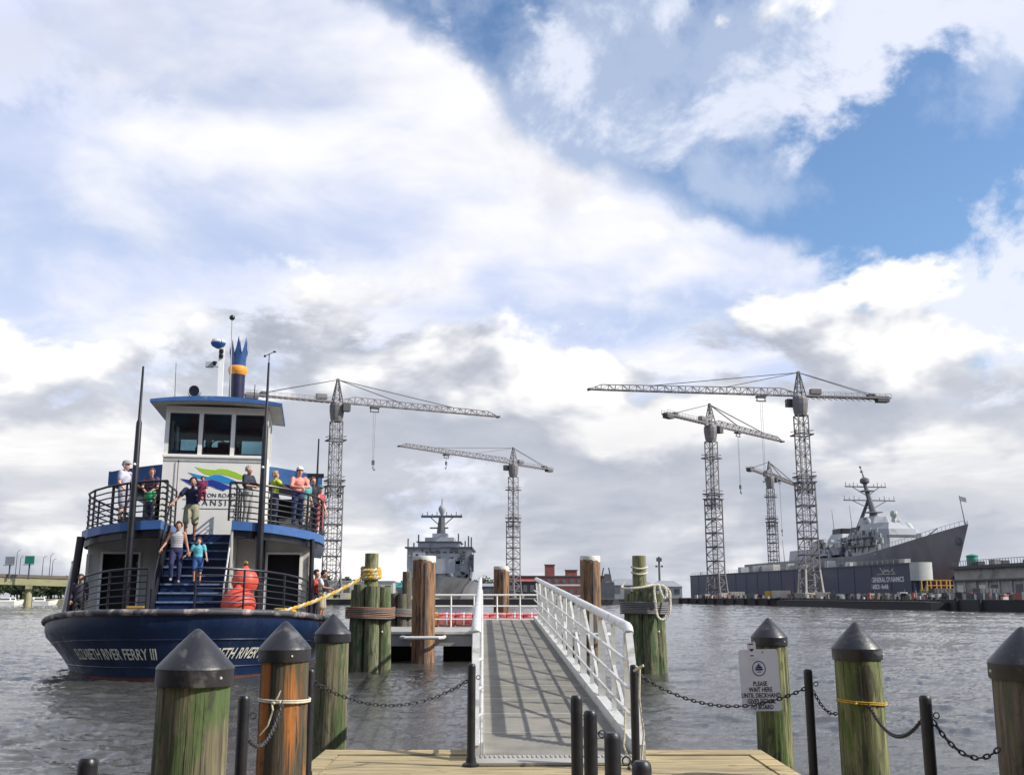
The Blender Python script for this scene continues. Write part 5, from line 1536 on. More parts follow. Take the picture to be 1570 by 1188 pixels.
def crane(root, jibdir, jl, cl, label, zbase=1.6, hook_at=0.38, hook_drop=14, face='crane'):
    """root: point at the slewing level; jibdir: horizontal direction of the jib"""
    base = Vector((root.x, root.y, zbase))
    ang = math.atan2(jibdir.y, jibdir.x)
    t = thing('tower_crane', label, 'crane', base, ang, 'hammerhead tower cranes of the shipyard')
    H = root.z - zbase
    W, w = 1.85, 1.35                         # half widths of lower / upper mast
    zs = H * 0.56
    sq = lambda r, z: [(-r, -r, z), (r, -r, z), (r, r, z), (-r, r, z)]
    m = MB(); lattice(m, sq(W, 0.4), sq(W, zs), 14, 0.30, 0.14)
    lo = m.build('lower_mast', M['crane'], t)
    for i in range(7):
        z = zs * (i + 0.6) / 7; b = MB()
        for a, c in zip(sq(W + 0.12, z), sq(W + 0.12, z)[1:] + sq(W + 0.12, z)[:1]): b.bar(a, c, 0.16, 0.26)
        b.build('belt', M['cranedark'], lo)
    ld = MB()
    for s in (-0.35, 0.35): ld.bar((s, 0, 0.5), (s, 0, H - 4), 0.09)
    z = 1.0
    while z < H - 4:
        ld.bar((-0.35, 0, z), (0.35, 0, z), 0.07); z += 1.2
    ld.build('ladder', M['cranedark'], lo)
    m = MB(); lattice(m, sq(w, zs - 3), sq(w, H - 5.2), 10, 0.26, 0.12)
    m.build('upper_mast', M['crane'], t)
    for zz in (zs + 0.1, zs + 1.6, H * 0.80):
        c = MB()
        for a, d in zip(sq(W + 0.35, zz), sq(W + 0.35, zz)[1:] + sq(W + 0.35, zz)[:1]): c.bar(a, d, 0.3, 0.3); c.bar(Vector(a) + Vector((0, 0, 1.0)), Vector(d) + Vector((0, 0, 1.0)), 0.09)
        c.build('climbing_collar', M['cranedark'], t)
    s = MB(); s.lathe([(1.5, H - 5.2), (1.75, H - 4.2), (2.0, H - 2.2), (2.0, H - 0.9), (1.6, H - 0.2)], 12); s.build('slewing_unit', M['crane'], t)
    cb = MB(); cb.box((1.9, -1.9, H - 1.6), (2.0, 1.7, 2.0)); co = cb.build('cab', M['cranedark'], t); MB().box((2.92, -1.9, H - 1.3), (0.06, 1.5, 1.1)).build('cab_window', M['glass'], co)
    a = MB(); lattice(a, sq(1.25, H - 0.3), sq(0.22, H + 6.1), 5, 0.26, 0.13); a.box((0, 0, H + 6.3), (0.7, 0.7, 0.5)); a.build('tower_head', M['crane'], t)
    # jib: triangular truss, bottom chords carry the trolley
    tri = lambda x, h, b: [(x, -b, H), (x, b, H), (x, 0, H + h)]
    n = int(jl / 2.1)
    j = MB(); lattice(j, tri(1.3, 0.9, 0.8), tri(5.0, 1.9, 0.8), 2, 0.22, 0.12); lattice(j, tri(5.0, 1.9, 0.8), tri(jl - 3, 1.35, 0.7), n, 0.22, 0.115); lattice(j, tri(jl - 3, 1.35, 0.7), tri(jl, 0.15, 0.6), 2, 0.2, 0.11)
    jo = j.build('jib', M['crane'], t)
    MB().box((jl + 0.2, 0, H), (0.6, 1.5, 0.5)).build('jib_tip', M['cranedark'], jo)
    c = MB()
    for sy in (-0.8, 0.8): c.bar((-1.3, sy, H), (-cl, sy, H), 0.35, 0.42); c.bar((-1.3, sy * 1.2, H + 1.1), (-cl, sy * 1.2, H + 1.1), 0.08)
    k = int(cl / 1.6)
    for i in range(k):
        x0, x1 = -1.3 - (cl - 1.3) * i / k, -1.3 - (cl - 1.3) * (i + 1) / k
        c.bar((x0, -0.8, H), (x1, 0.8, H), 0.14); c.bar((x1, -0.8, H), (x1, 0.8, H), 0.16); c.bar((x1, -0.8, H - 0.7), (x0, -0.8, H), 0.12)
        for sy in (-0.96, 0.96): c.bar((x1, sy, H), (x1, sy, H + 1.1), 0.07)
    cj = c.build('counter_jib', M['crane'], t)
    MB().box((-cl + 2.1, 0, H - 0.3), (3.2, 1.9, 1.5)).build('counterweight', M['cranedark'], cj)
    MB().box((-cl + 5.2, 0, H + 0.5), (1.8, 1.7, 1.0)).build('winch', M['cranedark'], cj)
    MB().box((-4.4, 0, H + 1.2), (2.8, 1.4, 1.4)).build('machinery_house', M['crane'], cj)
    pn = MB(); top = (0, 0, H + 6.2)
    for x, h in ((jl * 0.36, 1.7), (jl * 0.70, 1.55)):
        for sy in (-0.12, 0.12): pn.bar((0, sy, H + 6.2), (x, sy, H + h), 0.13)
    for sy in (-0.6, 0.6): pn.bar((0, sy * 0.2, H + 6.2), (-cl + 3.5, sy, H + 0.4), 0.13)
    pn.build('pendant_lines', M['cranedark'], t)
    x = jl * hook_at
    tr = MB(); tr.box((x, 0, H - 0.55), (2.4, 1.5, 0.45)); tr.bar((x - 1.1, 0, H - 0.8), (x - 1.1, 0, H - 1.7), 0.2); tr.bar((x + 1.1, 0, H - 0.8), (x + 1.1, 0, H - 1.7), 0.2); tr.bar((x - 1.3, 0, H - 1.7), (x + 1.3, 0, H - 1.7), 0.25)
    to = tr.build('trolley', M['cranedark'], t)
    hk = MB(); hk.bar((x - 0.3, 0, H - 1.7), (x - 0.15, 0, H - hook_drop), 0.05); hk.bar((x + 0.3, 0, H - 1.7), (x + 0.15, 0, H - hook_drop), 0.05)
    hk.build('hoist_rope', M['cranedark'], to)
    hb = MB(); hb.box((x, 0, H - hook_drop - 0.6), (0.7, 0.4, 1.3)); hb.path([(x, 0, H - hook_drop - 1.5), (x, 0, H - hook_drop - 2.3), (x + 0.35, 0, H - hook_drop - 2.7), (x + 0.6, 0, H - hook_drop - 2.3)], 0.14, 6)
    hb.build('hook_block', M['cranedark'], to)
    ft = MB()
    for px, py in ((-1, -1), (1, -1), (1, 1), (-1, 1)): ft.box((px * 2.3, py * 2.3, 0.6), (1.3, 1.3, 1.2)); ft.bar((px * 2.3, py * 2.3, 1.0), (px * W, py * W, 7.0), 0.4)
    ft.box((0, 0, 1.1), (5.6, 5.6, 0.5)); ft.build('undercarriage', M['cream'] if face == 'lit' else M['crane'], t)
    return t
ZC = 53.0
def mk(tip, root, lab, **kw):
    T, R = on_z(*tip, ZC), on_z(*root, ZC)
    d = (T - R); return crane(R, d, d.length, 25.0, lab, **kw)
mk((904, 597), (1226, 607), 'nearest and tallest-looking tower crane, its jib reaching left over the others', face='lit', hook_at=0.19, hook_drop=20)
mk((1199, 677), (1089, 651), 'tower crane at the left end of the dry dock, jib swung right', hook_at=0.36, hook_drop=17)
R_ = on_z(1180, 730, ZC); C_ = on_z(1147, 718, ZC)
crane(R_, R_ - C_, 52, (R_ - C_).length, 'small far tower crane behind the dry dock, jib hidden by the tall mast', zbase=8, hook_at=0.3, hook_drop=22)
mk((763, 639), (517, 617), 'tower crane rising just right of the ferry', hook_at=0.22, hook_drop=15)
mk((613, 684), (787, 711), 'tower crane straight above the gangway, jib pointing left', hook_at=0.62, hook_drop=3)

# ------------------------------------------------------------------ shipyard pier and land
def slab(name, poly, z0, z1, material):
    m = MB(); m.prism([(x, y) for x, y in poly], z0, z1); return structure(m.build(name, material))
slab('pier', [(51, 313), (61.8, 238), (62.6, 190), (63.2, 140), (66.5, 133.5), (160, 126), (180, 560), (60, 560)], -1.0, 1.55, M['pierdark'])
slab('shore', [(-75, 268), (18, 262), (48, 300), (48, 312), (18, 320), (-8, 330), (-8, 600), (48, 600), (48, 900), (-160, 900), (-160, 420), (-75, 420)][:4] + [(48, 312), (-75, 312)], -1.0, 1.35, M['pierdark'])
slab('far_shore', [(-420, 560), (70, 560), (70, 1300), (-900, 1300), (-900, 420), (-420, 430)], -1.0, 1.6, M['land'])
slab('shipyard_ground', [(-14, 375), (45, 375), (49.5, 330), (59, 330), (59, 559), (-14, 559)], -1.0, 1.5, M['concrete'])
slab('left_shore', [(-420, 262), (-105, 258), (-76, 285), (-76, 419), (-420, 429)], -1.0, 1.3, M['tan'])

# fender piles and rubble along the pier edge, each a pile of its own
def edge_piles():
    A = [(51, 313), (61.8, 238), (62.6, 190), (63.2, 140), (66.5, 133.5), (95, 131)]
    me = MB().lathe([(0.28, -1.2), (0.26, 1.9)], 8).mesh('fender_pile'); me.materials.append(M['pierdark'])
    for (x0, y0), (x1, y1) in zip(A, A[1:]):
        L = math.hypot(x1 - x0, y1 - y0); n = int(L / 7)
        for i in range(n):
            o = obj('fender_pile', me, None, (x0 + (x1 - x0) * i / n - 0.35, y0 + (y1 - y0) * i / n - 0.2, random.uniform(-.3, .2)))
            tag(o, 'one of the dark timber fender piles along the shipyard pier edge', 'pile', 'fender piles of the shipyard pier')
edge_piles()

# ------------------------------------------------------------------ floating dry dock
DD0, DD1 = Vector((106.9, 277.3, 0)), Vector((76.9, 446.5, 0))
DDir = (DD1 - DD0).normalized()                       # from the near end to the far end
DN = Vector((-DDir.y, DDir.x, 0)) * -1               # to the right (inside the dock)
if DN.x < 0: DN = -DN
def build_drydock():
    t = thing('dry_dock', 'long slate-blue floating dry dock holding the destroyer', 'dry dock', DD0)
    L = (DD1 - DD0).length
    def Q(s, w, z): return tuple(DDir * s + DN * w + Vector((0, 0, z)))
    def blk(s0, s1, w0, w1, z0, z1, name, material, par=None):
        m = MB(); m.add([Q(s, w, z) for z in (z0, z1) for s, w in ((s0, w0), (s1, w0), (s1, w1), (s0, w1))], [(3, 2, 1, 0), (4, 5, 6, 7), (0, 1, 5, 4), (1, 2, 6, 5), (2, 3, 7, 6), (3, 0, 4, 7)])
        return m.build(name, material, par or t)
    wl = blk(0.0, L, 0, 4.6, 1.0, 11.0, 'wing_wall', M['dockblue'])
    # plating seams and rubbing strakes that stand proud
    for i in range(1, 17): blk(L * i / 17 - 0.12, L * i / 17 + 0.12, -0.10, -0.002, 1.4, 10.6, 'plate_seam', M['dockblue'], wl)
    blk(0.2, L, -0.22, -0.004, 10.62, 10.98, 'top_strake', M['navydark'], wl)
    blk(3.5, L, 34.5, 39.0, 1.0, 10.6, 'far_wing_wall', M['dockblue'])
    blk(4.0, L, 4.62, 34.48, 0.2, 2.6, 'pontoon_deck', M['haze_r'])
    # rounded pale end of the wall above the end platform
    m = MB(); pts = []
    for i in range(9):
        a = -math.pi / 2 + math.pi * i / 8; pts.append((-2.2 * math.cos(a) ** 0.7 if abs(a) < 1.57 else 0, 2.9 + 3.1 * math.sin(a)))
    ring = lambda z: [Q(min(s, -0.01), w, z) for s, w in pts]
    m.loft([ring(6.2), ring(11.05)]); m.build('end_sponson', M['docklight'], t, smooth=True)
    for w in (0.6, 2.2, 3.8): 
        b = MB(); b.bar(Q(-1.2, w, 1.2), Q(-0.1, w, 6.2), 0.35); b.build('end_brace', M['navydark'], t)
    # rail along the top of the wall
    r = MB(); 
    for z in (11.55, 12.05): r.bar(Q(0, 0.25, z), Q(L, 0.25, z), 0.07)
    for i in range(60): r.bar(Q(L * i / 60, 0.25, 11.0), Q(L * i / 60, 0.25, 12.05), 0.08)
    r.build('wall_railing', M['docklight'], wl)
    # lettering, seen from the outside (left) of the wall
    ux = -DDir; uz = Vector((0, 0, 1)); un = -DN
    def fn(s0, z0, sx):
        return lambda c: Vector(Q(s0, 0, z0)) + ux * c.x * sx + uz * c.y + un * (0.03 + c.z)
    text('lettering', 'GENERAL DYNAMICS', 1.9, M['signw'], wl, None, None, fn=fn(12.0, 6.6, 0.95), bold=0.03, ext=0.02)
    text('lettering', 'NASSCO - Norfolk', 1.7, M['signw'], wl, None, None, fn=fn(20.6, 4.7, 0.66), bold=0.05, ext=0.02, align='LEFT')
    # emblem: a sketch of crossed wave strokes above a rule
    for k, (x0, z0, x1, z1, w) in enumerate(((-4.5, 8.2, 5, 8.15, .2), (-3, 10.0, -1, 8.5, .28), (-2, 8.6, 1.5, 9.3, .28), (-1, 9.5, 2.5, 8.6, .28), (2, 8.6, 4, 9.6, .28), (3, 9.3, 4.5, 8.4, .22))):
        MB().bar(fn(12.5, 0, 1)(Vector((x0, z0, 0.02))), fn(12.5, 0, 1)(Vector((x1, z1, 0.02))), w, 0.04, un).build('emblem_stroke', M['docklight'], wl)
    # small cranes, lockers and vents on top of the wall
    rn = random.Random(4)
    for i in range(16):
        s = rn.uniform(5, L - 4); hgt = rn.uniform(0.7, 2.2)
        m = MB(); m.box((0, 0, hgt / 2), (rn.uniform(1, 3), rn.uniform(1, 4), hgt), top=rn.uniform(0.7, 1))
        o = m.build('deck_locker', rn.choice([M['navygrey'], M['docklight'], M['offwhite'], M['tealbox'], M['cream']]), t, loc=Q(s, rn.uniform(1.5, 3.6), 11.0)); o.rotation_euler = (0, 0, math.atan2(DDir.y, DDir.x))
    for s in (92, 98, 104):
        m = MB(); m.box((0, 0, 1.1), (6, 2.6, 2.2)); o = m.build('deck_house', M['offwhite'], t, loc=Q(s, 2.3, 11.0)); o.rotation_euler = (0, 0, math.atan2(DDir.y, DDir.x))
build_drydock()

# ------------------------------------------------------------------ destroyer in the dry dock
SO = Vector((117.0, 326.0, 0)); SF = -DDir            # forward = towards the viewer and right
SP = Vector((-SF.y, SF.x, 0))                        # port side (right in the picture)
if SP.x < 0: SP = -SP
def build_destroyer():
    t = thing('destroyer', 'grey naval destroyer with raked mast standing in the dry dock', 'warship', SO)
    def Q(l, w, z): return SF * l + SP * w + Vector((0, 0, z))
    def deckz(l): return 14.6 + 6.9 * max(0, (l - 2) / 44) ** 1.35
    def half(l):
        if l > 2: return 9.3 * max(0.0, 1 - ((l - 2) / 44.0) ** 1.9) ** 0.85 + 0.05
        return 9.3 - max(0, (-l - 40) / 60) * 2
    Ls = [-92, -75, -55, -35, -15, 2, 10, 18, 25, 31, 36, 40, 43, 45, 46]
    h = MB(); rings = []
    for l in Ls:
        b = half(l); dz = deckz(l); k = max(0, (l - 2) / 44)
        rk = 15.0 * k ** 3
        wl_ = b * (1 - 0.62 * k); kl = b * (0.55 - 0.5 * k)
        rings.append([Q(l, -b, dz), Q(l - rk * 0.45, -wl_ - (0.0), 9.0), Q(l - rk, -max(0.04, kl), 4.2), Q(l - rk, max(0.04, kl), 4.2), Q(l - rk * 0.45, wl_, 9.0), Q(l, b, dz)])
    h.loft(rings); hull = h.build('hull', M['hullgrey'], t, smooth=True, ang=30)
    u = MB(); rings = []
    for l in Ls[:-1]:
        b = half(l); k = max(0, (l - 2) / 44); rk = 15.0 * k ** 3
        kl = max(0.04, b * (0.55 - 0.5 * k)) + 0.03; wl_ = b * (1 - 0.62 * k)
        rings.append([Q(l - rk * 0.8, -(kl + (wl_ - kl) * 0.33) - 0.04, 5.9), Q(l - rk, -kl, 4.15), Q(l - rk, -kl * 0.5, 2.7), Q(l - rk, kl * 0.5, 2.7), Q(l - rk, kl, 4.15), Q(l - rk * 0.8, kl + (wl_ - kl) * 0.33 + 0.04, 5.9)])
    u.loft(rings); u.build('bottom_paint', M['haze_r'], hull)
    rn0 = random.Random(77)
    def blk(l0, l1, b0, b1, z0, z1, name, material=None, par=None, tf=0.0, ta=0.0, ch=0.0):
        """deckhouse: bottom half breadth b0, top b1, faces sloping in by tf / ta, chamfered corners ch"""
        m = MB(); r = []
        for z, b, f, a in ((z0, b0, 0, 0), (z1, b1, tf, ta)):
            L1, L0 = l1 - f, l0 + a; c = ch
            r.append([Q(L0, -b + c, z), Q(L0 + c, -b, z), Q(L1 - c, -b, z), Q(L1, -b + c, z), Q(L1, b - c, z), Q(L1 - c, b, z), Q(L0 + c, b, z), Q(L0, b - c, z)])
        m.loft(r); return m.build(name, material or M['navygrey'], par or t)
    fw_ = blk(-6, 15, 8.8, 7.6, 14.6, 22.4, 'forward_superstructure', tf=2.2, ta=0.5, ch=3.2)
    blk(-4, 12, 6.4, 5.6, 22.4, 24.4, 'bridge_roof_house', par=fw_, tf=1.0, ch=2.4)
    blk(13.2, 13.6, 5.2, 5.2, 19.6, 20.5, 'bridge_windows', M['navydark'], fw_)
    blk(-8, 1, 3.6, 2.8, 24.4, 27.0, 'director_house', par=fw_, ch=0.8)
    for s in (-1, 1):                                           # flat radar faces on the chamfers
        m = MB(); c = Q(11.0, s * 6.6, 18.8); n_ = (SF + SP * s).normalized(); x = n_.cross(Vector((0, 0, 1))).normalized()
        pts = [c + n_ * 0.45 + x * 1.8 * math.cos(a) + Vector((0, 0, 1.8 * math.sin(a))) for a in [math.pi / 8 + i * math.pi / 4 for i in range(8)]]
        m.loft([pts, [p + n_ * 0.2 for p in pts]]); m.build('radar_face', M['docklight'], fw_)
    f1 = blk(-17, -7, 4.6, 3.2, 15.5, 22.6, 'forward_funnel', tf=1.5, ta=2.0, ch=1.0); blk(-14.6, -8.6, 2.6, 2.4, 22.6, 24.3, 'funnel_cap', M['ferryblack'], f1, ch=0.5)
    md = blk(-32, -15, 7.8, 6.6, 15.5, 19.4, 'middle_superstructure', ch=1.0)
    f2 = blk(-30, -19, 4.4, 3.0, 19.4, 22.8, 'after_funnel', tf=1.6, ta=2.4, ch=1.0); blk(-27.4, -20.8, 2.5, 2.3, 22.8, 24.6, 'funnel_cap', M['ferryblack'], f2, ch=0.5)
    blk(-52, -33, 7.6, 7.0, 14.2, 18.2, 'after_superstructure', ch=1.0)
    blk(-46, -40, 2.2, 1.8, 18.2, 21.0, 'director_house', ch=0.5)
    for l, w, z, r_ in ((-31, 4, 19.4, 1.0), (2, -5.0, 23.9, 0.9), (4, 4.0, 23.9, 1.1), (9, 0, 23.9, 1.0), (-36, 0, 18.2, 1.1)):
        m = MB(); m.lathe([(r_ * 0.7, 0), (r_ * 0.7, 0.8), (r_, 1.0), (r_ * 0.9, 1.8), (r_ * 0.4, 2.4), (0.02, 2.6)], 10); m.build('sensor_dome', M['navygrey'], t, smooth=True, loc=Q(l, w, z))
    m = MB(); m.path([Q(10.5, -1, 24.0), Q(10.5, -1, 26.2)], [0.7, 0.5], 8); m.lathe([(0.9, 0), (1.2, 0.9), (0.9, 1.9)], 10, Q(10.5, -1, 26.0)); m.build('close_in_gun', M['docklight'], t)
    # raked tripod mast
    mt = MB()
    mt.path([Q(-1.5, 0, 24), Q(-7.5, 0, 38.5)], [1.25, 0.6], 8)
    for s in (-1, 1): mt.path([Q(-9.0, s * 2.4, 24), Q(-5.2, s * 0.3, 33.0)], [0.7, 0.45], 6)
    mo = mt.build('mast', M['navydark'], t, smooth=True)
    y = MB()
    for z, b, l in ((37.2, 7.2, -7.0), (32.6, 9.0, -5.2)):
        y.bar(Q(l, -b, z), Q(l, b, z), 0.42, 0.36)
        for s in (-1, 1):
            y.bar(Q(l, s * b * 0.68, z), Q(l + 0.8, s * 0.5, z - 2.8), 0.22)
            for k in range(4): y.bar(Q(l, s * b * (0.4 + 0.19 * k), z), Q(l, s * b * (0.4 + 0.19 * k), z + 1.0 + 0.5 * (k % 2)), 0.14)
    y.build('yards', M['navydark'], mo)
    for l, b, z in ((-3.4, 2.4, 28.4), (-2.6, 3.2, 26.4), (-6.6, 1.9, 35.6)):
        m = MB(); m.add([Q(l + a, s, z + dz) for dz in (0, 0.3) for a, s in ((-1.6, -b), (1.8, -b), (1.8, b), (-1.6, b))], [(3, 2, 1, 0), (4, 5, 6, 7), (0, 1, 5, 4), (1, 2, 6, 5), (2, 3, 7, 6), (3, 0, 4, 7)]); m.build('mast_platform', M['navydark'], mo)
    m = MB(); m.lathe([(0.8, 0), (1.6, 0.5), (1.5, 1.5), (0.7, 2.1)], 10, Q(-7.4, 0, 38.2)); m.path([Q(-7.6, 0, 40), Q(-9.6, 0, 44.0)], [0.32, 0.14], 6); m.ball(Q(-9.0, 0, 42.4), (0.55, 0.55, 0.3), 8, 5); m.ball(Q(-9.6, 0, 44.0), 0.4, 8, 5); m.build('mast_top', M['navydark'], mo, smooth=True)
    for z in (17.2, 19.8):                                      # walkways and their rails round the forward block
        w_ = MB(); off = 8.9 - (z - 14.6) * 0.15
        w_.add([Q(a, -s_, z + dz) for dz in (0, 0.18) for a, s_ in ((-5, off), (11.5, off), (11.5, off + 1.0), (-5, off + 1.0))], [(3, 2, 1, 0), (4, 5, 6, 7), (0, 1, 5, 4), (1, 2, 6, 5), (2, 3, 7, 6), (3, 0, 4, 7)])
        for k in range(14): w_.bar(Q(-5 + k * 1.27, -off - 0.95, z + 0.18), Q(-5 + k * 1.27, -off - 0.95, z + 1.25), 0.08)
        w_.bar(Q(-5, -off - 0.95, z + 1.25), Q(11.5, -off - 0.95, z + 1.25), 0.08); w_.build('walkway', M['navydark'], fw_)
    for k in range(26):
        l = rn0.uniform(-5, 12); z = rn0.uniform(15.2, 21.8); off = 8.85 - (z - 14.6) * 0.154
        MB().add([Q(l + a, -off - o_, z + dz) for o_ in (0.0, 0.22) for a, dz in ((0, 0), (0.8, 0), (0.8, 1.5), (0, 1.5))], [(3, 2, 1, 0), (4, 5, 6, 7), (0, 1, 5, 4), (1, 2, 6, 5), (2, 3, 7, 6), (3, 0, 4, 7)]).build('hatch', rn0.choice([M['navydark'], M['hullgrey'], M['docklight']]), fw_)
    for l, w, z0, z1 in ((-24, -3, 22, 31), (-21, 2, 22, 32.5), (-60, -5, 14, 23)):
        MB().path([Q(l, w, z0), Q(l - 1.2, w, z1)], [0.14, 0.06], 5).build('whip_aerial', M['navydark'], t)
    # bow gun, jackstaff, anchor, flag, deck clutter
    g = MB(); 
    r = [[Q(24 + a, s, z) for a, s in ((-2, -1.7), (2, -1.7), (2, 1.7), (-2, 1.7))] for z, k in ((deckz(24), 1),)]
    r.append([Q(24 + a, s, deckz(24) + 3.0) for a, s in ((-1.6, -1.1), (0.6, -1.1), (0.6, 1.1), (-1.6, 1.1))]); g.loft(r); go = g.build('gun_house', M['navygrey'], t)
    MB().path([Q(25.5, 0, deckz(24) + 1.8), Q(31.5, 0, deckz(24) + 4.0)], [0.22, 0.13], 6).build('gun_barrel', M['navydark'], go)
    MB().path([Q(44.8, 0, 21.2), Q(43.0, 0, 29.6)], [0.16, 0.09], 5).build('jackstaff', M['navydark'], t)
    fl_ = MB()
    for o_ in (0.0, 0.06): fl_.add([Q(43.0 + o_, 0.05, 29.4), Q(42.7 + o_, 2.2, 29.0), Q(42.9 + o_, 2.2, 27.7), Q(43.3 + o_, 0.05, 28.0)], [(0, 1, 2, 3)])
    fl_.build('jack_flag', M['navydark'], t)
    m = MB(); m.ball(Q(42.6, -1.3, 17.0), (0.8, 0.8, 1.2), 8, 6); m.bar(Q(42.6, -1.5, 15.2), Q(42.8, -1.1, 18.0), 0.5); m.build('anchor', M['navydark'], t)
    rn = random.Random(2)
    rl = MB()
    for i in range(26):
        l = 12 + i * 1.32
        for s in (-1, 1): rl.bar(Q(l, s * (half(l) - 0.15), deckz(l)), Q(l, s * (half(l) - 0.15), deckz(l) + 1.2), 0.12)
    for i in range(25):
        l, l2 = 12 + i * 1.32, 13.32 + i * 1.32
        for s in (-1, 1): rl.bar(Q(l, s * (half(l) - 0.15), deckz(l) + 1.2), Q(l2, s * (half(l2) - 0.15), deckz(l2) + 1.2), 0.09)
    rl.build('lifeline', M['docklight'], t)
    for i in range(130):
        l = rn.uniform(-33, 14); s = -1 if rn.random() < 0.8 else 1
        w = rn.uniform(6.5, 8.4); z = rn.choice([15.6, 17.0, 18.6, 20.2])
        if -18 < l < -6: w = rn.uniform(4.5, 8)
        m = MB(); hx = rn.uniform(0.5, 1.4); m.box((0, 0, 0), (hx, rn.uniform(0.5, 2.2), rn.uniform(0.6, 1.8)), top=rn.uniform(.6, 1)); o = m.build('deck_fitting', rn.choice([M['navydark'], M['navygrey'], M['docklight'], M['navygrey']]), t, loc=Q(l, s * w, z)); o.rotation_euler = (0, 0, math.atan2(SF.y, SF.x) + math.pi / 2)
    return t
build_destroyer()

# ------------------------------------------------------------------ landing ship, bow-on
def build_landing_ship():
    O = at(671, 915, 400); O.z = 0
    t = thing('landing_ship', 'grey amphibious warship seen bow-on behind the left guide pile', 'warship', O)
    h = MB(); rings = []
    for y, b, z in ((-22, 0.6, 9.4), (-20, 4.0, 9.2), (-16, 7.4, 9.0), (-11, 10.4, 8.8), (-5, 12.2, 8.6), (2, 12.8, 8.5), (120, 12.8, 8.5)):
        k = 0.15 + 0.72 * min(1, max(0, (y + 22) / 40))
        rings.append([(-b, y, z), (-b * (0.55 + 0.4 * k), y + (2 if y < -5 else 0), 5), (-b * k, y + (5 if y < -5 else 0), -1), (b * k, y + (5 if y < -5 else 0), -1), (b * (0.55 + 0.4 * k), y + (2 if y < -5 else 0), 5), (b, y, z)])
    h.loft(rings); h.build('hull', M['hullgrey'], t, smooth=True, ang=35)
    def bx(cx, cy, cz, sx, sy, sz, name, material=None, par=None, top=1.0):
        return MB().box((cx, cy, cz), (sx, sy, sz), top=top).build(name, material or M['navygrey'], par or t)
    s = bx(0, 22, 14.6, 24.6, 40, 12.4, 'superstructure')
    bx(0.0, 1.6, 13.6, 13, 1.4, 5.6, 'front_house', par=s); bx(-7.6, 1.8, 17.2, 5, 0.8, 4.4, 'bridge_wing_box', par=s)
    for i in range(9): bx(-9.6 + i * 2.4, 1.95, 19.0, 1.5, 0.2, 0.7, 'bridge_window', M['navydark'], s)
    bx(0, 21.4, 20.85, 26.4, 41, 0.5, 'bridge_deck', M['navydark'], s)
    a = bx(-0.2, 14, 22.0, 16.5, 18, 1.9, 'upper_house'); bx(-0.2, 14, 23.2, 17.6, 19, 0.4, 'upper_house_roof', M['navydark'], a)
    b = bx(-0.2, 14, 24.2, 11.5, 12, 1.8, 'director_house'); bx(-0.2, 14, 25.9, 6.0, 8, 1.8, 'mast_house', par=b)
    m = MB(); m.path([(0, 14, 26), (0.2, 14, 33.4)], [1.9, 1.2], 8); mo = m.build('mast', M['navydark'], t, smooth=True)
    y = MB(); y.box((0.2, 14, 33.8), (16.6, 1.6, 0.9)); y.box((-0.8, 14, 29.2), (7.4, 1.6, 0.5))
    for sx in (-1, 1): y.bar((0.2 + sx * 4.5, 14, 33.4), (0.2 + sx * 0.8, 14, 30.2), 0.35)
    for i in range(9): y.bar((-7.6 + i * 1.95, 14, 34.2), (-7.6 + i * 1.95, 14, 35.0 + 0.7 * (i % 2)), 0.28)
    y.build('yards', M['navydark'], mo)
    m = MB(); m.lathe([(0.5, 34.2), (1.1, 35.4), (1.5, 36.6), (1.35, 37.6), (0.7, 38.3), (0.3, 38.6), (0.25, 41.0)], 12, (0.3, 14, 0)); m.build('radome', M['navygrey'], mo, smooth=True)
    rn = random.Random(8)
    for i in range(60):
        x = rn.uniform(-11.5, 11.5); z = rn.uniform(9.5, 20)
        bx(x, 1.75, z, rn.uniform(0.4, 1.8), 0.8, rn.uniform(0.4, 1.6), 'front_fitting', rn.choice([M['navydark'], M['navygrey'], M['hullgrey']]), s)
    for x, z0, z1 in ((-12.3, 21, 24.5), (-8.2, 23.4, 26), (7.5, 23.4, 26.4), (11.5, 21, 25.5), (12.6, 12, 25.0), (10.2, 21, 23.5), (-10, 21, 22.8)):
        MB().path([(x, 5, z0), (x, 5, z1)], 0.28, 6).build('aerial', M['navydark'], t)
    m = MB(); m.path([(11.8, 1, 15), (12.9, -2, 11), (12.6, -4, 8.6)], 0.6, 6); m.box((12.8, 2, 14.5), (1.8, 3, 6)); m.box((13.0, 0, 17.4), (1.6, 2, 1.4)); m.build('boat_davit', M['navydark'], t)
    for sx in (-1, 1):
        m = MB(); m.ball((sx * 5.5, -9, 9.6), (1.1, 1.1, 1.3), 8, 6); m.build('deck_winch', M['navydark'], t, smooth=True)
    MB().path([(-12, 2, 8), (-24, -6, 2.0)], 0.16, 5).build('mooring_line', M['navydark'], t)
build_landing_ship()

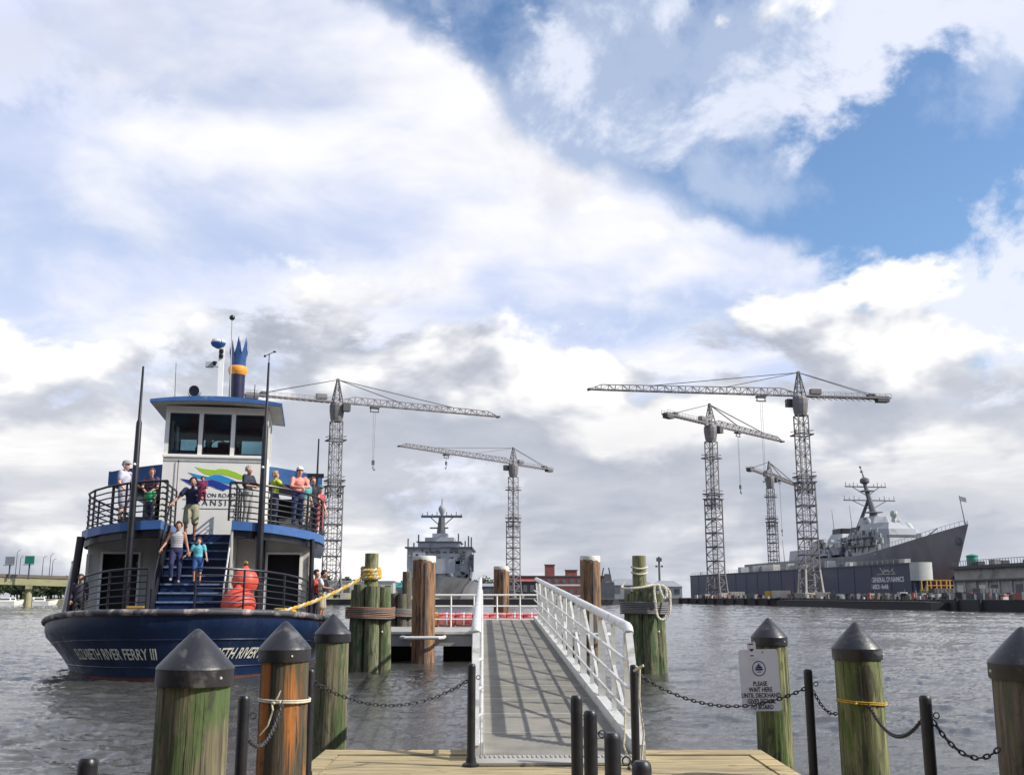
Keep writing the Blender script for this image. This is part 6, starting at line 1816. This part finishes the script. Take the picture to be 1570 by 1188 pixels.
# ------------------------------------------------------------------ quay building on the right, green tank, vehicles and gear
def building(name, label, cat, c, size, rz, wall, roof, floors=1, cols=8, wmat=None, hip=0.0, band=None, group=None, zb=1.5):
    t = thing(name, label, cat, (c[0], c[1], zb), rz, group)
    sx, sy, sz = size
    w = MB().box((0, 0, sz / 2), (sx, sy, sz)).build('wall', wall, t)
    if hip: 
        r = MB(); e = 0.4
        r.add([(-sx / 2 - e, -sy / 2 - e, sz), (sx / 2 + e, -sy / 2 - e, sz), (sx / 2 + e, sy / 2 + e, sz), (-sx / 2 - e, sy / 2 + e, sz), (-sx / 2 + hip, 0, sz + hip * 0.8), (sx / 2 - hip, 0, sz + hip * 0.8)],
              [(0, 1, 5, 4), (2, 3, 4, 5), (1, 2, 5), (3, 0, 4), (3, 2, 1, 0)]); r.build('roof', roof, t)
    else: MB().box((0, 0, sz + 0.18), (sx + 0.5, sy + 0.5, 0.36)).build('roof', roof, t)
    fh = sz / floors
    for f in range(floors):
        if band: MB().box((0, -sy / 2 - 0.05, fh * f + fh * 0.2), (sx * 0.98, 0.1, fh * 0.16)).build('band', band, w)
        for i in range(cols):
            x = -sx / 2 + sx * (i + 0.5) / cols
            MB().box((x, -sy / 2 - 0.04, fh * f + fh * 0.58), (sx / cols * 0.55, 0.09, fh * 0.42)).build('window', wmat or M['navydark'], w)
    return t
def build_quay_shed():
    A_, B_2 = at(1466, 912, 240), at(1640, 912, 198); d = (B_2 - A_); d.z = 0
    t = thing('quay_shed', 'weathered concrete shed along the right quay', 'shed', (A_.x, A_.y, 1.5), math.atan2(d.y, d.x))
    L = d.length; H = 6.6
    w = MB().box((L / 2, 6, H / 2), (L, 12, H)).build('wall', M['concrete'], t)
    MB().box((L / 2, 5.6, H + 0.35), (L + 0.6, 13.4, 0.7)).build('roof_slab', M['cranedark'], t)
    MB().box((L / 2, -0.35, H * 0.62), (L, 0.7, 0.35)).build('ledge', M['navydark'], w)
    n = 9
    for i in range(n + 1): MB().box((L * i / n, -0.16, H * 0.3), (0.5, 0.32, H * 0.6)).build('column', M['concrete'], w)
    for i in range(n):
        if i % 3 != 1: MB().box((L * (i + .5) / n, -0.03, 1.55), (L / n * 0.55, 0.1, 3.0)).build('door', M['navydark'] if i % 2 else M['offwhite'], w)
    r = MB()
    r.bar((0, 0, H + 1.9), (L, 0, H + 1.9), 0.09)
    for i in range(40): r.bar((L * i / 39, 0, H + 0.7), (L * i / 39, 0, H + 1.9), 0.09)
    r.build('roof_railing', M['navydark'], t)
    rn = random.Random(12)
    for i in range(9): MB().box((rn.uniform(8, L), rn.uniform(1, 5), H + 1.1), (rn.uniform(1, 3), 1.5, rn.uniform(0.6, 1.4))).build('roof_unit', rn.choice([M['cranedark'], M['navygrey'], M['docklight']]), t)
    p = at(1501, 872, 236)
    g = thing('green_tank', 'green cylindrical tank on the quay shed roof', 'tank', (p.x, p.y + 3, 1.5 + H + 0.7))
    MB().lathe([(1.25, 0), (1.25, 2.2), (1.1, 2.45)], 16).build('shell', M['signgreen'], g, smooth=True); MB().lathe([(1.35, 2.3), (1.35, 2.5), (0.1, 2.9)], 16).build('lid', M['signgreen'], g)
build_quay_shed()

def gear():
    """work gear along the pier: containers, skips, tanks and trucks seen as small coloured blocks"""
    rn = random.Random(21)
    def spot(u, v, z=1.55): return on_z(u, v, z)
    kinds = [('container', 'container', (6.0, 2.4, 2.5)), ('skip', 'skip', (3.2, 1.8, 1.4)), ('generator', 'generator', (2.4, 1.3, 1.6)), ('storage_box', 'box', (1.6, 1.2, 1.2))]
    cols = ['red', 'yellow', 'cream', 'tealbox', 'navydark', 'docklight', 'haze_r', 'offwhite', 'cranedark']
    cn = dict(red='red', yellow='yellow', cream='cream', tealbox='dull blue', navydark='dark', docklight='pale grey', haze_r='rust-red', offwhite='off-white', cranedark='charcoal')
    places = [(1075, 'tealbox', 2), (1085, 'offwhite', 2), (1112, 'cream', 0), (1130, 'cream', 0), (1150, 'navydark', 2), (1172, 'offwhite', 3), (1186, 'yellow', 0), (1198, 'cream', 0), (1212, 'haze_r', 2), (1224, 'cranedark', 1), (1262, 'cream', 0), (1275, 'navydark', 2),
              (1290, 'docklight', 3), (1306, 'tealbox', 3), (1322, 'navydark', 3), (1338, 'offwhite', 2), (1352, 'navydark', 1), (1370, 'cream', 3), (1384, 'docklight', 2), (1398, 'cranedark', 3), (1412, 'offwhite', 1), (1428, 'yellow', 2), (1444, 'cranedark', 0), (1455, 'offwhite', 3),
              (1472, 'haze_r', 1), (1488, 'cranedark', 2), (1498, 'offwhite', 3), (1512, 'navydark', 0), (1530, 'tealbox', 1), (1541, 'cream', 3), (1552, 'haze_r', 2), (1563, 'offwhite', 3), (1300, 'yellow', 3), (1360, 'haze_r', 3), (1420, 'tealbox', 3), (1240, 'offwhite', 3)]
    places.sort()
    def where(u): return 'at the foot of the tall crane' if 1180 < u < 1290 else ('by the left end of the dry dock' if u <= 1180 else ('in front of the dry dock wall' if u < 1440 else 'in front of the quay shed'))
    total, seen = {}, {}
    for u, c, k in places:
        b_ = '%s %s on the pier %s' % (cn[c], kinds[k][0].replace('_', ' '), where(u)); total[b_] = total.get(b_, 0) + 1
    for i, (u, c, k) in enumerate(places):
        y0 = {True: 250, False: 150}[u < 1270]
        Yd = 262 - (u - 1075) * 0.19 if u < 1300 else 218 - (u - 1300) * 0.22
        if u < 1075 + 60: Yd = 296
        p = at(u, 915, Yd); p.z = 1.55
        nm, cat, sz = kinds[k]
        s = rn.uniform(0.5, 0.72); sz = tuple(a * s for a in sz)
        place = 'at the foot of the tall crane' if 1180 < u < 1290 else ('by the left end of the dry dock' if u <= 1180 else ('in front of the dry dock wall' if u < 1440 else 'in front of the quay shed'))
        base_lab = '%s %s on the pier %s' % (cn[c], nm.replace('_', ' '), place)
        seen[base_lab] = seen.get(base_lab, 0) + 1
        k_ = seen[base_lab]; tot = total[base_lab]
        lab = base_lab if tot == 1 else base_lab + ', ' + (('left one', 'right one') if tot == 2 else ('leftmost', 'middle one', 'rightmost', 'far rightmost'))[k_ - 1]
        t = thing(nm, lab, cat, p, rn.uniform(-0.4, 0.4), 'work gear on the shipyard pier')
        MB().box((0, 0, sz[2] / 2 + 0.12), sz, top=1.0 if k != 1 else 1.15).build('shell', M[c], t)
        MB().box((0, 0, 0.06), (sz[0] * 0.9, sz[1] * 0.9, 0.12)).build('skid', M['cranedark'], t)
        if k == 0:
            for j in range(5): MB().box((-sz[0] * 0.4 + sz[0] * 0.2 * j, -sz[1] / 2 - 0.03, sz[2] / 2 + 0.12), (0.15, 0.06, sz[2] * 0.9)).build('rib', M[c], t)
        elif k == 2: MB().tube((sz[0] * 0.3, 0, sz[2]), (sz[0] * 0.3, 0, sz[2] + 0.7), 0.1, n=6).build('exhaust', M['cranedark'], t)
        else: MB().box((0, 0, sz[2] + 0.16), (sz[0] * 1.03 if k != 1 else sz[0] * 1.16, sz[1] * 1.03, 0.08)).build('rim', M['cranedark'], t)
    # scattered hoses, drums, timber: too many and too small to count
    m = MB()
    for i in range(420):
        u = rn.uniform(1065, 1570)
        Yd = (290 if u < 1140 else 255 - (u - 1140) * 0.2) if u < 1300 else 200 - (u - 1300) * 0.22
        p = at(u, 915, Yd + rn.uniform(-8, 14)); h_ = rn.uniform(0.25, 1.1)
        m.mi = rn.randrange(6)
        m.box((p.x, p.y, 1.55 + h_ / 2), (rn.uniform(0.2, 1.2), rn.uniform(0.2, 0.8), h_), rz=rn.uniform(0, 3))
    o = m.build('yard_clutter', [M['navydark'], M['cranedark'], M['concrete'], M['haze_r'], M['pierdark'], M['land']]); o['kind'] = 'stuff'; tag(o, 'small mixed gear and debris strewn along the shipyard pier', 'clutter')
    # raised yellow work platform under the destroyer's bow
    p = at(1440, 905, 262); t = thing('work_platform', 'yellow lit work platform under the bow of the destroyer', 'platform', (p.x, p.y, 1.55), 0.2)
    MB().box((0, 0, 2.0), (9, 3, 0.3)).build('deck', M['yellow'], t)
    for x in (-4, -1.4, 1.4, 4):
        for y in (-1.2, 1.2): MB().bar((x, y, 0), (x, y, 4.6), 0.25).build('leg', M['yellow'], t)
    for z in (3.2, 4.5): MB().bar((-4.4, -1.3, z), (4.4, -1.3, z), 0.18).build('guard_rail', M['yellow'], t)
gear()

# moored dark barge along the pier edge
def build_barge():
    A_ = Vector((61.0, 150, 0)); t = thing('barge', 'low dark barge moored along the shipyard pier', 'barge', A_, math.radians(90.6))
    m = MB(); m.loft([[(x, y, z) for x, y in ((0, -3.0), (2, -3.4), (82, -3.4), (84, -3.0), (84, 0.6), (0, 0.6))] for z in (-0.6, 1.15)]); m.build('hull', M['pierdark'], t)
    MB().box((42, -1.3, 1.20), (80, 4.0, 0.1)).build('deck', M['cranedark'], t)
    for i in range(14): MB().lathe([(0.35, 0.1), (0.35, 0.9)], 8, (4 + i * 5.8, -3.55, 0)).build('tyre_fender', M['ferryblack'], t)
build_barge()

# ------------------------------------------------------------------ middle distance
def far_mid():
    p = at(852, 915, 430)
    t = building('brick_building', 'long red brick shipyard building behind the gangway', 'building', (p.x, p.y), (40, 16, 8.6), 0.0, M['brick'], M['cranedark'], 2, 13, M['navydark'], band=M['wintrim'])
    for u, h_, lab in ((843, 13.4, 'left of the two'), (876, 11.2, 'right of the two')):
        q = at(u, 915, 434)
        x = thing('roof_tower', 'small red box tower on the brick building roof, ' + lab, 'tower', (q.x, q.y, 10.2)); MB().box((0, 0, (h_ - 8.6) / 2), (4.0 if u < 850 else 4.8, 4, h_ - 8.6)).build('wall', M['haze_r'], x); MB().box((0, 0, h_ - 8.6 + 0.15), (4.6 if u < 850 else 5.4, 4.6, 0.3)).build('roof', M['brick'], x)
    q = at(805, 915, 425); building('timber_shed', 'dark brown arched shed left of the brick building', 'shed', (q.x, q.y), (14, 12, 6.6), 0, M['pierdark'], M['haze_r'], 1, 5, M['navydark'], hip=2.2)
    q = at(1021, 915, 330); building('metal_shed', 'pale shed with grey hipped roof right of the dolphin', 'shed', (q.x, q.y), (9.6, 12, 3.6), -0.1, M['docklight'], M['roofgrey'], 1, 3, M['navydark'], hip=2.4)
    q = at(965, 915, 345); building('metal_shed', 'grey gabled shed partly behind the right dolphin', 'shed', (q.x, q.y), (14, 12, 4.2), 0.1, M['roofgrey'], M['roofgrey'], 1, 4, M['navydark'], hip=2.6)
    # lattice equipment hoist
    q = at(930, 915, 320); t = thing('equipment_frame', 'dark steel equipment frame by the right guide pile', 'machine', (q.x, q.y, 1.4))
    MB().box((0, 0, 2.5), (4.6, 4, 5.0)).build('housing', M['navydark'], t); MB().box((0.4, 0, 6.3), (2.6, 2.6, 2.4), top=0.7).build('cab', M['cranedark'], t)
    for x in (-1.6, 1.6): MB().bar((x, 0, 5), (x * 0.5, 0, 9.4), 0.35).build('strut', M['cranedark'], t)
    q = at(1012, 915, 345); t = thing('light_tower', 'tall thin floodlight mast above the pale shed', 'light mast', (q.x, q.y, 1.4))
    hh = at(1012, 853, 345).z - 1.4
    MB().path([(0, 0, 0), (0, 0, hh)], [0.42, 0.3], 8).build('pole', M['cranedark'], t, smooth=True); MB().box((0, 0, hh - 1), (1.7, 1.0, 1.2)).build('lamp_head', M['cranedark'], t)
    for x in (-0.9, 0.9): MB().box((x, 0, hh - 3.2), (0.7, 0.5, 0.6)).build('lamp_head', M['cranedark'], t)
    # left of the middle: low white hall, tan bank, teal roofs
    q = at(535, 915, 300); building('low_hall', 'low pale hall behind the tan bank left of the dolphin', 'building', (q.x, q.y), (26, 12, 4.6), 0.05, M['docklight'], M['roofgrey'], 1, 9, M['navydark'])
    m = MB(); m.loft([[(-76, 290, 1.3), (-62, 276, 1.3), (-36, 275, 1.3), (-20, 285, 1.3)], [(-76, 292, 3.0), (-62, 279, 3.0), (-36, 278, 2.9), (-20, 287, 1.5)], [(-76, 297, 3.1), (-62, 294, 3.1), (-36, 292, 3.0), (-20, 296, 1.5)]], caps=False, closed=False); structure(m.build('bank', M['tan']))
    q = at(615, 915, 470); building('boat_shed', 'low building with a bright teal roof beside the warship', 'shed', (q.x, q.y), (17, 12, 4.6), 0, M['docklight'], M['tealroof'], 1, 5, M['tealbox'], hip=3.0)
    q = at(598, 915, 480); building('boat_shed', 'second teal-roofed shed, left of the first', 'shed', (q.x, q.y), (12, 12, 4.0), 0, M['wintrim'], M['tealroof'], 1, 4, M['tealbox'], hip=3.0)
    q = at(740, 915, 560); building('warehouse', 'low dark warehouse between the warship and the gangway', 'building', (q.x, q.y), (36, 14, 6.0), 0, M['cranedark'], M['roofgrey'], 1, 8, M['navydark'], hip=2)
far_mid()

# ------------------------------------------------------------------ road bridge on the left
def build_bridge():
    P0 = at(-60, 880, 206); P1 = at(330, 893, 226)
    t = thing('road_bridge', 'tan concrete road bridge crossing behind the ferry', 'bridge', (P0.x, P0.y, 0))
    D = P1 - P0; n = 5
    def q(f, off, z): 
        nrm = Vector((-D.y, D.x, 0)).normalized(); p = D * f; return Vector((p.x, p.y, P0.z + D.z * f + z)) + nrm * off
    MB().bar(q(0, 5, -0.35), q(1, 5, -0.35), 10.0, 0.35).build('deck', M['concrete'], t)
    for o_ in (0.3, 3.4, 6.6, 9.7): MB().bar(q(0, o_, -1.15), q(1, o_, -1.15), 0.6, 1.25).build('girder', M['beam'], t)
    for o_ in (0.0, 10.0): MB().bar(q(0, o_, 0.05), q(1, o_, 0.05), 0.3, 0.6).build('parapet', mat('brown_parapet', (0.20, 0.16, 0.12), 0.85, 0, 0.2, 0.5), t)
    for i in range(n + 1):
        f = (i + 0.42) / (n + 0.6)
        cp = q(f, 5, -2.1); MB().bar(q(f, 0, -2.1), q(f, 10, -2.1), 1.3, 0.8).build('pier_cap', M['beam'], t)
        for o_ in (1.6, 8.4):
            b = q(f, o_, 0); MB().lathe([(0.75, -1.2), (0.7, b.z - 2.4)], 12, (b.x, b.y, 0)).build('pier_column', M['beam'], t)
    N_ = Vector((P0.x, P0.y, 0))
    # signs and lamp posts stand on the bridge
    def sign(u, v0, v1, w, m_, lab):
        a, b = at(u, v1, 209), at(u, v0, 209); h_ = b.z - a.z
        s = thing('road_sign', lab, 'sign', (a.x, a.y, a.z))
        MB().path([(0, 0.15, -0.4), (0, 0.15, h_)], 0.16, 8).build('post', M['cranedark'], s)
        MB().box((0, 0, h_ - 0.8), (w, 0.12, 1.6)).build('panel', m_, s); MB().box((-w * 0.1, 0, h_ - 1.75), (w * 1.1, 0.3, 0.12)).build('catwalk', M['cranedark'], s)
    sign(13, 853, 884, 1.9, M['roofgrey'], 'grey back of a road sign on the bridge'); sign(43, 852, 885, 1.9, M['signgreen'], 'green road sign on the bridge')
    for k, (u, v0, lab) in enumerate(((23, 843, 'left of the green sign'), (29, 852, 'just left of the green sign, shorter'), (64, 852, 'first right of the green sign'), (75, 848, 'second right of the green sign'), (79, 856, 'nearest the ferry'))):
        a, b = at(u, 886, 214), at(u, v0, 214); h_ = b.z - a.z
        s = thing('lamp_post', 'thin lamp post on the bridge, ' + lab, 'lamp post', (a.x, a.y, a.z - 0.5), 0, 'lamp posts on the road bridge')
        MB().path([(0, 0, 0), (0, 0, h_), (0.4, 0, h_ + 0.45)], [0.1, 0.06, 0.05], 6).build('pole', M['cranedark'], s); MB().box((0.55, 0, h_ + 0.45), (0.5, 0.2, 0.1)).build('lamp', M['docklight'], s)
build_bridge()

# boats under the bridge
def boat(u, v, Y, L, label):
    p = at(u, v, Y); t = thing('motor_boat', label, 'boat', (p.x, Y, 0), random.uniform(-0.3, 0.3), 'small boats moored under the bridge')
    m = MB(); m.loft([[(-L / 2, -0.8, 0.9), (-L / 2, -0.6, -0.1), (-L / 2, 0.6, -0.1), (-L / 2, 0.8, 0.9)], [(L * 0.2, -1.0, 1.0), (L * 0.2, -0.7, -0.1), (L * 0.2, 0.7, -0.1), (L * 0.2, 1.0, 1.0)], [(L / 2, -0.05, 1.35), (L / 2 - 0.5, -0.03, 0.1), (L / 2 - 0.5, 0.03, 0.1), (L / 2, 0.05, 1.35)]]); m.build('hull', M['white'], t)
    MB().box((-L * 0.1, 0, 1.4), (L * 0.35, 1.3, 0.9), top=0.8).build('cabin', M['white'], t); MB().box((-L * 0.1, -0.02, 1.45), (L * 0.30, 1.34, 0.35)).build('cabin_window', M['navydark'], t)
boat(13, 921, 246, 7, 'white motor boat left of the bridge column'); boat(50, 919, 250, 6, 'small white boat below the green sign'); boat(66, 918, 250, 7, 'white boat just left of the ferry'); boat(22, 917, 255, 6, 'white boat deep under the bridge')

# ------------------------------------------------------------------ far trees, read as one dark mass
def far_trees():
    rn = random.Random(5); m = MB()
    runs = [(-20, 110, 300, 6.0, 1.0), (495, 560, 330, 6.0, 1.3), (590, 640, 620, 9, 1.0), (720, 800, 640, 12, 1.0), (890, 960, 640, 8, 0.8), (100, 330, 420, 9, 1.0)]
    for u0, u1, Y, h_, dn in runs:
        n = int((u1 - u0) * 0.34 * dn) + 6
        for i in range(n):
            u = rn.uniform(u0, u1); p = at(u, 915, Y + rn.uniform(-10, 25)); hh = h_ * rn.uniform(0.55, 1.15); rr = hh * rn.uniform(0.35, 0.55)
            m.tube((p.x, p.y, 1.2), (p.x, p.y, 1.2 + hh * 0.5), 0.25, 0.12, 5)
            for k in range(90):
                a, e, r_ = rn.uniform(0, 6.28), rn.uniform(-0.9, 1.5), rr * rn.uniform(0.45, 1.05)
                c = Vector((p.x + r_ * math.cos(e) * math.cos(a), p.y + r_ * math.cos(e) * math.sin(a), 1.4 + hh * 0.58 + r_ * 0.8 * math.sin(e)))
                s = rn.uniform(0.35, 0.75)
                d1 = Vector((rn.gauss(0, 1), rn.gauss(0, 1), rn.gauss(0, 1))).normalized(); d2 = d1.cross(Vector((rn.gauss(0, 1), rn.gauss(0, 1), 0.3))).normalized()
                m.add([c - d1 * s, c + d2 * s, c + d1 * s, c - d2 * s], [(0, 1, 2, 3)])
    me = bpy.data.meshes.new('far_trees'); me.from_pydata(m.v, [], m.f); me.materials.append(M['foliage'])
    o = obj('far_trees', me); o['kind'] = 'stuff'; tag(o, 'dark far-off tree line along the shore', 'trees')
far_trees()

# ------------------------------------------------------------------ unseen building and promenade added behind the viewer to block skylight
structure(MB().box((0, -32, -0.3), (150, 60, 1.42)).build('added_promenade', M['concrete']))
building('sky_blocker_building', 'unseen brick building added behind the viewer to block part of the sky', 'building', (-6, -24), (90, 16, 17), math.pi, M['brick'], M['cranedark'], 4, 22, M['navydark'], band=M['wintrim'], zb=0.41)
